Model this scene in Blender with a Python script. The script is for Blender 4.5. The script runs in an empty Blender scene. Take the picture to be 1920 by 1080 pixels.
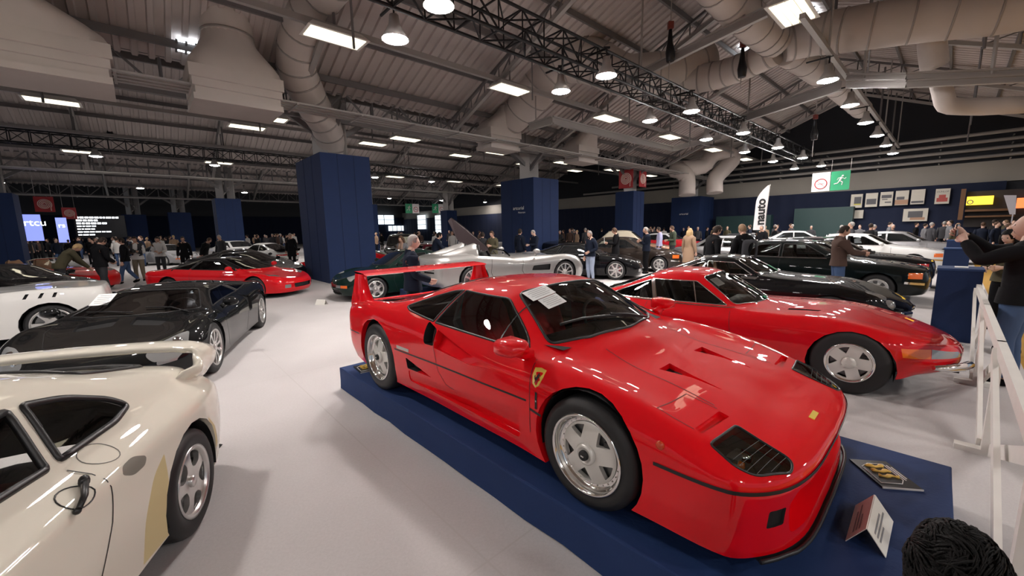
import bpy, bmesh, math, random
import numpy as np
from mathutils import Vector, Matrix, noise
from mathutils.bvhtree import BVHTree
R = math.radians
SC = bpy.context.scene
COL = SC.collection
random.seed(7)

# ------------------------------------------------------------------ camera
FPX, PITCH, ROLL, CAMH = 752.2, .1447, -.0189, 1.80
cam_d = bpy.data.cameras.new('camera')
cam = bpy.data.objects.new('camera', cam_d)
COL.objects.link(cam)
cam_d.sensor_width = 36.0
cam_d.lens = FPX / 1920 * 36.0
cam_d.clip_start, cam_d.clip_end = .03, 300
cw = Vector((0, math.cos(PITCH), -math.sin(PITCH)))
cu0 = Vector((0, math.sin(PITCH), math.cos(PITCH)))
cx = Vector((1, 0, 0)) * math.cos(ROLL) + cu0 * math.sin(ROLL)
cu = cu0 * math.cos(ROLL) - Vector((1, 0, 0)) * math.sin(ROLL)
M = Matrix((cx, cu, -cw)).transposed().to_4x4()
M.translation = Vector((0, 0, CAMH))
cam.matrix_world = M
SC.camera = cam

# ------------------------------------------------------------------ world and exposure
W = bpy.data.worlds.new('hall_air')
SC.world = W
W.use_nodes = True
W.node_tree.nodes['Background'].inputs[0].default_value = (.80, .88, 1, 1)
W.node_tree.nodes['Background'].inputs[1].default_value = .30
SC.view_settings.view_transform = 'Standard'
SC.view_settings.look = 'None'
SC.view_settings.gamma = 1
SC.view_settings.use_curve_mapping = False
SC.view_settings.exposure = 0.38
SC.cycles.use_denoising = True
SC.cycles.max_bounces = 8
SC.cycles.diffuse_bounces = 3
SC.cycles.glossy_bounces = 4
SC.cycles.transparent_max_bounces = 12
SC.cycles.sample_clamp_indirect = 6
SC.cycles.caustics_reflective = False
SC.cycles.caustics_refractive = False
LAMP_E = 230.0      # emission of the hall's discharge lamps
TUBE_E = 1.5        # emission of the fluorescent panels

# hall axes: a runs along the roof ridges, b across them
HA = R(90 - 47.5)
AX = Vector((math.cos(HA), math.sin(HA), 0))
BX = Vector((-math.sin(HA), math.cos(HA), 0))
def H(a, b, z=0.0):
    return AX * a + BX * b + Vector((0, 0, z))
def ray(px, py):
    return cw + cx * ((px - 960) / FPX) - cu * ((py - 540) / FPX)
def at(px, py, z=0.0):          # the point of height z seen at a photograph pixel
    d = ray(px, py)
    return Vector((0, 0, CAMH)) + d * ((z - CAMH) / d.z)
def atd(px, py, t):             # the point at depth t
    return Vector((0, 0, CAMH)) + ray(px, py) * t
# ------------------------------------------------------------------ materials
MATS = {}
def mat(name, col, rough=.5, metal=0, coat=0, emit=0, spec=.5, bump=0, bscale=40, var=0, vscale=8, backdark=False, trans=0, sheen=0, coatr=.03):
    if name in MATS: return MATS[name]
    m = bpy.data.materials.new(name); m.use_nodes = True
    nt = m.node_tree; b = nt.nodes['Principled BSDF']
    def S(k, v):
        if k in b.inputs: b.inputs[k].default_value = v
    c = (*col, 1)
    S('Base Color', c); S('Roughness', rough); S('Metallic', metal); S('Coat Weight', coat); S('Coat Roughness', coatr); S('Coat IOR', (1.44 if max(col) > .03 else 1.36) if backdark else 1.5)
    S('Specular IOR Level', spec); S('Sheen Weight', sheen)
    if emit:
        S('Emission Color', c); S('Emission Strength', emit)
    tc = None
    if var or bump:
        tc = nt.nodes.new('ShaderNodeTexCoord')
    if var:
        n = nt.nodes.new('ShaderNodeTexNoise'); n.inputs['Scale'].default_value = vscale; n.inputs['Detail'].default_value = 5
        nt.links.new(tc.outputs['Object'], n.inputs['Vector'])
        mx = nt.nodes.new('ShaderNodeMix'); mx.data_type = 'RGBA'
        mx.inputs['A'].default_value = tuple(max(0, x * (1 - var)) for x in col) + (1,)
        mx.inputs['B'].default_value = tuple(min(1, x * (1 + var)) for x in col) + (1,)
        nt.links.new(n.outputs['Fac'], mx.inputs['Factor'])
        nt.links.new(mx.outputs['Result'], b.inputs['Base Color'])
    if bump:
        n = nt.nodes.new('ShaderNodeTexNoise'); n.inputs['Scale'].default_value = bscale; n.inputs['Detail'].default_value = 4
        nt.links.new(tc.outputs['Object'], n.inputs['Vector'])
        bp = nt.nodes.new('ShaderNodeBump'); bp.inputs['Strength'].default_value = bump; bp.inputs['Distance'].default_value = .01
        nt.links.new(n.outputs['Fac'], bp.inputs['Height']); nt.links.new(bp.outputs['Normal'], b.inputs['Normal'])
    if backdark:      # the inner face of a body shell is dark trim
        g = nt.nodes.new('ShaderNodeNewGeometry'); d = nt.nodes.new('ShaderNodeBsdfDiffuse'); d.inputs[0].default_value = (.012, .010, .010, 1)
        ms = nt.nodes.new('ShaderNodeMixShader'); o = nt.nodes['Material Output']
        nt.links.new(g.outputs['Backfacing'], ms.inputs[0]); nt.links.new(b.outputs[0], ms.inputs[1]); nt.links.new(d.outputs[0], ms.inputs[2])
        nt.links.new(ms.outputs[0], o.inputs[0])
    MATS[name] = m
    return m
def glass(name, tint, refl=1.0):
    if name in MATS: return MATS[name]
    m = bpy.data.materials.new(name); m.use_nodes = True
    nt = m.node_tree; nt.nodes.remove(nt.nodes['Principled BSDF']); o = nt.nodes['Material Output']
    t = nt.nodes.new('ShaderNodeBsdfTransparent'); t.inputs[0].default_value = (*tint, 1)
    g = nt.nodes.new('ShaderNodeBsdfGlossy'); g.inputs['Roughness'].default_value = .01; g.inputs[0].default_value = (refl, refl, refl, 1)
    f = nt.nodes.new('ShaderNodeFresnel'); f.inputs[0].default_value = 1.6
    ms = nt.nodes.new('ShaderNodeMixShader')
    nt.links.new(f.outputs[0], ms.inputs[0]); nt.links.new(t.outputs[0], ms.inputs[1]); nt.links.new(g.outputs[0], ms.inputs[2])
    nt.links.new(ms.outputs[0], o.inputs[0])
    MATS[name] = m
    return m
def paint(name, col, rough=.5, metal=0, coat=1):
    return mat(name, col, rough, metal, coat, spec=.05 if not metal else .5, backdark=True, coatr=.015)

# ------------------------------------------------------------------ mesh collecting
class MB:
    def __init__(s): s.v, s.f, s.mi, s.sm = [], [], [], []
    def add(s, vs, fs, smooth=False, m=0):
        o = len(s.v); s.v += [tuple(v) for v in vs]
        for f in fs: s.f.append([i + o for i in f]); s.mi.append(m); s.sm.append(smooth)
        return s
    def quad(s, a, b, c, d, m=0): return s.add([a, b, c, d], [(0, 1, 2, 3)], False, m)
    def hexa(s, p, m=0):      # 8 corners: bottom ring then top ring
        return s.add(p, [(3, 2, 1, 0), (4, 5, 6, 7), (0, 1, 5, 4), (1, 2, 6, 5), (2, 3, 7, 6), (3, 0, 4, 7)], False, m)
    def box(s, c, d, m=0, X=Vector((1, 0, 0)), Y=Vector((0, 1, 0)), Z=Vector((0, 0, 1))):
        c = Vector(c); x, y, z = X * (d[0] / 2), Y * (d[1] / 2), Z * (d[2] / 2)
        return s.hexa([c - x - y - z, c + x - y - z, c + x + y - z, c - x + y - z, c - x - y + z, c + x - y + z, c + x + y + z, c - x + y + z], m)
    def bar(s, a, b, w, h=None, m=0, up=Vector((0, 0, 1))):     # rectangular bar between two points
        a, b = Vector(a), Vector(b); h = h or w; d = (b - a).normalized()
        x = d.cross(up)
        if x.length < 1e-4: x = d.cross(Vector((1, 0, 0)))
        x.normalize(); y = x.cross(d).normalized(); x = x * w / 2; y = y * h / 2
        return s.hexa([a - x - y, a + x - y, a + x + y, a - x + y, b - x - y, b + x - y, b + x + y, b - x + y], m)
    def tube(s, pts, r, n=10, m=0, caps=True, up=None):
        pts = [Vector(p) for p in pts]; k = len(pts); rs = r if isinstance(r, (list, tuple)) else [r] * k
        o = len(s.v); nx = None
        for i, p in enumerate(pts):
            d = (pts[min(i + 1, k - 1)] - pts[max(i - 1, 0)]).normalized()
            if nx is None:
                nx = d.orthogonal().normalized()
            else:
                nx = (nx - d * nx.dot(d))
                nx = nx.normalized() if nx.length > 1e-6 else d.orthogonal().normalized()
            ny = d.cross(nx)
            for j in range(n):
                t = 2 * math.pi * j / n
                s.v.append(tuple(p + (nx * math.cos(t) + ny * math.sin(t)) * rs[i]))
        for i in range(k - 1):
            for j in range(n):
                s.f.append([o + i * n + j, o + i * n + (j + 1) % n, o + (i + 1) * n + (j + 1) % n, o + (i + 1) * n + j]); s.mi.append(m); s.sm.append(True)
        if caps:
            s.f.append([o + j for j in range(n)][::-1]); s.f.append([o + (k - 1) * n + j for j in range(n)]); s.mi += [m, m]; s.sm += [False, False]
        return s
    def grid(s, rows, m=0, smooth=True, closed=False, flip=False):
        o = len(s.v); n = len(rows[0])
        for r in rows: s.v += [tuple(p) for p in r]
        for i in range(len(rows) - 1):
            for j in range(n if closed else n - 1):
                f = [o + i * n + j, o + i * n + (j + 1) % n, o + (i + 1) * n + (j + 1) % n, o + (i + 1) * n + j]
                s.f.append(f[::-1] if flip else f); s.mi.append(m); s.sm.append(smooth)
        return s
    def lathe(s, prof, n=32, m=0, axis='y', c=(0, 0, 0), smooth=True):      # prof: (r, t) along the axis
        rows = []
        for r, t in prof:
            row = []
            for j in range(n):
                a = 2 * math.pi * j / n; u, w = r * math.cos(a), r * math.sin(a)
                p = (u, t, w) if axis == 'y' else ((w, u, t) if axis == 'z' else (t, u, w))
                row.append((p[0] + c[0], p[1] + c[1], p[2] + c[2]))
            rows.append(row)
        return s.grid(rows, m, smooth, True, flip=False)
    def sphere(s, c, r, n=14, k=8, m=0):
        rr = r if isinstance(r, (tuple, list)) else (r, r, r); c = Vector(c)
        rows = []
        for i in range(k + 1):
            t = math.pi * i / k; q = max(math.sin(t), 1e-4)
            rows.append([(c.x + rr[0] * q * math.cos(2 * math.pi * j / n), c.y + rr[1] * q * math.sin(2 * math.pi * j / n), c.z - rr[2] * math.cos(t)) for j in range(n)])
        return s.grid(rows, m, True, True)
    def prism(s, poly, z0, z1, m=0, T=None):      # 2D outline (x, y) extruded in z, transformed by T
        n = len(poly); T = T or (lambda p: p)
        s.add([T((x, y, z0)) for x, y in poly] + [T((x, y, z1)) for x, y in poly], [list(range(n))[::-1], list(range(n, 2 * n))] + [(i, (i + 1) % n, n + (i + 1) % n, n + i) for i in range(n)], False, m)
        return s
    def build(s, name, mats, parent=None, loc=None, rz=None, rc=False):
        me = bpy.data.meshes.new(name); me.from_pydata(s.v, [], s.f)
        for mm in (mats if isinstance(mats, (list, tuple)) else [mats]): me.materials.append(mm)
        me.polygons.foreach_set('material_index', s.mi); me.polygons.foreach_set('use_smooth', s.sm)
        if rc:
            b = bmesh.new(); b.from_mesh(me); bmesh.ops.recalc_face_normals(b, faces=b.faces); b.to_mesh(me); b.free()
        me.update()
        return link(name, me, parent, loc, rz)
def link(name, me, parent=None, loc=None, rz=None):
    o = bpy.data.objects.new(name, me); COL.objects.link(o)
    if parent: o.parent = parent
    if loc is not None: o.location = loc
    if rz is not None: o.rotation_euler = (0, 0, rz)
    return o
def tag(o, label=None, cat=None, group=None, kind=None):
    if label: o['label'] = label
    if cat: o['category'] = cat
    if group: o['group'] = group
    if kind: o['kind'] = kind
    return o
def empty(name, loc=(0, 0, 0), rz=0, label=None, cat=None, group=None, kind=None):
    o = bpy.data.objects.new(name, None); COL.objects.link(o); o.empty_display_size = .2
    o.location = loc; o.rotation_euler = (0, 0, rz)
    return tag(o, label, cat, group, kind)
def copy_tree(o, loc=None, rz=None, label=None, group=None, parent=None):
    c = o.copy(); COL.objects.link(c)
    if parent is not None:
        mpi = o.matrix_parent_inverse.copy(); c.parent = parent; c.matrix_parent_inverse = mpi
    if loc is not None: c.location = loc
    if rz is not None: c.rotation_euler = (0, 0, rz)
    if label: c['label'] = label
    if group: c['group'] = group
    for ch in list(o.children): copy_tree(ch, parent=c)
    return c
def struct(o): o['kind'] = 'structure'; return o
def from_bm(bm, name, mats, parent=None, smooth=True):
    me = bpy.data.meshes.new(name); bm.to_mesh(me)
    for mm in (mats if isinstance(mats, (list, tuple)) else [mats]): me.materials.append(mm)
    if smooth:
        me.polygons.foreach_set('use_smooth', [True] * len(me.polygons))
        try: me.set_sharp_from_angle(angle=R(38))
        except Exception: pass
    me.update()
    return link(name, me, parent)
def text_mesh(body, size=1.0, bold=0.0, align='CENTER', depth=.002):
    cu_ = bpy.data.curves.new('lettering', 'FONT'); cu_.body = body; cu_.size = size; cu_.align_x = align; cu_.align_y = 'CENTER'
    cu_.offset = bold; cu_.extrude = depth; cu_.resolution_u = 3
    o = bpy.data.objects.new('lettering', cu_); COL.objects.link(o)
    dg = bpy.context.evaluated_depsgraph_get()
    me = bpy.data.meshes.new_from_object(o.evaluated_get(dg)); me.name = 'lettering'
    bpy.data.objects.remove(o); bpy.data.curves.remove(cu_)
    return me
def frame_matrix(o, x, y):       # matrix with given origin and x, y axes
    x = Vector(x).normalized(); z = x.cross(Vector(y)).normalized(); y = z.cross(x)
    m = Matrix((x, y, z)).transposed().to_4x4(); m.translation = Vector(o); return m
def put_text(body, origin, x, y, size, material, parent, name='lettering', bold=0, align='CENTER', sx=1, depth=.002):
    me = text_mesh(body, size, bold, align, depth); me.materials.clear(); me.materials.append(material)
    o = link(name, me); o.matrix_world = frame_matrix(origin, x, y) @ Matrix.Diagonal((sx, 1, 1, 1))
    if parent:
        bpy.context.view_layer.update(); o.parent = parent; o.matrix_parent_inverse = parent.matrix_world.inverted()
    return o
# ------------------------------------------------------------------ car surfaces
def cat1(P, seg, sharp=()):
    """smooth curve through the points P (n, ..., 3) along axis 0; seg samples per span; sharp indices keep a crease"""
    P = np.asarray(P, float); n = len(P)
    L = np.linalg.norm((P[1:] - P[:-1]).reshape(n - 1, -1), axis=1) + 1e-6
    d = (P[1:] - P[:-1]) / L.reshape(-1, *([1] * (P.ndim - 1)))
    m0 = np.zeros_like(P); m1 = np.zeros_like(P)     # outgoing / incoming tangents
    for i in range(n):
        if i == 0: t = d[0]; m0[i] = m1[i] = t
        elif i == n - 1: t = d[-1]; m0[i] = m1[i] = t
        elif i in sharp: m1[i] = d[i - 1]; m0[i] = d[i]
        else:
            w0, w1 = L[i], L[i - 1]
            t = (d[i - 1] * w0 + d[i] * w1) / (w0 + w1)
            lim = 3 * np.minimum(np.abs(d[i - 1]), np.abs(d[i]))
            t = np.where(d[i - 1] * d[i] <= 0, 0.25 * t, np.clip(t, -lim, lim))
            m0[i] = m1[i] = t
    out = []
    sg = seg if isinstance(seg, (list, tuple)) else [seg] * (n - 1)
    for i in range(n - 1):
        for k in range(sg[i]):
            t = k / sg[i]; t2, t3 = t * t, t ** 3
            out.append((2 * t3 - 3 * t2 + 1) * P[i] + (t3 - 2 * t2 + t) * L[i] * m0[i] + (-2 * t3 + 3 * t2) * P[i + 1] + (t3 - t2) * L[i] * m1[i + 1])
    out.append(P[-1])
    return np.array(out)
def net_surface(net, su=5, sv=4, ssharp=(), vsharp=()):
    A = cat1(np.asarray(net, float), su, ssharp)                 # stations x rails x 3
    B = cat1(np.swapaxes(A, 0, 1), sv, vsharp)
    return np.swapaxes(B, 0, 1)
def shell_bm(G):
    """half body grid (y >= 0) -> closed-over-the-top shell bmesh"""
    nu, nv = G.shape[:2]
    bm = bmesh.new(); Lv, Rv = [], []
    for i in range(nu):
        a, b = [], []
        for j in range(nv):
            x, y, z = G[i, j]
            y = max(y, 0.0)
            v = bm.verts.new((x, y, z)); a.append(v)
            b.append(v if y < 1e-6 else bm.verts.new((x, -y, z)))
        Lv.append(a); Rv.append(b)
    def face(vs):
        u = []
        for v in vs:
            if v not in u: u.append(v)
        if len(u) >= 3:
            try: bm.faces.new(u)
            except ValueError: pass
    for i in range(nu - 1):
        for j in range(nv - 1):
            face([Lv[i][j], Lv[i][j + 1], Lv[i + 1][j + 1], Lv[i + 1][j]])
            face([Rv[i][j], Rv[i + 1][j], Rv[i + 1][j + 1], Rv[i][j + 1]])
    bmesh.ops.remove_doubles(bm, verts=bm.verts, dist=.0004)
    bmesh.ops.recalc_face_normals(bm, faces=bm.faces)
    # make sure that normals look outwards
    s = sum((f.calc_center_median() - Vector((-1.2, 0, .4))).dot(f.normal) * f.calc_area() for f in bm.faces)
    if s < 0: bmesh.ops.reverse_faces(bm, faces=bm.faces)
    return bm
def inpoly(p, poly):
    x, y = p; c = False; n = len(poly)
    for i in range(n):
        x1, y1 = poly[i]; x2, y2 = poly[(i + 1) % n]
        if (y1 > y) != (y2 > y) and x < (x2 - x1) * (y - y1) / (y2 - y1) + x1: c = not c
    return c
def rpoly(pts, r=.04, n=4):
    """polygon with rounded corners; r may be a list"""
    out = []; k = len(pts)
    for i in range(k):
        p0, p, p1 = (Vector((*pts[j % k], 0)) for j in (i - 1, i, i + 1))
        ri = r[i] if isinstance(r, (list, tuple)) else r
        a, b = (p0 - p), (p1 - p); q = min(ri, a.length * .45, b.length * .45)
        if q < .002: out.append((p.x, p.y)); continue
        A, B = p + a.normalized() * q, p + b.normalized() * q
        for t in range(n + 1):
            t /= n; w = A * (1 - t) ** 2 + p * 2 * t * (1 - t) + B * t * t
            out.append((w.x, w.y))
    return out
AXI = {'side': (0, 2), 'top': (0, 1), 'front': (1, 2)}
def cut(bm, poly, proj, flt):
    """cut the outline through the faces that pass flt(centre, normal); returns the faces inside"""
    i, j = AXI[proj]; xs = [p[0] for p in poly]; ys = [p[1] for p in poly]
    x0, x1, y0, y1 = min(xs), max(xs), min(ys), max(ys)
    F = []
    for f in bm.faces:
        c = f.calc_center_median()
        if not flt(c, f.normal): continue
        vx = [v.co[i] for v in f.verts]; vy = [v.co[j] for v in f.verts]
        if max(vx) < x0 or min(vx) > x1 or max(vy) < y0 or min(vy) > y1: continue
        F.append(f)
    n = len(poly)
    for k in range(n):
        p, q = poly[k], poly[(k + 1) % n]
        dx, dy = q[0] - p[0], q[1] - p[1]; l = math.hypot(dx, dy)
        if l < 1e-6: continue
        no = [0, 0, 0]; no[i], no[j] = -dy / l, dx / l; co = [0, 0, 0]; co[i], co[j] = p
        # only the faces near this edge
        near, far = [], []
        ex0, ex1 = min(p[0], q[0]) - 1e-4, max(p[0], q[0]) + 1e-4; ey0, ey1 = min(p[1], q[1]) - 1e-4, max(p[1], q[1]) + 1e-4
        for f in F:
            vx = [v.co[i] for v in f.verts]; vy = [v.co[j] for v in f.verts]
            (far if (max(vx) < ex0 or min(vx) > ex1 or max(vy) < ey0 or min(vy) > ey1) else near).append(f)
        g = set(near)
        for f in near: g.update(f.edges); g.update(f.verts)
        res = bmesh.ops.bisect_plane(bm, geom=list(g), dist=1e-5, plane_co=co, plane_no=no)
        s = {f for f in res['geom'] if isinstance(f, bmesh.types.BMFace)} | set(near)
        F = far + [f for f in s if f.is_valid]
    out = []
    for f in F:
        c = f.calc_center_median()
        if inpoly((c[i], c[j]), poly): out.append(f)
    return out
def take(bm, faces, keep=False, offset=0.0):
    """move faces into a new bmesh"""
    nb = bmesh.new(); mp = {}
    for f in faces:
        vs = []
        for v in f.verts:
            if v not in mp: mp[v] = nb.verts.new(v.co + (v.normal * offset if offset else Vector()))
            vs.append(mp[v])
        try: nb.faces.new(vs)
        except ValueError: pass
    if not keep: bmesh.ops.delete(bm, geom=faces, context='FACES')
    nb.normal_update()
    return nb
def loops_of(bm):
    es = [e for e in bm.edges if len(e.link_faces) == 1]; adj = {}
    for e in es:
        for v in e.verts: adj.setdefault(v, []).append(e)
    seen = set(); out = []
    for e in es:
        if e in seen: continue
        seen.add(e); a, v = e.verts; L = [a, v]
        while True:
            nx = [x for x in adj[v] if x not in seen]
            if not nx: break
            seen.add(nx[0]); v = nx[0].other_vert(v); L.append(v)
            if v is L[0]: break
        out.append([x.co.copy() for x in L])
    return out
def trim(mb, nb, r=.008, m=0, n=6):
    for L in loops_of(nb):
        pts = [L[0]]
        for p in L[1:]:
            if (p - pts[-1]).length > .004: pts.append(p)
        if len(pts) > 2: mb.tube(pts, r, n, m, caps=False)
def lip(bm, faces_edges_from, depth, toward):
    """fold the open edge inwards (wheel arch lips); takes list of edges"""
    es = [e for e in faces_edges_from if e.is_valid]
    r = bmesh.ops.extrude_edge_only(bm, edges=es)
    for g in r['geom']:
        if isinstance(g, bmesh.types.BMVert):
            toward(g)
class Proj:
    """projects outlines and lines on a car body"""
    D = {'side': Vector((0, 1, 0)), 'top': Vector((0, 0, 1)), 'front': Vector((1, 0, 0)), 'rear': Vector((-1, 0, 0))}
    def __init__(s, bm): s.b = BVHTree.FromBMesh(bm)
    def hit(s, p, view, sgn=1):
        d = s.D[view].copy()
        if view == 'side': d *= sgn
        o = Vector((p[0], 0, p[1])) if view == 'side' else (Vector((p[0], p[1], 0)) if view == 'top' else Vector((0, p[0], p[1])))
        o = o + d * 4
        h = s.b.ray_cast(o, -d)
        return (h[0], h[1]) if h[0] is not None else (None, None)
    def line(s, mb, pts, view, w=.006, sgn=1, m=0, off=.0015, step=.03):
        P = []
        for a, b in zip(pts[:-1], pts[1:]):
            k = max(1, int(math.hypot(b[0] - a[0], b[1] - a[1]) / step))
            P += [(a[0] + (b[0] - a[0]) * t / k, a[1] + (b[1] - a[1]) * t / k) for t in range(k)]
        P.append(pts[-1]); hs = []
        for p in P:
            h, n = s.hit(p, view, sgn)
            if h is not None: hs.append((h, n if n.dot(s.D[view] * (sgn if view == 'side' else 1)) > 0 else -n))
        rows = []
        for k, (h, n) in enumerate(hs):
            d = hs[min(k + 1, len(hs) - 1)][0] - hs[max(k - 1, 0)][0]
            if d.length < 1e-6: continue
            x = d.cross(n).normalized() * w / 2
            rows.append([h + x + n * off, h - x + n * off])
        if len(rows) > 1: mb.grid(rows, m)
    def patch(s, mb, poly, view, sgn=1, m=0, off=.003, thick=0):
        """flat-ish plate lying on the body"""
        vs = []
        for p in poly:
            h, n = s.hit(p, view, sgn)
            if h is None: return
            vs.append((h, n if n.dot(s.D[view] * (sgn if view == 'side' else 1)) > 0 else -n))
        c = sum((v[0] for v in vs), Vector()) / len(vs); nn = sum((v[1] for v in vs), Vector()).normalized()
        n = len(vs); top = [v[0] + nn * off for v in vs]; base = [v[0] - nn * .004 for v in vs]
        mb.add(top + base + [c + nn * off], [(i, (i + 1) % n, 2 * n) for i in range(n)] + [(i, n + i, n + (i + 1) % n, (i + 1) % n) for i in range(n)], False, m)

# ------------------------------------------------------------------ wheels
WHEELS = {}
def disc_cut(prof, holes, n, seg=60, rot=0.0):
    """a lathe face (r, t) with holes: outlines in (r, angle-offset metres) frames repeated n times"""
    bm = bmesh.new(); rows = []
    for r, t in prof:
        rows.append([bm.verts.new((r * math.cos(2 * math.pi * k / seg), t, r * math.sin(2 * math.pi * k / seg))) for k in range(seg)])
    for i in range(len(rows) - 1):
        for k in range(seg): bm.faces.new([rows[i][k], rows[i][(k + 1) % seg], rows[i + 1][(k + 1) % seg], rows[i + 1][k]])
    bm.normal_update()
    for h in holes:
        for q in range(n):
            a = 2 * math.pi * q / n + rot; ca, sa = math.cos(a), math.sin(a)
            poly = [(u * ca - v * sa, u * sa + v * ca) for u, v in h]
            fs = cut(bm, poly, 'side', lambda c, nn: True)
            bmesh.ops.delete(bm, geom=fs, context='FACES')
    es = [e for e in bm.edges if len(e.link_faces) == 1]
    r = bmesh.ops.extrude_edge_only(bm, edges=es)
    for g in r['geom']:
        if isinstance(g, bmesh.types.BMVert): g.co.y -= .028
    bmesh.ops.recalc_face_normals(bm, faces=bm.faces)
    return bm
def wheel_meshes(style, Rt, w, Rr):
    """meshes for tyre, rim barrel, face (spokes), hub; outer side towards +y, centred on the axle, outer face at y = 0"""
    key = (style, Rt, w, Rr)
    if key in WHEELS: return WHEELS[key]
    lo = style in ('far', 'steel')
    rub = mat('tyre_rubber', (.012, .012, .013), .55); al = mat('wheel_silver', (.68, .67, .65), .28, .85); pol = mat('wheel_polished', (.85, .84, .82), .12, 1)
    dk = mat('wheel_dark', (.01, .01, .01), .6); wh = mat('wheel_grey_white', (.72, .70, .66), .35, .3)
    T = MB(); n = 24 if lo else 48
    T.lathe([(Rr * .97, -.012), (Rr + .012, -.002), (Rr + .03, 0), ((Rr + Rt) / 2 + .005, .006), (Rt - .03, -.003), (Rt - .010, -.014), (Rt, -.035), (Rt, -w * .5), (Rt, -w + .035), (Rt - .012, -w + .012), (Rr + .02, -w), (Rr * .97, -w + .01)], n)
    if not lo:
        for k in range(3):        # tread grooves
            y = -w * (.28 + .22 * k)
            T.lathe([(Rt + .0008, y - .004), (Rt + .0008, y + .004)], n)
    d = {}
    d['wheel'] = (T, rub)
    B = MB()
    if style == 'star':
        B.lathe([(Rr + .006, -.004), (Rr + .010, .001), (Rr - .004, .003), (Rr - .010, -.006), (Rr - .016, -.028), (Rr - .020, -.044), (Rr * .86, -.050), (Rr * .80, -.050)], n)
        B.lathe([(Rr - .02, -.05), (Rr - .03, -w + .02)], n)
        for k in range(30):
            a = 2 * math.pi * k / 30; r = Rr * .835
            B.sphere((r * math.cos(a), -.049, r * math.sin(a)), (.0050, .005, .0050), 6, 4)
        bm = disc_cut([(Rr * .795, -.044), (Rr * .76, -.040), (Rr * .65, -.034), (Rr * .5, -.028), (Rr * .36, -.025), (Rr * .24, -.024), (Rr * .08, -.024)], [rpoly([(Rr * .39, 0), (Rr * .69, -Rr * .235), (Rr * .735, 0), (Rr * .69, Rr * .235)], .007, 2)], 5, rot=R(90 - 180))
        fm = wh
    elif style == 'starsmall':
        B.lathe([(Rr + .006, -.004), (Rr + .010, .001), (Rr - .006, .003), (Rr - .016, -.004), (Rr - .02, -.012), (Rr * .86, -.014)], n)
        B.lathe([(Rr - .02, -.014), (Rr - .03, -w + .02)], n)
        bm = disc_cut([(Rr * .90, -.012), (Rr * .82, -.010), (Rr * .6, -.014), (Rr * .42, -.02), (Rr * .2, -.022), (Rr * .05, -.022)], [rpoly([(Rr * .46, 0), (Rr * .80, -Rr * .24), (Rr * .83, 0), (Rr * .80, Rr * .24)], .008, 2)], 5, rot=R(-62))
        fm = wh
    elif style == 'five':        # wide rounded five-spoke
        B.lathe([(Rr + .006, -.006), (Rr + .010, .0), (Rr - .006, .002), (Rr - .016, -.006), (Rr - .024, -.03)], n)
        B.lathe([(Rr - .02, -.03), (Rr - .03, -w + .02)], n)
        bm = disc_cut([(Rr * .95, -.024), (Rr * .86, -.016), (Rr * .65, -.010), (Rr * .45, -.012), (Rr * .28, -.02), (Rr * .05, -.022)], [rpoly([(Rr * .42, -Rr * .10), (Rr * .62, -Rr * .28), (Rr * .84, -Rr * .30), (Rr * .90, 0), (Rr * .84, Rr * .30), (Rr * .62, Rr * .28), (Rr * .42, Rr * .10)], .03, 3)], 5, rot=R(90 + 36))
        fm = al
    elif style == 'multi':       # ten slim spokes
        B.lathe([(Rr + .006, -.006), (Rr + .010, .0), (Rr - .006, .002), (Rr - .014, -.006), (Rr - .02, -.03)], n)
        B.lathe([(Rr - .02, -.03), (Rr - .03, -w + .02)], n)
        bm = disc_cut([(Rr * .96, -.018), (Rr * .7, -.010), (Rr * .4, -.012), (Rr * .25, -.02), (Rr * .05, -.022)], [rpoly([(Rr * .34, -Rr * .05), (Rr * .90, -Rr * .20), (Rr * .92, Rr * .20), (Rr * .34, Rr * .05)], .012, 2)], 10, rot=R(90))
        fm = al
    elif style == 'seven':
        B.lathe([(Rr + .006, -.006), (Rr + .010, .0), (Rr - .006, .002), (Rr - .014, -.006), (Rr - .02, -.03)], n)
        B.lathe([(Rr - .02, -.03), (Rr - .03, -w + .02)], n)
        bm = disc_cut([(Rr * .96, -.016), (Rr * .7, -.008), (Rr * .4, -.010), (Rr * .25, -.02), (Rr * .05, -.022)], [rpoly([(Rr * .36, -Rr * .06), (Rr * .88, -Rr * .30), (Rr * .92, 0), (Rr * .88, Rr * .30), (Rr * .36, Rr * .06)], .014, 2)], 7, rot=R(90))
        fm = al
    else:
        B.lathe([(Rr + .004, -.006), (Rr + .008, .0), (Rr - .01, .002), (Rr - .03, -.02), (Rr * .8, -.024)], n)
        bm = disc_cut([(Rr * .95, -.02), (Rr * .6, -.012), (Rr * .25, -.02), (Rr * .05, -.02)], [rpoly([(Rr * .42, -Rr * .1), (Rr * .85, -Rr * .24), (Rr * .85, Rr * .24), (Rr * .42, Rr * .1)], .01, 1)], 6, seg=30, rot=R(90))
        fm = al
    d['rim'] = (B, pol if style in ('star', 'starsmall') else al)
    d['spokes'] = (bm, fm)
    Hb = MB()
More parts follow.
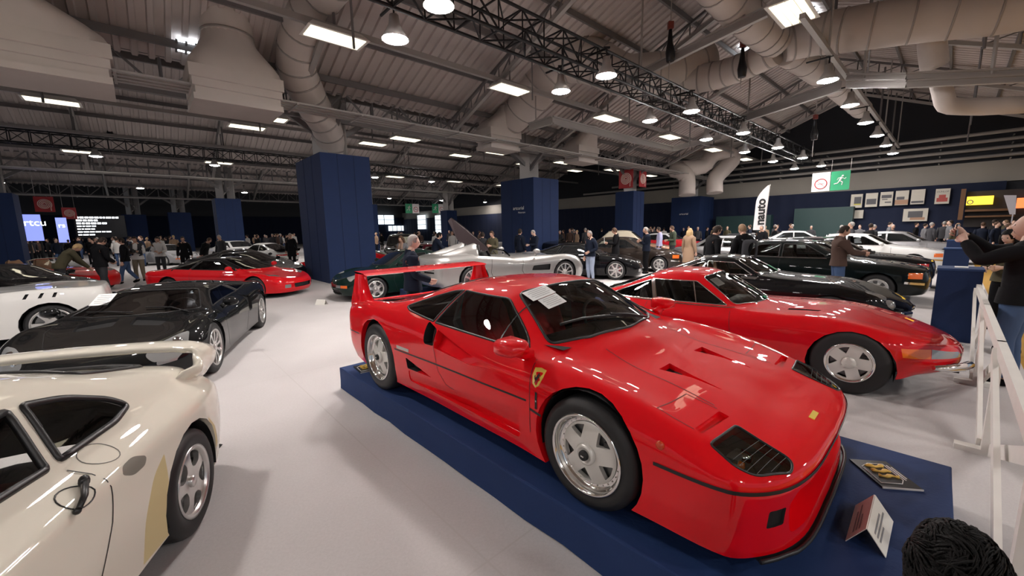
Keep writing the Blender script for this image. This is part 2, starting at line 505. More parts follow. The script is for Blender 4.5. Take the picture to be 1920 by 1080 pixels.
    if style == 'star':
        Hb.lathe([(Rr * .27, -.026), (Rr * .27, -.008), (Rr * .24, -.002), (Rr * .20, .002), (Rr * .19, -.004), (Rr * .13, -.004)], 24, 0)
        Hb.lathe([(Rr * .13, -.005), (Rr * .125, .012), (Rr * .10, .016), (Rr * .001, .017)], 20, 1)
        Hb.box((0, .018, 0), (.018, .003, .006), 0)
    elif style == 'starsmall':
        Hb.lathe([(Rr * .30, -.022), (Rr * .30, -.004), (Rr * .27, .002), (Rr * .12, .006), (Rr * .001, .007)], 24, 0)
        for s in range(3):
            a = R(90 + 120 * s); Hb.bar((Rr * .1 * math.cos(a), .008, Rr * .1 * math.sin(a)), (Rr * .36 * math.cos(a), .008, Rr * .36 * math.sin(a)), .022, .014)
    else:
        Hb.lathe([(Rr * .17, -.022), (Rr * .17, -.006), (Rr * .14, -.001), (Rr * .001, 0)], 20, 0)
    d['hub'] = (Hb, [fm, dk])
    Dk = MB()
    Dk.lathe([(Rr * .80, -.075), (Rr * .3, -.072)], 28, 0); Dk.lathe([(Rr * .95, -.11), (.001, -.11)], 20, 1)
    if not lo: Dk.box((-Rr * .55, -.07, Rr * .18), (Rr * .22, .05, Rr * .5), 2)
    d['brake_disc'] = (Dk, [mat('disc_steel', (.22, .22, .22), .4, .8), dk, mat('caliper_red', (.35, .012, .012), .4) if style in ('seven',) else mat('caliper_black', (.03, .03, .03), .4)])
    out = {}
    for k, (g, mm) in d.items():
        me = bpy.data.meshes.new(k)
        ml = mm if isinstance(mm, list) else [mm]
        if isinstance(g, MB):
            me.from_pydata(g.v, [], g.f)
            me.polygons.foreach_set('material_index', g.mi); me.polygons.foreach_set('use_smooth', g.sm)
        else:
            g.to_mesh(me); me.polygons.foreach_set('use_smooth', [True] * len(me.polygons))
            try: me.set_sharp_from_angle(angle=R(30))
            except Exception: pass
        for q in ml: me.materials.append(q)
        me.update(); out[k] = me
    WHEELS[key] = out
    return out
def add_wheel(root, style, Rt, w, Rr, x, y, sgn, steer=0, spin=0, simple=False):
    ms = wheel_meshes(style, Rt, w, Rr)
    t = link('wheel', ms['wheel'], root)
    rz = (0 if sgn > 0 else math.pi) + steer
    t.location = (x, y * sgn, Rt - .004); t.rotation_euler = (0, 0, rz)
    for k in ('rim', 'spokes', 'hub', 'brake_disc'):
        o = link(k, ms[k], t)
        if k in ('spokes', 'hub') and spin: o.rotation_euler = (0, spin, 0)
    return t
def arch_cut(bm, x, z, r, zmin=-1, n=28, lipw=.05, ymin=.3, flare=0):
    poly = [(x + r * math.cos(2 * math.pi * k / n), z + r * math.sin(2 * math.pi * k / n)) for k in range(n)]
    for s in (1, -1):
        fs = cut(bm, poly, 'side', lambda c, nn: c.y * s > ymin and abs(nn.z) < .8 or (c.y * s > ymin and c.z < z + r))
        eds = {e for f in fs for e in f.edges}
        bmesh.ops.delete(bm, geom=fs, context='FACES')
        es = [e for e in eds if e.is_valid and len(e.link_faces) == 1 and all(abs(math.hypot(v.co.x - x, v.co.z - z) - r) < .01 for v in e.verts)]
        if es:
            rr = bmesh.ops.extrude_edge_only(bm, edges=es)
            for g in rr['geom']:
                if isinstance(g, bmesh.types.BMVert): g.co.y -= s * lipw
def underbody(mb, arches, xf, xr, hw, z, wl):
    """dark floor and wheel wells; arches: (x, z, r, yin, yout)"""
    for x, zc, r, y0, y1 in arches:
        for s in (1, -1):
            n = 20; rows = []
            for yy in (y0, y1):
                rows.append([(x + r * math.cos(R(-15 + 210 * k / n)), s * yy, zc + r * math.sin(R(-15 + 210 * k / n))) for k in range(n + 1)])
            mb.grid(rows)
            c = [(x + r * math.cos(R(-15 + 210 * k / n)), s * y0, zc + r * math.sin(R(-15 + 210 * k / n))) for k in range(n + 1)]
            mb.add(c, [list(range(n + 1))])
    mb.add([(xf, -hw * .35, z), (xf - .3, -hw * .8, z), (xf - .3, hw * .8, z), (xf, hw * .35, z), (xr + .2, -hw, z), (xr + .2, hw, z), (xr, hw * .6, z), (xr, -hw * .6, z)], [(0, 1, 2, 3), (1, 4, 5, 2), (4, 7, 6, 5)])
def recess(bm, faces, vec, scale=None, walls=False):
    """push a region of faces inwards with walls round it; returns the pushed faces"""
    if not faces: return []
    for f in faces: f.normal_update()
    r = bmesh.ops.extrude_face_region(bm, geom=faces)
    nf = [g for g in r['geom'] if isinstance(g, bmesh.types.BMFace)]
    for g in r['geom']:
        if isinstance(g, bmesh.types.BMVert):
            k = scale(g.co) if scale else 1.0
            g.co += Vector(vec) * k
    old = [f for f in faces if f.is_valid]
    if old: bmesh.ops.delete(bm, geom=old, context='FACES_ONLY')
    for f in nf:
        f.normal_update()
    if walls:  # walls returned too: their black stands in for a deep opening's shade
        st = set(nf)
        for f in list(nf):
            for v in f.verts: st.update(v.link_faces)
        return list(st)
    return nf
SIDE = lambda s, zmin=-1: (lambda c, n: c.y * s > .25 and n.y * s > .12 and c.z > zmin)
UP = lambda c, n: n.z > .15
DKR = None
def seat(root, x, y, z, m, m2, h=.78, lean=-.38):
    q = MB()
    # shell: squab, back with bolsters
    rows = []
    prof = [(.46, .10), (.44, .17), (.25, .15), (.02, .10), (-.02, .14), (-.10, .35), (-.18, .55), (-.24, h - .06), (-.26, h), (-.31, h - .02), (-.30, .5), (-.14, .1), (-.02, 0), (.42, 0)]
    for px, pz in prof:
        w = .24 if pz < .6 else .24 - (pz - .6) * .6
        rows.append([(px - (.0 if abs(t) < .7 else -.05), w * t, pz + (.0 if abs(t) < .7 else .03)) for t in (-1, -.8, -.5, 0, .5, .8, 1)])
    q.grid(rows)
    o = q.build('seat', m, root); o.location = (x, y, z)
    q = MB()
    for s in (-1, 1): q.add([(p[0], s * (.245 if p[1] < .6 else .245 - (p[1] - .6) * .6), p[1]) for p in prof], [list(range(len(prof)))])
    q.build('seat_side', m2, o)
    return o
def steering(root, x, y, z, tilt=R(25), r=.18):
    q = MB(); pts = [(0, r * math.cos(2 * math.pi * k / 24), r * math.sin(2 * math.pi * k / 24)) for k in range(25)]
    q.tube(pts, .014, 8)
    for a in (0, R(180), R(270)): q.bar((0, 0, 0), (0, r * math.cos(a), r * math.sin(a)), .03, .012)
    q.lathe([(.001, -.02), (.045, -.018), (.05, 0)], 16, axis='x')
    o = q.build('steering_wheel', blk_trim(), root); o.location = (x, y, z); o.rotation_euler = (0, -tilt, 0); return o
def blk_trim(): return mat('black_trim', (.012, .012, .013), .45)
def strip(P, mb, pts, view, w, sgn): P.line(mb, pts, view, w, sgn)
def glass_part(bm, faces, name, gm, root, rubber, tr=.009, keep=False):
    nb = take(bm, faces, keep)
    q = MB(); trim(q, nb, tr)
    o = from_bm(nb, name, gm, root)
    if q.v: q.build('window_seal', MATS['window_rubber'], o)
    return o
def horse_mesh(T, q, m):      # a small rearing horse
    poly = [(-.10, -.5), (-.04, -.5), (-.02, -.25), (.05, -.12), (.16, -.42), (.24, -.46), (.20, -.36), (.13, -.02), (.17, .10), (.34, .02), (.30, .14), (.16, .22), (.30, .26), (.40, .18), (.40, .26), (.24, .36), (.14, .34), (.20, .46), (.10, .52), (.0, .44), (-.06, .30), (-.10, .10), (-.22, -.02), (-.30, .16), (-.34, .28), (-.42, .12), (-.30, -.08), (-.16, -.18)]
    q.prism(poly, 0, .04, m, T)
# ------------------------------------------------------------------ setting
def onb(px, py, b):
    d = ray(px, py); o = Vector((0, 0, CAMH)); return o + d * ((b - o.dot(BX)) / d.dot(BX))
def ona(px, py, a):
    d = ray(px, py); o = Vector((0, 0, CAMH)); return o + d * ((a - o.dot(AX)) / d.dot(AX))
def T_hall(p): return H(p[0], p[1], p[2])
A0, A1, B0, B1 = -34, 40, -14, 76
ZV, ZR, BV, PER = 6.9, 11.3, 16.0, 21.5
def roof_z(b):
    t = abs(((b - BV) / PER) % 1.0 - .5) * 2      # 1 at valley, 0 at ridge
    return ZR + (ZV - ZR) * t

def carpet_mat(name, c0, c1, sc):
    m = bpy.data.materials.new(name); m.use_nodes = True; nt = m.node_tree; b = nt.nodes['Principled BSDF']
    tc = nt.nodes.new('ShaderNodeTexCoord')
    n1 = nt.nodes.new('ShaderNodeTexNoise'); n1.inputs['Scale'].default_value = sc; n1.inputs['Detail'].default_value = 6; n1.inputs['Roughness'].default_value = .8
    n2 = nt.nodes.new('ShaderNodeTexNoise'); n2.inputs['Scale'].default_value = .7; n2.inputs['Detail'].default_value = 4
    nt.links.new(tc.outputs['Object'], n1.inputs['Vector']); nt.links.new(tc.outputs['Object'], n2.inputs['Vector'])
    mx = nt.nodes.new('ShaderNodeMix'); mx.data_type = 'RGBA'; mx.inputs['A'].default_value = (*c0, 1); mx.inputs['B'].default_value = (*c1, 1)
    nt.links.new(n1.outputs['Fac'], mx.inputs['Factor'])
    m2 = nt.nodes.new('ShaderNodeMix'); m2.data_type = 'RGBA'; m2.blend_type = 'MULTIPLY'; m2.inputs['Factor'].default_value = .25
    nt.links.new(mx.outputs['Result'], m2.inputs['A']); nt.links.new(n2.outputs['Fac'], m2.inputs['B'])
    nt.links.new(m2.outputs['Result'], b.inputs['Base Color']); b.inputs['Roughness'].default_value = .8
    b.inputs['Specular IOR Level'].default_value = .25
    bp = nt.nodes.new('ShaderNodeBump'); bp.inputs['Strength'].default_value = .25; bp.inputs['Distance'].default_value = .004
    nt.links.new(n1.outputs['Fac'], bp.inputs['Height']); nt.links.new(bp.outputs['Normal'], b.inputs['Normal'])
    MATS[name] = m; return m
mb = MB(); mb.quad(H(A0, -.75, 0), H(A1, -.75, 0), H(A1, B1, 0), H(A0, B1, 0))
struct(mb.build('floor', carpet_mat('pale_carpet', (.50, .475, .47), (.72, .69, .685), 55)))
mb = MB(); mb.quad(H(A0, B0, 0), H(A1, B0, 0), H(A1, -.75, 0), H(A0, -.75, 0))
struct(mb.build('floor', carpet_mat('ochre_carpet', (.40, .22, .04), (.58, .34, .08), 40)))
# carpet joints
mb = MB()
jm = mat('carpet_joint', (.50, .475, .465), .9)
for b in (1.55, 5.6, 9.6, 13.6): mb.quad(H(A0, b, .0012), H(A1, b, .0012), H(A1, b + .012, .0012), H(A0, b + .012, .0012))
for a in (-4.1, 1.2, 11, 17): mb.quad(H(a, -.7, .0013), H(a + .012, -.7, .0013), H(a + .012, B1, .0013), H(a, B1, .0013))
struct(mb.build('trim_1', jm))

# corrugated roof
roofm = mat('roof_sheet', (.50, .445, .425), .6, .0, var=.18, vscale=.6)
steel = mat('painted_steel', (.17, .16, .16), .5, .2)
steel_l = mat('pale_steel', (.36, .34, .325), .45, .2)
ductm = mat('duct_paint', (.52, .465, .43), .55, .0, var=.12, vscale=1.2)
galv = mat('galvanised', (.33, .32, .32), .4, .5, var=.15, vscale=3)
blk = mat('black_metal', (.018, .018, .02), .4, .5)
mb = MB(); pitch = .36; prof = [(0, 0), (.19, 0), (.22, .07), (.33, .07)]
bs = []
k0 = int((B0 - BV) / (PER / 2)) - 1
b = BV + k0 * PER / 2
while b < B1:
    bs.append(b); b += PER / 2
bs.append(b)
cols = []
a = A0
while a < A1:
    for u, h in prof: cols.append((a + u, h))
    a += pitch
for b0, b1 in zip(bs[:-1], bs[1:]):
    mb.grid([[H(a, b0, roof_z(b0) - h) for a, h in cols], [H(a, b1, roof_z(b1) - h) for a, h in cols]], smooth=False)
struct(mb.build('ceiling', roofm))

# end walls
wd = mat('wall_dark', (.012, .014, .020), .7); wc = mat('wall_concrete', (.30, .28, .25), .8, var=.15, vscale=.5)
drape = mat('navy_drape', (.0035, .009, .034), .85, bump=.3, bscale=6)
navy = mat('navy_cloth', (.0035, .019, .080), .8, var=.10, vscale=3, bump=.15, bscale=60)
mb = MB(); ev = sorted(set([B0, B1] + [b for b in bs if B0 < b < B1]))
pts = [H(A1, b, roof_z(b)) for b in ev]
mb.add([H(A1, B0, 0), *pts, H(A1, B1, 0)], [list(range(len(pts) + 2))])
struct(mb.build('wall_right', wd))
mb = MB(); mb.hexa([H(A1 - .25, B0, 4.2), H(A1, B0, 4.2), H(A1, B1, 4.2), H(A1 - .25, B1, 4.2), H(A1 - .25, B0, 5.5), H(A1, B0, 5.5), H(A1, B1, 5.5), H(A1 - .25, B1, 5.5)])
struct(mb.build('trim_2', wc))
mb = MB(); mb.hexa([H(A0, B1, 0), H(A1, B1, 0), H(A1, B1 + .3, 0), H(A0, B1 + .3, 0), H(A0, B1, 12), H(A1, B1, 12), H(A1, B1 + .3, 12), H(A0, B1 + .3, 12)])
struct(mb.build('wall_back', mat('wall_grey', (.07, .07, .075), .8)))
def drape_wall(name, P, Q, h, amp=.06):
    n = int((Q - P).length / .35); d = (Q - P) / n; nx = d.normalized().cross(Vector((0, 0, 1)))
    rows = []
    for z in (0.01, h):
        rows.append([P + d * i + nx * (amp * math.sin(i * 2.2)) + Vector((0, 0, z)) for i in range(n + 1)])
    m = MB(); m.grid(rows); return struct(m.build(name, drape))
drape_wall('wall_drape_right', H(A1 - .5, -2.0), H(A1 - .5, B1), 4.2)
drape_wall('wall_drape_back', H(A0, B1 - .6), H(A1, B1 - .6), 4.6)
# pipes along the right end wall
for k, z in enumerate((5.75, 6.2, 6.65, 7.1)):
    mb = MB(); mb.tube([H(A1 - .7 - .12 * k, B0, z), H(A1 - .7 - .12 * k, 30 - 4 * k, z)], .11, 8)
    for j in range(12): mb.bar(H(A1 - .7, B0 + 3 * j, z - .2), H(A1 - .1, B0 + 3 * j, z - .2), .06)
    tag(mb.build('wall_pipe', steel_l), ['lowest long pale pipe along the dark end wall, just above the concrete band', 'second lowest long pale pipe along the dark end wall', 'third pale pipe up along the dark end wall', 'topmost long pale pipe along the dark end wall'][k], 'pipe', 'pipes along the end wall')

# roof steel: purlins, rafters, valley girders
for i, (b0, b1) in enumerate(zip(bs[:-1], bs[1:])):
    mb = MB()
    for k in range(6):
        b = b0 + (b1 - b0) * (k + .5) / 6
        mb.bar(H(A0, b, roof_z(b) - .20), H(A1, b, roof_z(b) - .20), .09, .2)
    struct(mb.build('beam', steel))
a = 4.5 - 6.4 * 5
while a < A1:
    for b0, b1 in zip(bs[:-1], bs[1:]):
        if b1 > 62 or b1 < -6: continue
        mb = MB(); z0, z1 = roof_z(b0) - .32, roof_z(b1) - .32; dz = -.55
        P0, P1 = H(a, b0, z0), H(a, b1, z1); Q0, Q1 = H(a, b0, z0 + dz), H(a, b1, z1 + dz)
        mb.bar(P0, P1, .10, .10); mb.bar(Q0 + AX * .0, Q1, .16, .14, 1)
        n = 12
        for k in range(n):
            p, q = P0.lerp(P1, k / n), Q0.lerp(Q1, (k + 1) / n); r = Q0.lerp(Q1, k / n)
            mb.bar(p, q, .04); mb.bar(p, r, .04)
        # struts bracing the rafter down to the tie
        mb.bar(Q0.lerp(Q1, .5), H(a, (b0 + b1) / 2, max(z0, z1) * .5 + min(z0, z1) * .5 - 2.4), .05)
        struct(mb.build('roof_beam', [steel, steel_l]))
    a += 6.4
for bv in (BV - PER, BV, BV + PER, BV + 2 * PER):
    mb = MB(); zt, zb = 7.0, 5.95
    mb.bar(H(A0, bv, zt), H(A1, bv, zt), .16, .16); mb.bar(H(A0, bv, zb), H(A1, bv, zb), .16, .16)
    a = A0; k = 0
    while a < A1 - 1:
        mb.bar(H(a, bv, zb), H(a, bv, zt), .06)
        p, q = (zb, zt) if k % 2 else (zt, zb)
        mb.bar(H(a, bv, p), H(a + 1.06, bv, q), .06); a += 1.06; k += 1
    struct(mb.build('valley_beam', steel))
    mb = MB()          # gutter and cable trays under the valley
    for s in range(4): mb.bar(H(A0, bv - 1.2 - .28 * s, 5.75), H(A1 - 1.2, bv - 1.2 - .28 * s, 5.75), .13, .05)
    a = A0
    while a < A1 - 1.2: mb.bar(H(a, bv - 2.15, 5.71), H(a, bv - 1.1, 5.71), .06, .05); a += 2
    tag(mb.build('cable_tray', steel_l), {0: 'slatted cable tray under the roof valley over the near left hall', 1: 'slatted cable tray running under the lattice girder behind the big blue column', 2: 'slatted cable tray under the second roof valley', 3: 'slatted cable tray under the farthest roof valley'}[[BV - PER, BV, BV + PER, BV + 2 * PER].index(bv)], 'cable tray', 'cable trays under the roof valleys')
for k, bt in enumerate((3.2, 11.8, 24.0, 31.4)):      # ties along the hall that carry the light panels
    mb = MB(); mb.bar(H(A0, bt, 7.25), H(A1, bt, 7.25), .13, .16)
    struct(mb.build('tie_beam', steel_l))
    mb = MB(); a = 4.5 - 6.4 * 4
    while a < A1:
        mb.bar(H(a, bt, 7.3), H(a, bt, roof_z(bt) - .5), .06); a += 6.4
    struct(mb.build('hanger_beam', steel))

# ------------------------------------------------------------------ columns and navy boxes round them
def box_hall(a0, a1, b0, b1, z0, z1, name, m, parent=None):
    q = MB(); q.hexa([H(a0, b0, z0), H(a1, b0, z0), H(a1, b1, z0), H(a0, b1, z0), H(a0, b0, z1), H(a1, b0, z1), H(a1, b1, z1), H(a0, b1, z1)]); return q.build(name, m, parent)
def blue_column(a, b, sa, sb, h, label, top=True):
    o = box_hall(a - sa / 2, a + sa / 2, b - sb / 2, b + sb / 2, 0, h, 'clad_column', navy)
    # navy cladding seams
    q = MB()
    for s in (.33, .66):
        q.box(H(a - sa / 2 + sa * s, b - sb / 2 - .004, h / 2), (.012, .008, h), X=AX, Y=BX)
        q.box(H(a - sa / 2 - .004, b - sb / 2 + sb * s, h / 2), (.008, .012, h), X=AX, Y=BX)
    q.build('cladding_seam', mat('navy_seam', (.004, .012, .05), .8), o)
    tag(o, label, 'column', 'navy clad columns')
    if top:
        q = MB()
        for da, db in ((-.35, 0), (.35, 0)):
            q.bar(H(a + da, b + db, h - .2), H(a + da, b + db, 7.2), .12, .55)
        q.bar(H(a - .35, b, h), H(a + .35, b, h + 1), .08); q.bar(H(a - .35, b, h + 1.6), H(a + .35, b, h + .6), .08)
        q.build('steel_post', steel_l, o)
        q = MB()
        for s in (-1, 1):
            q.bar(H(a, b, h + .6), H(a + s * 1.6, b, 6.2), .14, .18); q.bar(H(a, b, h + .6), H(a, b + s * 1.6, 6.3), .14, .18)
        q.build('brace', steel, o)
    return o
col_main = blue_column(5.72, 16.35, 1.75, 2.9, 4.55, 'largest navy clad column, standing left of centre behind the red car on the platform')
col_two = blue_column(16.5, 16.4, 2.0, 2.6, 4.5, 'navy clad column right of centre with small white lettering')
blue_column(27.2, 16.5, 1.5, 1.5, 4.4, 'navy clad column under the red square signs with white rings')
blue_column(5.2, 38, 1.6, 1.8, 4.5, 'navy clad column standing behind the red coupe on the left, below a grey post')
blue_column(-6.2, 39, 1.8, 1.8, 4.5, 'navy clad column at the far left edge of the hall')
blue_column(16.2, 38, 1.5, 1.5, 4.4, 'navy clad column just left of the largest column, beyond the white coupe')
blue_column(3.6, 60, 2.0, 2.0, 4.4, 'distant navy clad column left of the grey-posted one')
blue_column(-.2, 62, 2.0, 2.0, 4.2, 'distant navy clad column beside the lit text screen')
blue_column(25.5, 38, 1.3, 1.3, 4.0, 'slim navy clad column behind the raised car door')
blue_column(38, 16.5, 3.0, 2.6, 4.4, 'wide dark navy clad column near the end wall, below twin elbow pipes')
# ------------------------------------------------------------------ lamps
lamp_glow = mat('lamp_glow', (1.0, .93, .89), emit=LAMP_E)
tube_glow = mat('tube_glow', (1.0, .92, .70), emit=TUBE_E)
white_metal = mat('white_metal', (.72, .70, .67), .4)
def hid_lamp():
    o = empty('hall_lamp')
    q = MB(); q.lathe([(.03, .42), (.09, .40), (.11, .22), (.14, .16), (.27, -.05), (.262, -.05), (.13, .15), (.03, .17)], 20, axis='z')
    q.build('lamp_housing', steel_l, o)
    q = MB(); q.lathe([(.001, -.10), (.10, -.092), (.19, -.07), (.245, -.04), (.001, -.035)], 20, axis='z'); q.build('bulb_cover', lamp_glow, o)
    q = MB(); q.bar((0, 0, .40), (0, 0, .62), .03); q.bar((-.08, 0, .62), (.08, 0, .62), .06, .04); q.build('hook', blk, o)
    return o
LP = hid_lamp(); lamp_i = 0
def lamp(a, b, z, label, group):
    global lamp_i
    o = LP if lamp_i == 0 else copy_tree(LP)
    lamp_i += 1
    o.location = H(a, b, z); tag(o, label, 'lamp', group)
    if 'truss' in group or 'behind' in group:
        d = (TB - b) if abs(b - TB) < 2 else ((30.4 - b) if b > 20 else 0)
        q = MB(); q.bar((0, 0, .60), BX * d * .75 + Vector((0, 0, .60)), .04); q.build('bracket', blk, o)
    return o
ORD = ['first', 'second', 'third', 'fourth', 'fifth', 'sixth', 'seventh', 'eighth', 'ninth', 'tenth']
TB, TZ = 7.05, 6.1
for k in range(7):
    lamp(4.2 + 4.95 * k, TB - .75, TZ - .45, '%s lamp from the near end, hanging right of the long black truss' % ORD[k], 'round lamps along the near truss')
    if k != 0: lamp(4.2 + 4.95 * k, TB + .75, TZ - .45, '%s lamp from the near end, hanging left of the long black truss' % ORD[k], 'round lamps along the near truss')
lamp(4.2, TB + .85, TZ - .45, 'big bright lamp at the near end of the black truss, top centre', 'round lamps along the near truss')
for k in range(6):
    lamp(15.2 + 3.75 * k, 2.85, TZ - .15, 'bright lamp at the meeting of the pale rails, nearest of its row' if k == 0 else '%s lamp from the near end of the row before the dark gable wall' % ORD[k], 'lamps in the row toward the gable wall')
for k in range(5):
    lamp(-1.2 + 5.0 * k, 30.4, TZ - .1, '%s bright lamp from the left on the far truss over the left crowd' % ORD[k], 'lamps on the far truss')
for k in range(7):
    lamp(-7 + 7.5 * k, 47, 5.9, '%s small lamp from the left in the distant row of the hall' % ORD[k], 'distant lamps')
for k in range(4):      # the rows go on behind the photographer
    lamp(-.75 - 4.95 * k, TB - .75, TZ - .45, '%s lamp behind the camera on the long black truss' % ORD[k], 'lamps behind the view')
lamp(-2.1, 15.9, TZ - .1, 'lamp at the left edge of the photo beside the large flared duct box', 'lamps behind the first row')
for k in range(6):  # unseen row added to brighten the floor near the camera
    lamp(13 - 4.2 * k, -6.5, TZ, '%s added lamp over the ochre carpet beyond the barrier, out of view' % ORD[k], 'lamps behind the view')
# fluorescent panels
def panel():
    o = empty('light_panel')
    q = MB(); w, d = .80, .42
    q.add([(-w, -d, .02), (w, -d, .02), (w, d, .02), (-w, d, .02), (-w * .8, -d * .6, .2), (w * .8, -d * .6, .2), (w * .8, d * .6, .2), (-w * .8, d * .6, .2), (-w + .08, -d + .08, .02), (w - .08, -d + .08, .02), (w - .08, d - .08, .02), (-w + .08, d - .08, .02)],
          [(4, 5, 6, 7), (0, 1, 5, 4), (1, 2, 6, 5), (2, 3, 7, 6), (3, 0, 4, 7), (1, 0, 8, 9), (2, 1, 9, 10), (3, 2, 10, 11), (0, 3, 11, 8)])
    q.build('lamp_housing', white_metal, o)
    q = MB()
    for k in range(4): q.box((0, -.255 + .17 * k, .02), (1.42, .13, .03))
    q.build('light_tube', tube_glow, o)
    return o
PP = panel(); pan_i = 0
def pan(a, b, z, label):
    global pan_i
    o = PP if pan_i == 0 else copy_tree(PP)
    pan_i += 1
    o.location = H(a, b, z); o.rotation_euler = (0, 0, HA); tag(o, label, 'light panel', 'fluorescent panels under the ties')
for k in range(6): pan(4.5 + 6.4 * k, 11.8, 7.0, '%s fluorescent panel along the tie beam left of the black truss, counted from the nearest' % ORD[k])
for k in range(6): pan(4.5 + 6.4 * k, 20.0, 6.6, '%s fluorescent panel in the row just behind the lattice girder, counted from the left' % ORD[k])
for k in range(6): pan(-1.9 + 6.4 * k, 24.0, 7.0, '%s fluorescent panel in the third row back, counted from the left' % ORD[k])
for k in range(6): pan(-1.9 + 6.4 * k, 34.0, 6.6, '%s fluorescent panel from the left in the row beyond the far lamps' % ORD[k])
for k in range(3): pan(-14.7 + 6.4 * k, 11.8, 7.0, '%s fluorescent panel above and behind the view, out of the photo' % ORD[k])
pan(12.6, 3.2, 7.0, 'brilliant twin-tube light panel beside the big duct, upper right of the photo')
# skylight panes in the roof
def roof_hit(px, py):
    d = ray(px, py); t = 2.0
    while t < 60:
        p = Vector((0, 0, CAMH)) + d * t
        if p.z > roof_z(p.dot(BX)) - .2: return p
        t += .02
sky = mat('skylight_pane', (.85, .93, 1.0), emit=4)
for k, (px, py, wa, wb) in enumerate(((1497, 38, .9, .8), (1418, 80, .6, .6), (358, 93, .32, .22))):
    p = roof_hit(px, py); a, b = p.dot(AX), p.dot(BX); zf = lambda bb: roof_z(bb) - .11; q = MB()
    q.hexa([H(a - wa, b - wb, zf(b - wb) - .03), H(a + wa, b - wb, zf(b - wb) - .03), H(a + wa, b + wb, zf(b + wb) - .03), H(a - wa, b + wb, zf(b + wb) - .03), H(a - wa, b - wb, zf(b - wb)), H(a + wa, b - wb, zf(b - wb)), H(a + wa, b + wb, zf(b + wb)), H(a - wa, b + wb, zf(b + wb))])
    wo = struct(q.build('window_%d' % (k + 1), sky)); q = MB()
    for i in range(4):
        aa = a - wa + 2 * wa * i / 3; q.bar(H(aa, b - wb, zf(b - wb) - .06), H(aa, b + wb, zf(b + wb) - .06), .05)
    q.bar(H(a - wa, b, zf(b) - .06), H(a + wa, b, zf(b) - .06), .05); q.build('window_frame', steel, wo)
# black box trusses
def box_truss(p, q, s, label, group):
    o = empty('lighting_truss', p, 0, label, 'truss', group); m = MB(); p, q = Vector((0, 0, 0)), Vector(q) - Vector(p)
    d = q.normalized(); x = d.cross(Vector((0, 0, 1))).normalized() * s / 2; z = Vector((0, 0, s / 2)); L = q.length
    cs = [x + z, -x + z, -x - z, x - z]
    c = MB()
    for e in cs: c.tube([e, q + e], .04, 6)
    n = int(L / (s * 1.1))
    for k in range(n):
        u, v = d * (L * k / n), d * (L * (k + 1) / n)
        for e, f in ((0, 1), (1, 2), (2, 3), (3, 0)):
            i, j = (e, f) if k % 2 else (f, e)
            m.bar(u + cs[i], v + cs[j], .03); m.bar(u + cs[e], u + cs[f], .03)
    c.build('chord', blk, o); m.build('lattice', blk, o); return o
box_truss(H(-18, TB, TZ + .1), H(34, TB, TZ + .1), .62, 'long black lattice lighting truss crossing the upper middle of the photo', 'lighting trusses')
box_truss(H(-14, 30.4, TZ + .5), H(26, 30.4, TZ + .5), .6, 'far dark lighting truss over the crowd on the left', 'lighting trusses')

box_truss(H(-8, -6.5, TZ + .62), H(14, -6.5, TZ + .62), .5, 'dark lighting truss over the ochre carpet beyond the barrier', 'lighting trusses')
q = MB(); q.bar(H(12, 2.85, TZ + .53), H(37, 2.85, TZ + .53), .12, .12)
for a in (15, 22, 29, 36): q.bar(H(a, 2.85, TZ + .5), H(a, 2.85, roof_z(2.85) - .4), .04)
struct(q.build('lamp_beam', steel_l))
# ------------------------------------------------------------------ cars in general: built from a few profile curves
def lin(L, x, k=1):
    """piecewise linear through [(x, v, ...)], any x order"""
    P = sorted(L)
    if x <= P[0][0]: return P[0][k]
    for a, b in zip(P[:-1], P[1:]):
        if x <= b[0]: return a[k] + (b[k] - a[k]) * (x - a[0]) / max(b[0] - a[0], 1e-6)
    return P[-1][k]
car_glass = mat('car_glass_dark', (.010, .012, .013), .03, 0, 1)
headlamp = mat('headlamp_glass', (.30, .31, .31), .10, .3, 1)
amber = mat('amber_lamp', (.85, .16, .015), .15, 0, 1)
redlens = mat('red_lamp', (.50, .01, .01), .15, 0, 1)
chrome = mat('chrome', (.80, .80, .79), .10, 1)
seal = mat('window_rubber', (.010, .010, .011), .4); blackm = mat('vent_black', (.006, .006, .007), .6)
dk_in = mat('cabin_dark', (.015, .014, .014), .7)
plate_white = mat('plate_white', (.75, .75, .73), .4)
LM = {'head': headlamp, 'amber': amber, 'red': redlens, 'black': blackm, 'chrome': chrome, 'plate': plate_white}
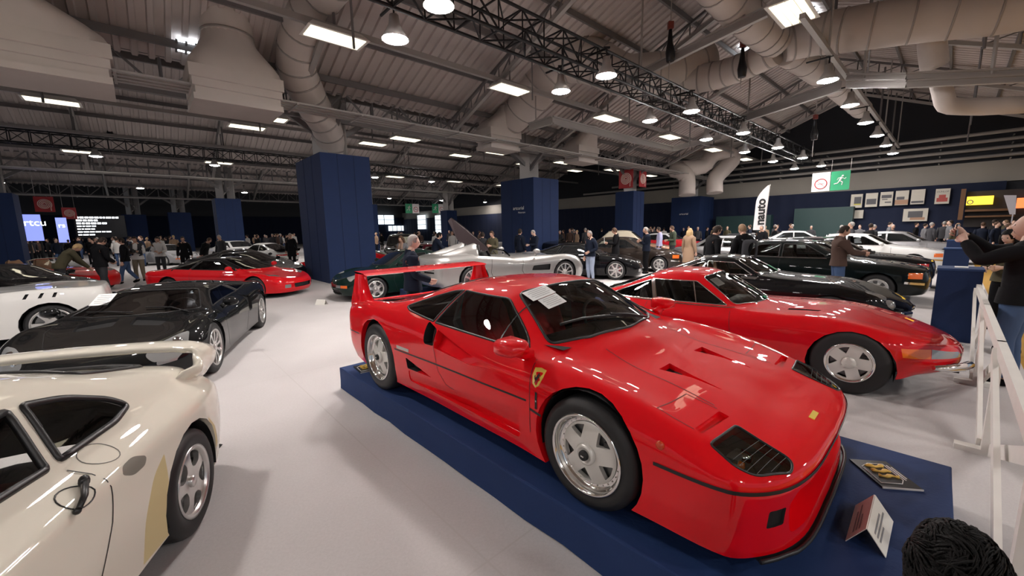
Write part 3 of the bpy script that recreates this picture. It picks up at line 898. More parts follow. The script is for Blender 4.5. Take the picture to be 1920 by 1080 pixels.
def gnet(S):
    wb, fo, ro = S['wb'], S['fo'], S['ro']; sh, hood, W = S['sh'], S['hood'], S['W']
    zs = S.get('sill', [(9, .17), (-9, .17)]); ins = S.get('ins', .09); roof, cant = S.get('roof'), S.get('cant')
    fb = S.get('fback', (.06, .01, 0, .02, .07, .12, .16, .22)); rb = S.get('rback', (.08, .02, 0, .01, .05, .09, .12, .14))
    fbow, rbow = S.get('fbow', .24), S.get('rbow', .18); wf = (.965, .99, 1.0, .985, None, .70, .37, 0)
    nz = S.get('nose', (.17, .28, .45, .53)); tz = S.get('tail', (.24, .34, .52, .66))
    if roof: g0, g1 = roof[0][0], roof[-1][0]; xw1 = S.get('ws1', roof[1][0]); xr0 = S.get('rr0', roof[-2][0])
    else: g0 = g1 = None
    bw = S.get('bow', (.20, .06, .04, .12))
    xf, xr = fo, -(wb + ro)
    st = []
    def cap(x0, sg, back, bow, zz):
        Wx = lin(W, x0 - sg * .1); zsh = lin(sh, x0); zh = lin(hood, x0); out = []
        for f, bq in ((0, 0), (.55, .25), (.88, .78)):
            row = []
            for k in range(8):
                w = (Wx - ins) if k == 4 else Wx * wf[k]
                xk = x0 - sg * (back[k] + bow * bq); zsh, zh = lin(sh, xk), lin(hood, xk)
                z = zz[k] if k < 4 else (zsh if k == 4 else zsh + (zh - zsh) * (.55, .85, 1)[k - 5])
                row.append((xk, w * f, z))
            out.append(row)
        return out
    st += cap(xf, 1, fb, fbow, nz)
    xs = [xf - max(fb) - fbow - .10, xf * .36, 0, -.32]
    if roof: xs += [g0, (g0 * .55 + xw1 * .45), xw1, (xw1 + xr0) / 2 + .02, xr0, (xr0 + g1) / 2, g1]
    else: xs += [-.75, -1.2, -1.7]
    xs += [-wb, -(wb + ro * .45), xr + max(rb) + rbow + .10] + S.get('xs', [])
    xs = sorted(xs, reverse=True); ys = []
    for x in xs:
        if not ys or ys[-1] - x > .075: ys.append(x)
        elif roof and x in (g0, xw1, xr0, g1): ys[-1] = x
    for x in ys:
        Wx, z0, zsh, zh = lin(W, x), lin(zs, x), lin(sh, x), lin(hood, x)
        row = [(x, Wx * .97, z0), (x, Wx * .992, z0 + .28 * (zsh - z0)), (x, Wx, z0 + .58 * (zsh - z0)), (x, Wx * .985, z0 + .82 * (zsh - z0)), (x, Wx - ins, zsh)]
        if roof and g1 - 1e-6 <= x <= g0 + 1e-6:
            yc, zc, zr = lin(cant, x, 1), lin(cant, x, 2), lin(roof, x)
            b = lin([(g0, bw[0]), (xw1, bw[1]), (xr0, -bw[2]), (g1, -bw[3])], x)
            row += [(x, yc, zc), (x + b * .78, yc * .55, zc + (zr - zc) * .78), (x + b, 0, zr)]
        else:
            b = 0
            if roof:
                if x > g0: b = bw[0] * max(0, 1 - (x - g0) / .6)
                else: b = -bw[3] * max(0, 1 - (g1 - x) / .5)
            row += [(x, Wx * .70, zsh + (zh - zsh) * .55), (x + b * .78, Wx * .37, zsh + (zh - zsh) * .88), (x + b, 0, zh)]
        st.append(row)
    st += cap(xr, -1, rb, rbow, tz)[::-1]
    return st
def ws_poly(S, front=True):
    roof, cant, bw = S['roof'], S['cant'], S.get('bow', (.20, .06, .04, .12))
    e = S.get('frame', .05)
    if not front: e = S.get('rframe', e)
    if front:
        x0, x1, b0, b1, d = roof[0][0], S.get('ws1', roof[1][0]), bw[0], bw[1], -1
    else:
        x0, x1, b0, b1, d = roof[-1][0], S.get('rr0', roof[-2][0]), -bw[3], -bw[2], 1
    xa, xb = x0 + d * .03, x1 - d * (.03 if front else S.get('rtop', .03))
    ya, yb = lin(cant, xa, 1) - e, lin(cant, xb, 1) - e
    return rpoly([(xa, ya), (xb, yb), (xb + b1 * .78, yb * .55), (xb + b1, 0), (xb + b1 * .78, -yb * .55), (xb, -yb), (xa, -ya), (xa + b0 * .78, -ya * .55), (xa + b0, 0), (xa + b0 * .78, ya * .55)], [.06, .05, 0, 0, 0, .05, .06, 0, 0, 0], 3)
def gcar(name, label, S, X, Y, yaw, col, z=0, det=(4, 3), roofcol=None, glassm=None, group=None, wheels=None, interior=None, metal=0, trimc=True, extra=None):
    root = empty(name, (X, Y, z), R(yaw), label, S.get('cat', 'car'), group)
    pm = paint('paint_%d_%d_%d' % tuple(int(c * 999) for c in col), col, .35 if metal else .5, metal)
    G = net_surface(gnet(S), det[0], det[1]); bm = shell_bm(G); P = Proj(bm)
    gm = glassm or car_glass; tr = trimc
    def pane(nb, nm):
        RB = MB()
        if tr: trim(RB, nb, S.get('trim_r', .010), 0, 5)
        o = from_bm(nb, nm, gm, root)
        if RB.v: RB.build('window_seal', S.get('seal', seal), o)
    if S.get('roof'):
        zb = S['roof'][0][1] - .12
        for s in (1, -1):
            for nm, pg in zip(('door_glass', 'quarter_glass', 'side_glass'), S.get('sw', [])):
                f = cut(bm, pg, 'side', lambda c, n, s=s: c.y * s > .25 and n.y * s > .1 and c.z > zb - .1)
                pane(take(bm, f), nm)
        for nm, fr in (('windscreen', True), ('rear_screen', False)):
            if S.get('no_rear') and not fr: continue
            f = cut(bm, ws_poly(S, fr), 'top', lambda c, n: n.z > .05 and c.z > zb - .15)
            pane(take(bm, f), nm)
    ra, rz = S.get('arch_r', .36), S.get('arch_z', .32)
    arch_cut(bm, 0, rz, ra, lipw=.06, n=20); arch_cut(bm, -S['wb'], rz + .01, S.get('arch_r2', ra + .01), lipw=.06, n=20)
    for nm, view, pg, mk, mirr in S.get('lamps', []):
        for s in ((1, -1) if mirr else (1,)):
            k = {'side': None, 'top': 1, 'front': 0, 'rear': 0}[view]
            pp = pg if k is None else [tuple(v * (s if i == k else 1) for i, v in enumerate(p)) for p in pg]
            flt = {'side': lambda c, n: c.y * s > .2 and n.y * s > .1, 'top': lambda c, n: n.z > .1 and c.z > .35, 'front': lambda c, n: n.x > .12 and c.x > 0, 'rear': lambda c, n: n.x < -.12 and c.x < -1.5}[view]
            f = cut(bm, pp, 'front' if view == 'rear' else view, flt)
            if not f: continue
            if mk == 'black': f = recess(bm, f, {'side': (0, -s * .05, 0), 'top': (0, 0, -.04), 'front': (-.05, 0, 0), 'rear': (.04, 0, 0)}[view], walls=True)
            nb = take(bm, f)
            from_bm(nb, nm, LM[mk] if isinstance(mk, str) else mk, root, mk != 'black')
    mi = None
    if roofcol:
        zt = S['roof'][0][1] + S.get('roof_dz', .03)
        rf = [f for f in bm.faces if f.calc_center_median().z > zt and S['roof'][-1][0] - .1 < f.calc_center_median().x < S['roof'][0][0] + .2]
        from_bm(take(bm, rf), 'roof', roofcol, root)
    bm.normal_update(); from_bm(bm, 'body', pm, root)
    q = MB(); hwf, hwr = lin(S['W'], 0), lin(S['W'], -S['wb'])
    tw = S.get('tw', .23); rt, rr, sty = wheels or S['wheel']
    underbody(q, [(0, rz, ra - .012, hwf - tw - .14, hwf - .03), (-S['wb'], rz + .01, ra - .004, hwr - tw - .14, hwr - .03)], S['fo'] - S.get('under_in', .16), -(S['wb'] + S['ro']) + .12, hwf - .08, lin(S.get('sill', [(0, .17)]), -1) + .02, .2)
    q.build('underbody', blackm, root)
    for x, hw in ((0, hwf), (-S['wb'], hwr)):
        for s in (1, -1): add_wheel(root, sty, rt, tw, rr, x, hw - .025, s, 0, R(10))
    for key, nm, mm, off in (('lines', 'panel_joint', blackm, .0015), ('chrome', 'bright_trim', chrome, .006)):
        for view, pts, w, mirr in S.get(key, []):
            for s in ((1, -1) if mirr else (1,)):
                pp = pts if view == 'side' else ([(x, y * s) for x, y in pts] if view == 'top' else [(y * s, zz) for y, zz in pts])
                q = MB(); P.line(q, pp, view, w, s, 0, off)
                if q.v: q.build(nm, mm, root)
    if 'mirror' in S:
        x, y, zz = S['mirror']
        for s in (1, -1):
            q = MB(); q.sphere((x, s * y, zz), (.075, .105, .065), 12, 8); q.tube([(x + .03, s * (y - .12), zz - .07), (x, s * (y - .05), zz - .02)], [.035, .03], 8)
            q.build('mirror', S.get('mirror_m', pm), root)
    if interior:
        cm, sm = interior; x0, x1 = S['roof'][0][0], S['roof'][-1][0]; w = hwf - .14
        q = MB(); q.box(((x0 + x1) / 2, 0, .28), (abs(x1 - x0) * .9, 2 * w, .06)); q.box((x0 - .12, 0, S['roof'][0][1] - .14), (.34, 2 * w - .1, .18)); q.box((x0 - .8, 0, .42), (1.0, .2, .2))
        for s in (1, -1): q.box(((x0 + x1) / 2, s * w, .52), (abs(x1 - x0) * .8, .05, .42))
        q.build('cabin', cm, root)
        zz = S.get('seat_z', .26); xs = S.get('seat_x', S.get('ws1', S['roof'][1][0]) - .35)
        for s in (1, -1): seat(root, xs, s * .36, zz, sm, sm, S.get('seat_h', .78))
        steering(root, x0 - .42, .36 * S.get('drive', 1), S['roof'][0][1] - .06)
    if extra: extra(root, P, pm, G, S)
    return root
# ------------------------------------------------------------------ red wedge car with the tall wing, on the navy platform
red = paint('red_paint', (.74, .0025, .009))
rubber = mat('window_rubber', (.010, .010, .011), .4)
blackm = mat('vent_black', (.006, .006, .007), .6)
gl_dark = glass('tinted_glass', (.42, .44, .44))
gl_clear = glass('clear_glass', (.80, .82, .80))
PH = .257
CAR_X, CAR_Y, CAR_YAW = 1.05, 2.679, -.8151
plat_c = Matrix.Translation((CAR_X, CAR_Y, 0)) @ Matrix.Rotation(CAR_YAW, 4, 'Z')
q = MB()
def pl(x, y, z): return plat_c @ Vector((x, y, z))
n = 48; rows = []
ring = []
x0, x1, y0, y1 = -3.41, 1.42, -1.0, 1.03
per = [(x0 + (x1 - x0) * k / 16, y0) for k in range(16)] + [(x1, y0 + (y1 - y0) * k / 8) for k in range(8)] + [(x1 - (x1 - x0) * k / 16, y1) for k in range(16)] + [(x0, y1 - (y1 - y0) * k / 8) for k in range(8)]
def ringz(z, off, wob):
    out = []
    for k, (x, y) in enumerate(per):
        w = wob * math.sin(k * 2.7) + off
        nx = (-1 if x <= x0 + 1e-6 else (1 if x >= x1 - 1e-6 else 0)); ny = (-1 if y <= y0 + 1e-6 else (1 if y >= y1 - 1e-6 else 0))
        out.append(pl(x + nx * w, y + ny * w, z + (.004 * math.sin(k * 1.9) if z < .1 else 0)))
    return out
q.grid([ringz(.006, .004, .006), ringz(.10, 0, .003), ringz(PH - .012, 0, .001), ringz(PH - .003, -.003, 0), ringz(PH, -.012, 0)], smooth=False, closed=True)
q.add(ringz(PH, -.012, 0), [list(range(48))])
tag(q.build('display_platform', mat('platform_cloth', (.005, .028, .115), .8, var=.10, vscale=3, bump=.15, bscale=60)), 'long low navy cloth-covered platform under the red car with the tall wing', 'platform')

F40 = empty('sports_car', (CAR_X, CAR_Y, PH), CAR_YAW, 'bright red wedge-shaped sports car with tall rear wing on the navy platform', 'car')
NET = [
 # sill, low, line, upper, shoulder, cant, inner, centre
 [(.945, 0, .115), (.93, 0, .25), (.955, 0, .43), (.945, 0, .468), (.90, 0, .492), (.84, 0, .512), (.79, 0, .525), (.74, 0, .537)],
 [(.935, .43, .115), (.925, .45, .25), (.94, .45, .43), (.925, .45, .468), (.882, .42, .495), (.83, .32, .515), (.77, .2, .532), (.70, 0, .545)],
 [(.835, .745, .115), (.83, .765, .25), (.84, .778, .43), (.828, .774, .468), (.80, .735, .493), (.755, .57, .530), (.69, .31, .552), (.62, 0, .568)],
 [(.715, .878, .12), (.715, .89, .26), (.715, .895, .435), (.705, .886, .485), (.67, .83, .537), (.63, .64, .570), (.58, .34, .590), (.53, 0, .597)],
 [(.40, .905, .125), (.40, .92, .27), (.40, .925, .44), (.40, .915, .54), (.385, .835, .635), (.36, .63, .635), (.34, .34, .645), (.31, 0, .652)],
 [(.0, .92, .13), (.0, .935, .28), (.0, .94, .46), (.0, .93, .60), (.0, .835, .712), (.0, .64, .690), (.0, .35, .698), (.01, 0, .706)],
 [(-.30, .915, .135), (-.30, .932, .28), (-.30, .938, .47), (-.30, .93, .62), (-.30, .825, .742), (-.30, .68, .742), (-.20, .38, .765), (-.14, 0, .778)],
 [(-.46, .905, .135), (-.46, .93, .28), (-.46, .936, .475), (-.46, .93, .62), (-.46, .84, .745), (-.46, .70, .770), (-.32, .40, .800), (-.26, 0, .812)],
 [(-.72, .90, .135), (-.72, .93, .28), (-.72, .936, .48), (-.72, .935, .62), (-.72, .855, .748), (-.72, .615, .925), (-.62, .34, .960), (-.58, 0, .968)],
 [(-.95, .90, .135), (-.95, .93, .28), (-.95, .938, .485), (-.95, .937, .63), (-.95, .868, .757), (-.95, .548, 1.052), (-.89, .30, 1.083), (-.87, 0, 1.094)],
 [(-1.25, .90, .135), (-1.25, .935, .28), (-1.25, .942, .49), (-1.25, .942, .64), (-1.25, .88, .775), (-1.25, .54, 1.082), (-1.25, .30, 1.114), (-1.25, 0, 1.124)],
 [(-1.6, .905, .14), (-1.6, .945, .285), (-1.6, .955, .50), (-1.6, .952, .66), (-1.6, .89, .800), (-1.6, .555, 1.058), (-1.6, .31, 1.098), (-1.6, 0, 1.110)],
 [(-1.95, .92, .145), (-1.95, .958, .29), (-1.95, .970, .51), (-1.95, .965, .68), (-1.95, .895, .828), (-1.95, .615, .970), (-1.95, .34, 1.022), (-1.95, 0, 1.034)],
 [(-2.25, .93, .15), (-2.25, .968, .295), (-2.25, .980, .52), (-2.25, .975, .69), (-2.25, .895, .848), (-2.25, .665, .890), (-2.25, .38, .925), (-2.25, 0, .936)],
 [(-2.55, .935, .16), (-2.55, .970, .30), (-2.55, .982, .52), (-2.55, .975, .70), (-2.55, .89, .855), (-2.55, .70, .838), (-2.55, .40, .845), (-2.55, 0, .85)],
 [(-2.90, .925, .18), (-2.90, .955, .31), (-2.90, .965, .51), (-2.90, .955, .69), (-2.90, .875, .830), (-2.90, .71, .800), (-2.90, .42, .792), (-2.90, 0, .790)],
 [(-3.18, .88, .22), (-3.19, .915, .33), (-3.20, .925, .50), (-3.20, .915, .67), (-3.20, .84, .795), (-3.18, .70, .775), (-3.17, .42, .770), (-3.16, 0, .768)],
 [(-3.30, .72, .24), (-3.32, .77, .34), (-3.34, .80, .49), (-3.34, .79, .65), (-3.32, .74, .765), (-3.28, .62, .755), (-3.26, .40, .752), (-3.25, 0, .750)],
 [(-3.33, .0, .26), (-3.36, .0, .35), (-3.38, .0, .49), (-3.38, .0, .64), (-3.36, .0, .745), (-3.32, .0, .742), (-3.30, .0, .740), (-3.28, 0, .738)],
]
G = net_surface(NET, su=6, sv=5, vsharp=(2,))
bm = shell_bm(G)
P0 = Proj(bm)                      # the whole body before cutting
RB = MB()                          # rubber trims
# side windows
SW = rpoly([(-.505, .762), (-.94, 1.034), (-1.44, 1.045), (-1.515, .808)], [.01, .05, .01, .01])
QW = rpoly([(-1.545, .812), (-1.472, 1.045), (-1.60, 1.028), (-1.84, .955), (-2.02, .878), (-1.94, .852)], [.01, .01, .1, .1, .03, .03])
for s in (-1, 1):
    f = cut(bm, SW, 'side', lambda c, n, s=s: c.y * s > .3 and n.y * s > .1 and c.z > .72); glass_part(bm, f, 'door_glass', gl_clear, F40, RB)
    f = cut(bm, QW, 'side', lambda c, n, s=s: c.y * s > .3 and n.y * s > .1 and c.z > .78); glass_part(bm, f, 'quarter_glass', gl_clear, F40, RB)
WS = rpoly([(-.475, .655), (-.93, .50), (-.89, .28), (-.885, 0), (-.89, -.28), (-.93, -.50), (-.475, -.655), (-.34, -.40), (-.275, 0), (-.34, .40)], [.05, .06, 0, 0, 0, .06, .05, 0, 0, 0])
f = cut(bm, WS, 'top', lambda c, n: c.x > -1.05 and c.z > .74 and n.z > .1); glass_part(bm, f, 'windscreen', gl_clear, F40, RB, .011)
RWp = rpoly([(-1.78, .46), (-2.50, .56), (-2.62, 0), (-2.50, -.56), (-1.78, -.46)], [.06, .08, 0, .08, .06])
f = cut(bm, RWp, 'top', lambda c, n: c.x < -1.6 and c.z > .74); RWo = glass_part(bm, f, 'rear_screen', gl_dark, F40, RB)
# rear deck vents
for s in (-1, 1):
    f = cut(bm, rpoly([(-2.62, s * .66), (-2.98, s * .74), (-2.98, s * .50), (-2.70, s * .48)], .03), 'top', lambda c, n: n.z > .3)
    f = recess(bm, f, (0, 0, -.035), walls=True); from_bm(take(bm, f), 'deck_vent', blackm, F40, False)
# wheel arches
arch_cut(bm, 0, .330, .352, lipw=.07)
arch_cut(bm, -2.45, .345, .366, lipw=.07)
# upper intake with its groove, lower intake, sill trough
for s in (-1, 1):
    gr = [(-1.44, .765), (-.78, .615), (-1.0, .590), (-1.44, .625)]
    f = cut(bm, gr, 'side', SIDE(s, .3))
    f = recess(bm, f, (0, -s * .080, 0), lambda c: max(0, min(1, (-.78 - c.x) / .66)) * max(0, min(1, (c.z - .60 + .02) / .10)))
    f = cut(bm, rpoly([(-1.60, .812), (-1.445, .765), (-1.445, .640), (-1.585, .635)], .03), 'side', SIDE(s, .3))
    f = recess(bm, f, (0, -s * .09, 0), walls=True); from_bm(take(bm, f), 'side_intake', blackm, F40, False)  # floor and walls coloured black for the dark of a deeper intake
    tr = rpoly([(-.50, .415), (-.50, .215), (-1.85, .245), (-1.85, .345), (-1.35, .335)], [.03, .04, .02, .02, .1])
    f = cut(bm, tr, 'side', SIDE(s, .1))
    f = recess(bm, f, (0, -s * .05, 0), lambda c: max(0.05, min(1, (c.x + 1.95) / .8)))
    lo = rpoly([(-1.88, .455), (-1.62, .395), (-1.50, .365), (-1.86, .36)], .015)
    f = cut(bm, lo, 'side', SIDE(s, .1))
    f = recess(bm, f, (0, -s * .07, 0), lambda c: max(0, min(1, (-1.48 - c.x) / .3)), walls=True)
    bl = [x for x in f if x.is_valid and x.calc_center_median().x < -1.74]
    from_bm(take(bm, bl), 'lower_intake', blackm, F40)
# bonnet: NACA ducts, slots, lamp covers
for s in (-1, 1):
    na = [(.12, s * .185), (.12, s * .325), (.20, s * .300), (.30, s * .270), (.46, s * .256), (.46, s * .250), (.30, s * .238), (.20, s * .210)]
    if s < 0: na = na[::-1]
    f = cut(bm, na, 'top', UP); f = recess(bm, f, (0, 0, -.035), lambda c: max(0, min(1, (.48 - c.x) / .34)))
    bl = [x for x in f if x.is_valid and x.calc_center_median().x < .21]
    from_bm(take(bm, bl), 'bonnet_duct', blackm, F40)
    sl = rpoly([(.535, s * .50), (.585, s * .50), (.555, s * .775), (.520, s * .765)], .01)
    f = cut(bm, sl, 'top', UP); recess(bm, f, (0, 0, -.022))
    hl = rpoly([(.63, s * .545), (.605, s * .805), (.71, s * .825), (.79, s * .785), (.885, s * .63), (.87, s * .555)], [.02, .02, .03, .05, .03, .03])
    f = cut(bm, hl, 'top', lambda c, n: n.z > .1 and c.z > .40)
    nb = take(bm, f, keep=True); f = recess(bm, f, (-.01, 0, -.05))
    hb = take(bm, f); ho = from_bm(hb, 'lamp_tray', mat('lamp_tray', (.05, .052, .05), .35), F40)
    qq = MB()
    qq.box((.68, s * .69, .475), (.05, .11, .06), 0); qq.lathe([(.001, .02), (.03, .015), (.04, -.03)], 14, 1, axis='x', c=(.72, s * .655, .475)); qq.lathe([(.001, .02), (.022, .015), (.03, -.03)], 14, 2, axis='x', c=(.71, s * .725, .470))
    qq.build('lamp_unit', [mat('lamp_grey', (.25, .25, .24), .35), mat('lamp_chrome', (.75, .75, .72), .12, 1), mat('amber_lens', (.75, .16, .01), .2, 0, .5)], ho)
    qq = MB(); PP2 = Proj(nb)
    for k in range(5): PP2.line(qq, [(.735 + .028 * k, s * .555), (.700 + .028 * k, s * .80)], 'top', .0015)
    qq.build('lens_line', mat('lens_line', (.16, .17, .17), .3), ho)
    qs = MB(); trim(qs, nb, .006); lc = from_bm(nb, 'lamp_cover', glass('smoked_glass', (.55, .58, .56)), F40); qs.build('window_seal', rubber, lc)
# nose: mouth, vents
f = cut(bm, rpoly([(-.62, .185), (.62, .185), (.655, .34), (.60, .395), (-.60, .395), (-.655, .34)], .03), 'front', lambda c, n: c.x > .7 and n.x > .2)
f = recess(bm, f, (-.115, 0, 0), lambda c: max(0, min(1, (.66 - abs(c.y)) / .34)))
f2 = cut(bm, rpoly([(-.25, .22), (.25, .22), (.27, .35), (-.27, .35)], .02), 'front', lambda c, n: c.x > .6 and n.x > .2)
f2 = recess(bm, f2, (-.06, 0, 0)); from_bm(take(bm, f2), 'grille_mesh', blackm, F40)
for s in (-1, 1):
    f = cut(bm, rpoly([(s * .672, .25), (s * .757, .25), (s * .757, .335), (s * .672, .335)], .010), 'front', lambda c, n: c.x > .6 and n.x > .1)
    f = recess(bm, f, (-.012, 0, 0), walls=True); from_bm(take(bm, f), 'nose_vent', blackm, F40, False)
bm.normal_update()
body = from_bm(bm, 'body', red, F40)
# black waist line, panel joints, plates
for s in (-1, 1):
    for pts, w in (([(-.43, .498), (-.9, .493), (-1.5, .497), (-2.06, .498)], .013), ([(-2.84, .50), (-3.18, .49)], .013)):
        q = MB(); P0.line(q, pts, 'side', w, s); q.build('waist_line', rubber, F40)
q = MB(); ed = [Vector(p) for p in G[:, 10] if p[0] > .36]; ed = [Vector((p.x, -p.y, p.z)) for p in ed[::-1]] + ed[1:]; rows = []
for k, p in enumerate(ed):
    d = ed[min(k + 1, len(ed) - 1)] - ed[max(k - 1, 0)]; n = d.cross(Vector((0, 0, 1))).normalized(); n = n if n.dot(p - Vector((0, 0, p.z))) > 0 else -n
    rows.append([p + n * .003 + Vector((0, 0, .009)), p + n * .004, p + n * .003 - Vector((0, 0, .009))])
q.grid(rows); q.build('nose_waist_line', rubber, F40)
JL = []
for s in (-1, 1):
    JL += [([(-1.47, .765), (-1.44, .60), (-1.40, .45), (-1.30, .36), (-1.2, .345)], 'side', .005, s), ([(-.42, .74), (-.40, .62), (-.40, .30)], 'side', .006, s), ([(-.20, s * .42), (.2, s * .44), (.50, s * .47)], 'top', .006, 1),
           ([(.52, s * .49), (.36, s * .49), (.34, s * .785), (.52, s * .775)], 'top', .005, 1), ([(-2.3, s * .70), (-2.62, s * .75), (-3.1, s * .76)], 'top', .005, 1)]
for pts, v_, w, sg in JL:
    q = MB(); P0.line(q, pts, v_, w, sg); q.build('panel_joint', mat('joint_dark', (.10, .004, .006), .6), F40)
q = MB()
for s in (-1, 1): (P0.patch(q, [(-2.02, .512), (-1.82, .512), (-1.82, .54), (-2.02, .54)], 'side', s), q.build('side_strip', mat('plate_silver', (.6, .58, .55), .3, .6), F40), q.__init__())
for s in (-1, 1):
    q = MB(); SHp = [(-.352 + x * .045, .655 + z * .05) for x, z in ((-.95, 1), (0, 1.12), (.95, 1), (.9, .2), (.55, -.7), (0, -1.1), (-.55, -.7), (-.9, .2))]
    P0.patch(q, SHp, 'side', s, 0, .004)
    yb = P0.hit((-.352, .655), 'side', s)[0]; nn = P0.hit((-.352, .655), 'side', s)[1]; nn = nn if nn.y * s > 0 else -nn
    xx = Vector((s * -1, 0, 0)); zz = nn.cross(xx); zz = zz if zz.z > 0 else -zz
    T = lambda p: yb + nn * (.0045 + p[2] * .01) + xx * (p[0] * .055) + zz * (p[1] * .066)
    horse_mesh(T, q, 1)
    q.build('shield_badge', [mat('badge_yellow', (.80, .60, .10), .3, 0, .5), blackm], F40)
    q = MB(); P0.line(q, [(-.345, .575), (-.345, .47)], 'side', .018, s, 0, .003); P0.line(q, [(-.40, .455), (-.305, .44)], 'side', .016, s, 0, .003)
    P0.line(q, [(-.345, .525), (-.345, .515)], 'side', .010, s, 1, .005); q.build('bonnet_latch', [rubber, mat('latch_chrome', (.7, .7, .7), .2, 1)], F40)
    h, nrm = P0.hit((.425, .535), 'side', s)
    q = MB(); q.sphere(h, (.022, .016, .022), 12, 6); q.build('side_marker', mat('amber_dim', (.55, .05, .012), .25, 0, .5), F40)
q = MB(); P0.patch(q, [(.835, -.055), (.835, .055), (.862, .055), (.862, -.055)], 'top', 1, 0, .004); q.build('nose_badge', MATS['badge_yellow'], F40)
# front lip
q = MB(); e = [(p[0], p[1], p[2]) for p in G[:, 0]]; e = [p for p in e if p[0] > .80]
L = [(x + .020 * (1 if y < .6 else .6), -y * 1.02, .105) for x, y, z in e[::-1]] + [(x + .020 * (1 if y < .6 else .6), y * 1.02, .105) for x, y, z in e[1:]]
q.tube(L, .010, 8)
I = [(p[0] - .16, p[1] * .9, .112) for p in L]; q.grid([[(p[0], p[1], .10) for p in L], [(p[0], p[1], .104) for p in I]])
q.build('chin_lip', mat('lip_rubber', (.014, .016, .02), .4), F40)
q = MB(); underbody(q, [(0, .330, .338, .55, .90), (-2.45, .345, .360, .52, .93)], .86, -3.25, .84, .16, .3); q.build('underbody', blackm, F40)
# wing
q = MB()
for s in (-1, 1):
    sec = []
    for zz, xf, xr, th in ((.70, -2.58, -3.34, .075), (.80, -2.72, -3.31, .07), (.90, -2.84, -3.25, .055), (1.00, -2.90, -3.20, .045), (1.055, -2.915, -3.185, .04), (1.10, -2.925, -3.175, .036)):
        m = (xf + xr) / 2; yc = .825 - .02 * (zz - .8)
        sec.append([(xf, s * yc, zz), ((xf * .8 + xr * .2), s * (yc + th), zz), ((xf * .2 + xr * .8), s * (yc + th * .9), zz), (xr, s * yc, zz), ((xf * .2 + xr * .8), s * (yc - th * .8), zz), ((xf * .8 + xr * .2), s * (yc - th * .8), zz)])
    q.grid(sec, closed=True, flip=s > 0); q.add(sec[-1], [list(range(6))])
air = [(-2.90, 1.088), (-2.95, 1.105), (-3.05, 1.112), (-3.19, 1.118), (-3.19, 1.108), (-3.05, 1.085), (-2.95, 1.075)]
q.grid([[(x, y, z) for x, z in air] for y in (-.835, -.4, 0, .4, .835)], closed=True, smooth=False)
q.build('rear_wing', red, F40, rc=True)
# mirrors
for s in (-1, 1):
    q = MB(); rows = []
    for k, (x, sc) in enumerate(((-.395, .05), (-.41, .7), (-.45, .95), (-.52, 1), (-.575, 1), (-.58, .92))):
        rows.append([(x, s * (.98 + .086 * sc * c), .832 + .047 * sc * d) for c, d in ((-1, -.8), (-.9, .8), (-.7, 1), (.6, 1), (.95, .7), (1, -.5), (.8, -1), (-.8, -1))])
    q.grid(rows, closed=True, flip=s < 0); q.add(rows[0], [list(range(8))])
    q.tube([(-.50, s * .83, .752), (-.50, s * .90, .775), (-.50, s * .95, .81)], [.045, .035, .04], 10)
    mo = q.build('mirror', red, F40, rc=True)
    q = MB(); q.add([tuple(Vector(p) + Vector((-.003, 0, 0))) for p in rows[-1]], [list(range(8))]); q.build('mirror_glass', mat('mirror_glass', (.6, .6, .6), .03, 1), mo)
for s in (-1, 1):
    q = MB(); P0.line(q, [(-.79, .995), (-.785, .785)], 'side', .011, s, 0, .004); q.build('window_divider', rubber, F40)
# wiper
q = MB(); q.tube([P0.hit((x, y), 'top')[0] + Vector((0, 0, .022)) for x, y in ((-.52, -.50), (-.465, -.32), (-.415, -.12), (-.375, .08), (-.35, .20))], .010, 6)
q.tube([P0.hit((x, y), 'top')[0] + Vector((0, 0, .035)) for x, y in ((-.30, .30), (-.36, .12), (-.40, -.06))], .009, 6)
q.build('wiper', rubber, F40)
# interior
dk_in = mat('cabin_dark', (.015, .014, .014), .7); redcloth = mat('seat_red', (.55, .02, .022), .8); lining_red = mat('lining_red', (.20, .008, .010), .8)
q = MB(); q.box((-1.25, 0, .24), (1.9, 1.6, .06)); q.box((-2.06, 0, .55), (.06, 1.66, .58))
q.add([(-.36, -.66, .77), (-.36, .66, .77), (-.62, .72, .80), (-.62, -.72, .80), (-.66, -.72, .60), (-.66, .72, .60)], [(0, 1, 2, 3), (3, 2, 5, 4)])
q.box((-1.1, 0, .36), (1.1, .2, .22)); q.sphere((-.64, .36, .79), (.12, .2, .07), 14, 8)
q.build('cabin', dk_in, F40)
for s in (1, -1):
    q = MB(); q.add([(-.62, s * .80, .74), (-1.45, s * .80, .76), (-1.45, s * .83, .40), (-.62, s * .83, .40)], [(0, 1, 2, 3)]); q.build('door_lining', lining_red, F40)
for s in (-1, 1): seat(F40, -1.36, s * .36, .25, redcloth, dk_in, .80)
steering(F40, -.80, .36, .74)
for s in (-1, 1):
    q = MB(); q.tube([(-.05, s * .0, .0), (-.05, 0, .0)], .001, 4)
for x, R_, w_, rr, st, yy in ((0, .314, .245, .222, 0, .925), (-2.45, .333, .335, .222, 0, .965)):
    for s in (-1, 1): add_wheel(F40, 'star', R_, w_, rr, x, yy, s, 0, R(-8))
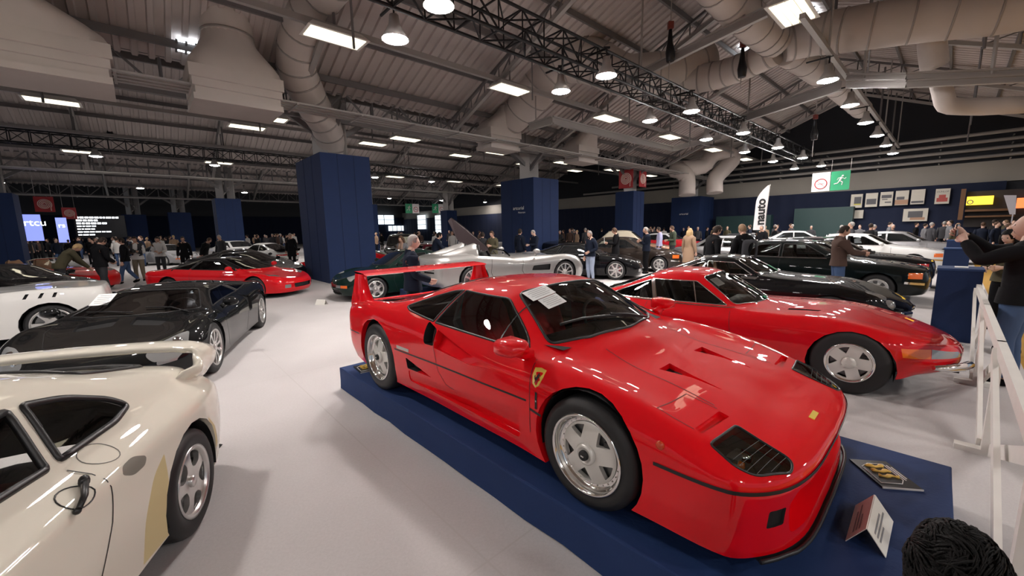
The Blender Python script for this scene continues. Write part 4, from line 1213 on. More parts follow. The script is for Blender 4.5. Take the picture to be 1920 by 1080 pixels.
# ------------------------------------------------------------------ the cars round the platform
sheet_white = mat('sheet_paper', (.80, .80, .79), .6)
ink = mat('grey_ink', (.25, .25, .26), .7)
def sheet(o3, x, y, w, h, label, lines=5):
    """a white printed sheet lying behind a windscreen (world coordinates)"""
    Mx = frame_matrix(o3, x, y); q = MB()
    q.add([Mx @ Vector(p) for p in ((-w / 2, -h / 2, 0), (w / 2, -h / 2, 0), (w / 2, h / 2, 0), (-w / 2, h / 2, 0), (-w / 2, -h / 2, .002), (w / 2, -h / 2, .002), (w / 2, h / 2, .002), (-w / 2, h / 2, .002))], [(3, 2, 1, 0), (4, 5, 6, 7), (0, 1, 5, 4), (1, 2, 6, 5), (2, 3, 7, 6), (3, 0, 4, 7)])
    o = q.build('printed_sheet', sheet_white); q = MB()
    for k in range(lines):
        yy = h * (.32 - .64 * k / max(1, lines - 1)); ww = w * (.40 if k % 2 else .32)
        q.add([Mx @ Vector(p) for p in ((-ww, yy, .003), (ww, yy, .003), (ww, yy + h * .03, .003), (-ww, yy + h * .03, .003))], [(0, 1, 2, 3)])
    q.build('print_lines', ink, o)
    return tag(o, label, 'sheet', 'printed sheets at windscreens')
def carpt(root, p):
    m = Matrix.Translation(root.location) @ Matrix.Rotation(root.rotation_euler[2], 4, 'Z'); return m @ Vector(p)
def cardir(root, p): return Matrix.Rotation(root.rotation_euler[2], 3, 'Z') @ Vector(p)
# sheets behind the hero's windscreen, hung under the glass
nrm = Vector((.29, 0, .70)).normalized(); sx_, sy_ = Vector((0, 1, 0)), Vector((-.70, 0, .29)).normalized()
for (x, y), w, h, lb in (((-.835, -.375), .24, .13, 'upper white sheet on the windscreen of the red wedge-shaped car'), ((-.715, -.36), .19, .12, 'lower white sheet on the windscreen of the red wedge-shaped car')):
    hp, hn = P0.hit((x, y), 'top'); sy2 = hn.cross(Vector((0, 1, 0))); sy2 = sy2 if sy2.z > 0 else -sy2; sx2 = sy2.cross(hn); sx2 = sx2 if sx2.y > 0 else -sx2
    sheet(carpt(F40, hp + hn * .010), cardir(F40, sx2), cardir(F40, sy2), w, h, lb)

# --- red long-bonnet coupe (right)
DAY = dict(under_in=.42, wb=2.40, fo=.88, ro=.95, ins=.10, W=[(.93, .62), (.7, .78), (.4, .84), (0, .87), (-1.2, .86), (-2.4, .88), (-3.3, .78)],
    sh=[(.93, .475), (.72, .56), (.4, .655), (0, .745), (-.5, .765), (-1.0, .745), (-1.6, .735), (-2.3, .76), (-2.7, .77), (-3.35, .68)],
    hood=[(.93, .49), (.7, .60), (.4, .68), (0, .77), (-.5, .825), (-.9, .835), (-1.2, .83), (-2.9, .80), (-3.35, .70)],
    sill=[(.93, .24), (.45, .25), (0, .18), (-2.4, .18), (-3.4, .3)], nose=(.27, .32, .40, .455), tail=(.3, .38, .5, .6), fback=(.12, .05, 0, .0, .02, .05, .09, .14), fbow=.30,
    roof=[(-1.14, .80), (-1.64, 1.155), (-1.95, 1.195), (-2.25, 1.165), (-3.05, .84)], ws1=-1.64, rr0=-2.30, bow=(.24, .08, .03, .10),
    cant=[(-1.14, .66, .775), (-1.64, .50, 1.095), (-1.95, .50, 1.135), (-2.3, .52, 1.08), (-2.65, .58, .93), (-3.05, .64, .80)],
    sw=[rpoly([(-1.235, .795), (-1.665, 1.060), (-2.245, 1.055), (-2.13, .79)], [.01, .03, .02, .01]), rpoly([(-2.175, .79), (-2.285, 1.045), (-2.62, .915), (-2.86, .81), (-2.6, .79)], [.01, .02, .05, .02, .02])],
    seal=chrome, trim_r=.008, wheel=(.345, .205, 'starsmall'), arch_r=.375, arch_z=.305, tw=.20, seat_x=-2.15, drive=1, seat_h=.72,
    lamps=[('indicator', 'side', [(.38, .565), (.60, .55), (.60, .465), (.40, .475)], 'amber', True), ('side_lens', 'side', [(.605, .55), (.80, .505), (.86, .45), (.605, .465)], 'head', True),
           ('bonnet_vent', 'top', [(-.30, .40), (-.62, .42), (-.62, .50), (-.33, .46)], 'black', True)],
    lines=[('top', [(-1.0, .58), (-.4, .60), (.2, .56), (.6, .46)], .006, True), ('side', [(-1.18, .74), (-1.14, .45), (-1.2, .22)], .005, True), ('side', [(-2.25, .76), (-2.28, .45), (-2.15, .24)], .005, True)],
    chrome=[('side', [(-1.15, .775), (-1.7, .765), (-2.3, .775), (-2.85, .79)], .012, True), ('side', [(-1.70, 1.05), (-1.60, .79)], .014, True), ('side', [(-2.265, 1.06), (-2.152, .785)], .028, True)])
def day_extra(root, P, pm, G, S):
    for s in (1, -1):
        q = MB(); q.tube([(.62, s * .76, .405), (.72, s * .69, .40), (.82, s * .56, .40), (.885, s * .40, .40), (.89, s * .32, .40)], [.022, .035, .04, .038, .02], 10)
        q.build('bumper', chrome, root)
        q = MB(); q.box((.76, s * .50, .37), (.10, .10, .07)); q.build('bumper_iron', blackm, root)
    q = MB(); q.tube([P.hit((x, y), 'top')[0] + Vector((0, 0, .016)) for x, y in ((-1.0, .25), (-1.22, .30), (-1.42, .30))], .007, 5); q.tube([P.hit((x, y), 'top')[0] + Vector((0, 0, .016)) for x, y in ((-1.02, -.20), (-1.25, -.12), (-1.43, -.08))], .007, 5)
    q.build('wiper', chrome, root)
grey_in = mat('cabin_grey', (.10, .10, .095), .7)
DAYT = gcar('coupe', 'red long-bonnet classic coupe parked behind the platform, beside the white barrier', DAY, 4.11, 4.68, -43, (.62, .004, .010), det=(6, 5), glassm=gl_clear, interior=(dk_in, mat('seat_black', (.02, .02, .02), .5)), extra=day_extra)
sheet(carpt(DAYT, (-1.48, -.28, 1.035)), cardir(DAYT, (0, 1, 0)), cardir(DAYT, (-.55, 0, .42)), .30, .14, 'white sheet behind the windscreen of the red long-bonnet coupe')

# --- black low supercar on the left
GTS = dict(wb=2.71, fo=.95, ro=.98, ins=.12, W=[(.95, .80), (.6, .92), (0, .965), (-.7, .945), (-1.7, .95), (-2.71, .985), (-3.6, .90)],
    sh=[(.95, .47), (.7, .555), (.35, .68), (0, .765), (-.45, .765), (-1.0, .75), (-1.7, .80), (-2.3, .87), (-2.71, .885), (-3.3, .85), (-3.69, .80)],
    hood=[(.95, .47), (.6, .56), (.2, .66), (-.2, .75), (-.45, .80), (-3.2, .86), (-3.69, .80)], sill=[(.95, .13), (0, .14), (-3.7, .2)], nose=(.12, .24, .38, .46), fbow=.34, fback=(.03, .02, 0, .04, .10, .14, .18, .22),
    roof=[(-.40, .79), (-1.12, 1.03), (-1.5, 1.065), (-1.95, 1.05), (-3.2, .87)], rr0=-2.0, bow=(.22, .06, .02, .05), cant=[(-.40, .76, .785), (-1.12, .54, .995), (-1.5, .53, 1.025), (-2.0, .55, 1.0), (-2.6, .62, .93), (-3.2, .66, .87)],
    sw=[rpoly([(-.56, .80), (-1.14, .965), (-1.70, .98), (-1.80, .85)], [.01, .04, .03, .02]), rpoly([(-1.87, .86), (-1.78, .98), (-2.05, .95), (-2.35, .90)], .02)],
    wheel=(.335, .235, 'multi'), arch_r=.365, arch_z=.325, mirror=(-.66, .99, .84), frame=.06,
    lamps=[('headlamp', 'top', rpoly([(.40, .81), (.45, .71), (.64, .55), (.78, .50), (.80, .57), (.70, .73), (.54, .82)], .03), 'head', True), ('bonnet_vent', 'top', rpoly([(.02, .08), (.10, .42), (-.10, .46), (-.18, .08)], .03), 'black', True),
           ('lower_lamp', 'front', rpoly([(.60, .37), (.74, .38), (.72, .44), (.60, .43)], .02), 'head', True), ('nose_intake', 'front', rpoly([(.02, .20), (.36, .20), (.40, .33), (.02, .35)], .03), 'black', True),
           ('side_marker', 'side', [(.58, .47), (.70, .46), (.70, .495), (.58, .505)], 'red', True), ('side_intake', 'side', rpoly([(-1.72, .80), (-2.0, .72), (-1.98, .50), (-1.80, .48)], .03), 'black', True)],
    lines=[('side', [(-.50, .76), (-.55, .45), (-.62, .2)], .006, True), ('side', [(-1.75, .82), (-1.74, .5), (-1.62, .2)], .006, True), ('top', [(-.3, .70), (.1, .66), (.45, .50), (.66, .2), (.70, 0)], .006, True)])
def gt_extra(root, P, pm, G, S):
    q = MB(); q.lathe([(.001, .02), (.07, .018), (.08, .0)], 20, axis='x'); o = q.build('nose_badge', chrome, root)
    h, n = P.hit((0, .43), 'front'); o.location = h; o.scale = (.4, 1, .45)
    q = MB(); q.tube([P.hit((x, y), 'top')[0] + Vector((0, 0, .02)) for x, y in ((-.26, .02), (-.36, -.28), (-.44, -.52))], .008, 5); q.tube([P.hit((x, y), 'top')[0] + Vector((0, 0, .02)) for x, y in ((-.28, .60), (-.38, .38), (-.40, .1))], .008, 5); q.build('wiper', blackm, root)
    for s in (1, -1):
        for k in range(2):
            q = MB(); x, y = (.54, .73) if k else (.68, .60); h, n = P.hit((x, y * s), 'top')
            if h: q.lathe([(.001, .004), (.040, .003), (.052, -.01)], 18, axis='z'); o = q.build('lamp_bulb', chrome, root); o.location = h + Vector((0, 0, .004)); o.rotation_euler = n.to_track_quat('Z', 'Y').to_euler()
GTC = gcar('supercar', 'black low supercar with round-cornered headlamps, nose toward the camera, behind the cream car', GTS, -4.82, 4.84, -69.1, (.004, .0045, .005), det=(6, 5), glassm=gl_dark, interior=(dk_in, dk_in), extra=gt_extra)
sheet(carpt(GTC, (-.83, -.52, .955)), cardir(GTC, (0, 1, 0)), cardir(GTC, (-.70, .0, .30)), .20, .30, 'white sheet inside the windscreen of the black low supercar')

# --- cream coupe with hoop wing (foreground left)
LM['scoop'] = mat('scoop_grey', (.20, .19, .16), .5); LM['yel'] = mat('yellowed_filler', (.62, .52, .27), .55)
SUP = dict(rframe=.17, rtop=.42, wb=2.55, fo=.97, ro=.99, ins=.15, W=[(.97, .74), (.5, .88), (0, .905), (-1.0, .875), (-1.7, .885), (-2.2, .91), (-2.55, .925), (-3.0, .89), (-3.5, .82)],
    sh=[(.97, .58), (.4, .76), (0, .81), (-.6, .84), (-1.2, .84), (-1.8, .85), (-2.3, .86), (-2.6, .855), (-3.1, .825), (-3.54, .76)],
    hood=[(.97, .60), (.4, .78), (0, .84), (-.45, .90), (-3.0, .92), (-3.3, .88), (-3.54, .80)], sill=[(.97, .18), (0, .18), (-2.5, .20), (-3.6, .28)], tail=(.28, .38, .54, .67),
    roof=[(-.52, .91), (-1.22, 1.23), (-1.55, 1.275), (-2.0, 1.245), (-3.05, .93)], rr0=-2.05, bow=(.26, .08, .03, .10), cant=[(-.52, .70, .88), (-1.22, .555, 1.155), (-1.6, .55, 1.19), (-2.0, .57, 1.14), (-2.5, .65, 1.0), (-3.05, .68, .89)],
    sw=[rpoly([(-.72, .905), (-1.28, 1.105), (-1.86, 1.115), (-1.80, .875)], [.02, .06, .01, .01]), rpoly([(-1.87, .875), (-1.93, 1.11), (-2.12, 1.065), (-2.30, .975), (-2.36, .91), (-2.22, .88)], [.01, .02, .06, .06, .03, .04])],
    trim_r=.016, wheel=(.315, .205, 'five'), arch_r=.345, arch_r2=.352, arch_z=.32, tw=.24, seat_x=-1.50, drive=-1,
    lamps=[('headlamp', 'top', rpoly([(.72, .55), (.55, .84), (.30, .80), (.45, .52)], .05), 'head', True), ('side_scoop', 'side', rpoly([(-2.12, .72), (-2.05, .76), (-1.97, .755), (-1.94, .725), (-2.0, .685), (-2.09, .685)], .03), 'scoop', True), ('arch_filler', 'side', rpoly([(-2.24, .66), (-2.13, .60), (-2.02, .42), (-2.00, .215), (-2.25, .2)], [.01, .06, .08, .01, .01]), 'yel', True), ('arch_filler', 'side', rpoly([(-2.78, .62), (-2.90, .50), (-2.97, .34), (-2.86, .33), (-2.82, .5)], .02), 'yel', True), ('tail_lamp', 'rear', rpoly([(.35, .60), (.74, .60), (.74, .72), (.35, .72)], .03), 'red', True)],
    lines=[('side', [(-1.845, .835), (-1.868, .79), (-1.862, .72), (-1.82, .58), (-1.73, .42), (-1.62, .24)], .006, True), ('top', [(-3.06, .72), (-3.10, .4), (-3.12, 0)], .005, True)])
cream_in = mat('cabin_burgundy', (.17, .030, .036), .5)
yel = mat('yellowed_filler', (.42, .33, .13), .55)
def sup_extra(root, P, pm, G, S):
    # hoop wing: one loop from fender to fender
    path = [(-3.10, .66, .68), (-3.14, .70, .79), (-3.20, .745, .84), (-3.26, .75, .90), (-3.30, .725, .945), (-3.33, .65, .972), (-3.35, .5, .985), (-3.36, .25, .992), (-3.36, 0, .995)]
    path = path + [(x, -y, z) for x, y, z in path[-2::-1]]
    A = cat1(np.array(path), 4); rows = []; L = len(A)
    for i, p in enumerate(A):
        d = Vector(A[min(i + 1, L - 1)] - A[max(i - 1, 0)]).normalized(); xx = Vector((1, 0, 0)); xx = (xx - d * xx.dot(d)).normalized(); yy = d.cross(xx)
        t = abs(i / (L - 1) - .5) * 2; ch = .14 + .22 * max(0, (t - .72) / .28) ** 1.0; th = .030 + .02 * max(0, (t - .6) / .4)
        rows.append([Vector(p) + xx * (ch * a) + yy * (th * b) for a, b in ((1, 0), (.7, .8), (.2, 1), (-.5, .8), (-1, .15), (-1, -.15), (-.5, -.6), (.2, -.9), (.7, -.7))])
    q = MB(); q.grid(rows, closed=True); q.build('hoop_wing', pm, root, rc=True)
    for s in (1, -1):
        # door handle, scoop, filler cap, yellowed arch edge
        h, n = P.hit((-1.75, .765), 'side', s); n = n if n.y * s > 0 else -n
        q = MB(); hs = [P.hit((x, zz), 'side', s)[0] for x, zz in ((-1.67, .735), (-1.73, .757), (-1.80, .785))]
        q.tube([p + n * .022 for p in hs], [.010, .012, .014], 8); q.sphere(hs[2] + n * .018, (.024, .018, .026), 10, 6); q.sphere(hs[0] + n * .012, (.014, .014, .014), 8, 5)
        q.build('door_handle', seal, root)
        q = MB(); ring = [P.hit((-1.735 + .065 * math.cos(a), .765 + .036 * math.sin(a)), 'side', s)[0] + n * .001 for a in [2 * math.pi * k / 20 for k in range(21)]]; q.tube(ring, .003, 5, caps=False); q.build('handle_cup', seal, root)
        q = MB(); ring = [P.hit((-1.99 + .075 * math.cos(a), .825 + .042 * math.sin(a) + .006 * math.cos(a)), 'side', s)[0] + n * .0008 for a in [2 * math.pi * k / 24 for k in range(25)]]; q.tube(ring, .0022, 5, caps=False); q.build('filler_flap', mat('joint_grey', (.22, .21, .19), .6), root)
def sup_pre(bm): pass
CREAM = (.74, .70, .60)
SUPC = gcar('coupe', 'cream white coupe with hoop rear wing and burgundy cabin filling the lower left corner', SUP, -2.03, -.43, -71.9, CREAM, det=(7, 6), glassm=gl_clear, interior=(cream_in, cream_in), extra=sup_extra)
# --- the other cars: silhouettes shared by kind, set out as in the hall
def K(**k): return k
NSX = dict(wb=2.53, fo=.93, ro=.97, ins=.11, W=[(.93, .76), (.5, .88), (0, .90), (-1.2, .885), (-2.53, .905), (-3.4, .84)],
    sh=[(.93, .50), (.5, .62), (0, .72), (-.6, .745), (-1.4, .77), (-2.2, .80), (-2.6, .82), (-3.5, .80)], hood=[(.93, .50), (.4, .63), (-.2, .75), (-.4, .80), (-2.9, .84), (-3.5, .81)],
    nose=(.14, .24, .38, .46), tail=(.28, .40, .58, .72), roof=[(-.35, .81), (-1.15, 1.13), (-1.5, 1.165), (-1.8, 1.14), (-2.9, .85)], rr0=-1.85, bow=(.24, .07, .02, .06),
    cant=[(-.35, .70, .79), (-1.15, .52, 1.09), (-1.5, .51, 1.12), (-1.85, .53, 1.07), (-2.4, .60, .93), (-2.9, .66, .83)], sw=[rpoly([(-.55, .80), (-1.18, 1.06), (-1.70, 1.08), (-1.92, .84)], .02), rpoly([(-1.98, .84), (-1.80, 1.04), (-2.5, .86)], .02)],
    wheel=(.31, .21, 'five'), arch_r=.345, arch_z=.31, mirror=(-.62, .97, .87), sill=[(0, .15), (-3, .17)],
    lamps=[('headlamp', 'top', rpoly([(.55, .50), (.42, .78), (.25, .74), (.38, .48)], .03), 'head', True), ('nose_intake', 'front', rpoly([(-.38, .26), (.38, .26), (.40, .38), (-.40, .38)], .03), 'black', False), ('fog_lamp', 'front', rpoly([(.50, .27), (.66, .27), (.66, .37), (.50, .37)], .02), 'head', True), ('tail_lamp', 'rear', rpoly([(.2, .62), (.78, .62), (.78, .72), (.2, .72)], .02), 'red', True)],
    lines=[('side', [(-.55, .75), (-.50, .45), (-.58, .2)], .008, True), ('side', [(-1.9, .78), (-1.86, .5), (-1.8, .2)], .008, True)])
def var(S, **k):
    d = dict(S); d.update(k); return d
dkroof = paint('black_roof', (.010, .010, .011))
gcar('sports_car', 'red low sports car with black roof, behind the black supercar on the left', var(NSX, tail=(.28, .42, .60, .74)), -7.15, 12.0, -4, (.60, .006, .012), roofcol=dkroof, glassm=gl_dark, interior=(dk_in, dk_in))
gcar('coupe', 'black and silver coupe right behind the red sports car with black roof', var(NSX, wheel=(.32, .22, 'multi')), -8.9, 15.2, -6, (.012, .013, .015), glassm=gl_clear, interior=(grey_in, grey_in))
gcar('coupe', 'matt black coupe whose roof shows behind the black and silver coupe', var(NSX), -11.0, 18.2, -6, (.03, .03, .032))
P911 = dict(wb=2.27, fo=.90, ro=1.05, ins=.13, W=[(.9, .70), (.5, .82), (0, .85), (-1.1, .82), (-2.27, .90), (-3.1, .80)],
    sh=[(.9, .54), (.5, .70), (.1, .79), (-.5, .78), (-1.2, .80), (-2.0, .83), (-2.4, .85), (-3.32, .72)], hood=[(.9, .52), (.4, .66), (-.2, .80), (-.45, .86), (-2.9, .88), (-3.32, .72)],
    nose=(.17, .28, .42, .49), tail=(.28, .38, .52, .64), roof=[(-.42, .87), (-1.0, 1.25), (-1.35, 1.31), (-1.8, 1.26), (-2.9, .88)], rr0=-1.85, bow=(.18, .06, .02, .08),
    cant=[(-.42, .66, .86), (-1.0, .52, 1.20), (-1.35, .52, 1.245), (-1.85, .54, 1.16), (-2.4, .60, .98), (-2.9, .64, .85)], sw=[rpoly([(-.60, .88), (-1.02, 1.17), (-1.58, 1.19), (-1.60, .86)], .03), rpoly([(-1.66, .86), (-1.66, 1.18), (-1.95, 1.10), (-2.35, .94), (-2.2, .87)], .04)],
    wheel=(.31, .21, 'star'), arch_r=.345, arch_z=.31, mirror=(-.66, .92, .95),
    lamps=[('headlamp', 'top', rpoly([(.66, .52), (.62, .70), (.42, .74), (.40, .56)], .07), 'head', True), ('indicator', 'front', rpoly([(.48, .37), (.66, .37), (.66, .44), (.48, .44)], .01), 'amber', True), ('fog_lamp', 'front', rpoly([(.26, .37), (.47, .37), (.47, .44), (.26, .44)], .01), 'head', True), ('nose_intake', 'front', rpoly([(-.45, .20), (.45, .20), (.45, .32), (-.45, .32)], .02), 'black', False), ('tail_lamp', 'rear', rpoly([(-.75, .56), (.75, .56), (.75, .64), (-.75, .64)], .01), 'red', False)],
    lines=[('side', [(-.55, .8), (-.5, .5), (-.6, .2)], .008, True), ('side', [(-1.62, .84), (-1.66, .5), (-1.5, .2)], .008, True)])
gcar('sports_car', 'dark green sports car with orange indicator, beyond the red wing', var(P911, wheel=(.31, .21, 'five')), -4.1, 11.2, -143, (.004, .016, .013))
def ducktail(root, P, pm, G, S):
    q = MB(); q.hexa([(-2.75, -.62, .86), (-3.30, -.66, .80), (-3.30, .66, .80), (-2.75, .62, .86), (-2.85, -.6, .90), (-3.42, -.66, .96), (-3.42, .66, .96), (-2.85, .6, .90)]); q.build('tail_wing', pm, root)
gcar('sports_car', 'white sports car with tail wing facing left, beyond the black cars on the left', var(P911), -15.9, 24.6, 158, (.78, .78, .76), glassm=gl_dark, interior=(dk_in, dk_in), extra=ducktail)
gcar('coupe', 'red coupe with silver spoked wheel half hidden behind the big navy column', var(NSX, wheel=(.33, .24, 'multi')), -8.3, 17.3, -170, (.55, .006, .010))
gcar('sports_car', 'dark maroon car between the big navy column and the bald man', var(P911, wheel=(.31, .21, 'multi')), -4.4, 15.6, -118, (.05, .004, .008), glassm=gl_dark, interior=(cream_in, cream_in))
# cars at the left edge
SLO = dict(wb=2.6, fo=.95, ro=.74, ins=.12, W=[(.95, .80), (0, .95), (-1.5, .93), (-2.6, .96), (-3.3, .90)], sh=[(.95, .60), (0, .80), (-1.2, .82), (-2.0, .92), (-2.6, .94), (-3.34, .90)],
    hood=[(.95, .58), (0, .76), (-.4, .84), (-1.7, .93), (-3.34, .92)], tail=(.24, .36, .58, .76), rbow=.10, roof=[(-.1, .80), (-.72, 1.12), (-1.0, 1.14), (-1.2, 1.11), (-1.62, .94)], rr0=-1.22, no_rear=True, bow=(.2, .05, .02, .05),
    cant=[(-.1, .70, .79), (-.72, .54, 1.08), (-1.0, .54, 1.09), (-1.22, .56, 1.05), (-1.62, .64, .92)], sw=[rpoly([(-.3, .82), (-.72, 1.04), (-1.15, 1.03), (-1.28, .86)], .03)],
    wheel=(.335, .26, 'seven'), arch_r=.37, arch_z=.325,
    lamps=[('slot_vent', 'side', [(-2.32, .80), (-2.36, .80), (-2.40, .88), (-2.36, .88)], 'black', True), ('slot_vent', 'side', [(-2.49, .80), (-2.53, .80), (-2.57, .88), (-2.53, .88)], 'black', True), ('slot_vent', 'side', [(-2.65, .80), (-2.69, .80), (-2.72, .875), (-2.68, .875)], 'black', True), ('side_intake', 'side', rpoly([(-1.78, .86), (-2.05, .84), (-2.08, .70), (-1.85, .64), (-1.7, .68)], .04), 'black', True)])
gcar('supercar', 'white mid-engined car with three slot vents at the left edge', SLO, -10.47, 5.70, -137.5, (.74, .73, .70), det=(5, 4))
gcar('coupe', 'black low car at the left edge between the white car and the red open car', var(NSX, no_rear=True), -11.9, 10.3, -4, (.004, .004, .005))
# roadsters
ROAD = dict(wb=2.5, fo=.95, ro=.95, ins=.12, W=[(.95, .74), (.5, .86), (0, .89), (-1.2, .87), (-2.5, .90), (-3.4, .80)], sh=[(.95, .54), (.4, .70), (0, .76), (-1.2, .76), (-2.0, .79), (-2.6, .82), (-3.45, .76)],
    hood=[(.95, .54), (.4, .72), (-.5, .82), (-.9, .80), (-1.0, .60), (-2.2, .60), (-2.35, .82), (-3.45, .78)], xs=[-.9, -1.02, -2.2, -2.36], wheel=(.32, .22, 'five'), arch_r=.35, arch_z=.315,
    lamps=[('headlamp', 'top', rpoly([(.60, .48), (.50, .76), (.30, .72), (.40, .46)], .05), 'head', True)])
tan = mat('tan_leather', (.34, .20, .11), .6)
def open_cabin(root, P, pm, G, S):
    q = MB(); q.tube([(-.62, -.74, .78), (-.95, -.66, 1.08), (-1.0, -.4, 1.13), (-1.0, .4, 1.13), (-.95, .66, 1.08), (-.62, .74, .78)], .022, 8); q.build('windscreen_frame', chrome, root)
    q = MB(); q.add([(-.60, -.70, .80), (-.96, -.6, 1.10), (-.98, .0, 1.12), (-.96, .6, 1.10), (-.60, .70, .80), (-.50, 0, .82)], [(0, 5, 2, 1), (5, 4, 3, 2)]); q.build('windscreen', gl_clear, root)
    for s in (1, -1): seat(root, -1.75, s * .36, .30, tan, tan, .78)
    q = MB(); q.box((-2.25, 0, .80), (.30, 1.4, .10)); q.build('folded_hood', tan, root)
    steering(root, -1.1, .36, .78)
gcar('convertible', 'red open car with tan seats at the left edge, people leaning over it', ROAD, -14.6, 13.5, -8, (.60, .010, .012), extra=open_cabin)
# silver show roadster with raised door
SLR = var(ROAD, wb=2.70, fo=.98, ro=1.05, W=[(.98, .80), (.5, .93), (0, .975), (-1.2, .93), (-2.7, .98), (-3.6, .88)], sh=[(.98, .58), (.5, .78), (.1, .86), (-.5, .84), (-1.4, .80), (-2.2, .90), (-2.8, .94), (-3.4, .92), (-3.75, .86)],
    hood=[(.98, .56), (.5, .72), (-.2, .84), (-.9, .88), (-1.5, .86), (-1.65, .66), (-2.5, .66), (-2.62, .98), (-3.3, .96), (-3.75, .86)], xs=[-1.5, -1.66, -2.5, -2.64], tail=(.22, .34, .56, .74), wheel=(.345, .26, 'multi'), arch_r=.385, arch_z=.335,
    lamps=[('side_gill', 'side', rpoly([(-.48, .62), (-1.0, .60), (-1.05, .48), (-.50, .46)], .03), 'black', True), ('rear_gill', 'rear', [(.30, .62), (.74, .62), (.74, .66), (.30, .66)], 'black', True), ('rear_gill', 'rear', [(.30, .70), (.74, .70), (.74, .74), (.30, .74)], 'black', True), ('rear_gill', 'rear', [(.30, .54), (.74, .54), (.74, .58), (.30, .58)], 'black', True), ('headlamp', 'top', rpoly([(.60, .52), (.40, .84), (.15, .82), (.30, .52)], .08), 'head', True)],
    lines=[('side', [(-1.28, .80), (-1.35, .5), (-1.15, .2)], .012, True), ('side', [(-2.2, .86), (-2.25, .5), (-2.1, .2)], .010, True), ('top', [(-.35, .9), (-.4, .45), (-.42, 0)], .010, True)])
def slr_extra(root, P, pm, G, S):
    for s in (1, -1):      # headrest fairings
        q = MB(); rows = []
        for x, h, w in ((-2.38, .82, .03), (-2.40, 1.20, .15), (-2.46, 1.22, .17), (-2.75, 1.14, .15), (-3.15, 1.02, .10), (-3.5, .90, .03)):
            rows.append([(x, s * .40 + w * a, .78 + (h - .78) * b) for a, b in ((-1.5, 0), (-1.05, .6), (-.6, .95), (0, 1), (.6, .95), (1.05, .6), (1.5, 0))])
        q.grid(rows); q.add(rows[0], [list(range(7))]); q.build('head_fairing', pm, root, rc=True)
        q = MB(); q.tube([(-2.36, s * .40 - .14, .84), (-2.385, s * .40 - .13, 1.16), (-2.385, s * .40 + .13, 1.16), (-2.36, s * .40 + .14, .84)], .03, 6); q.build('headrest_pad', dk_in, root)
        seat(root, -1.95, s * .40, .30, dk_in, dk_in, .70)
    # raised scissor door on the far side
    q = MB()
    A = [(-1.30, .86, .62), (-1.42, .95, 1.02), (-2.05, 1.15, 1.62), (-2.42, 1.22, 1.90), (-2.52, 1.2, 1.82), (-2.30, 1.14, 1.30), (-1.80, .98, .74)]
    q.add([Vector(p) for p in A] + [Vector(p) + Vector((.05, .09, .02)) for p in A], [list(range(7))], False, 1); n = 7
    q.add([Vector(p) for p in A] + [Vector(p) + Vector((.05, .09, .02)) for p in A], [list(range(7, 14))[::-1]] + [(i, (i + 1) % n, n + (i + 1) % n, n + i) for i in range(n)], False, 0)
    q.build('raised_door', [paint('silver_door', (.62, .60, .57), .3, .6), mat('door_lining_dark', (.018, .006, .008), .6)], root)
    q = MB(); q.tube([(-1.5, -.55, .86), (-1.56, -.3, 1.0), (-1.56, .3, 1.0), (-1.5, .55, .86)], .02, 6); q.build('wind_deflector', gl_clear, root)
    q = MB(); 
    for s in (1, -1): q.sphere((-.95, s * 1.0, .97), (.10, .09, .07), 10, 6); q.tube([(-.9, s * .86, .86), (-.93, s * .95, .94)], .03, 6)
    q.build('mirror', pm, root)
    steering(root, -1.45, .40, .78)
gcar('show_roadster', 'silver open two-seat roadster with twin headrest humps and one door raised', SLR, 1.0, 11.75, 29, (.36, .35, .335), z=.26, extra=slr_extra, metal=.55)
q = MB(); c = Matrix.Translation((1.0, 11.75, 0)) @ Matrix.Rotation(R(29), 4, 'Z'); q.hexa([c @ Vector(p) for p in ((-4.0, -1.15, 0), (1.2, -1.15, 0), (1.2, 1.15, 0), (-4.0, 1.15, 0), (-4.0, -1.15, .258), (1.2, -1.15, .258), (1.2, 1.15, .258), (-4.0, 1.15, .258))])
tag(q.build('display_platform', navy), 'low navy platform under the silver open roadster', 'platform')
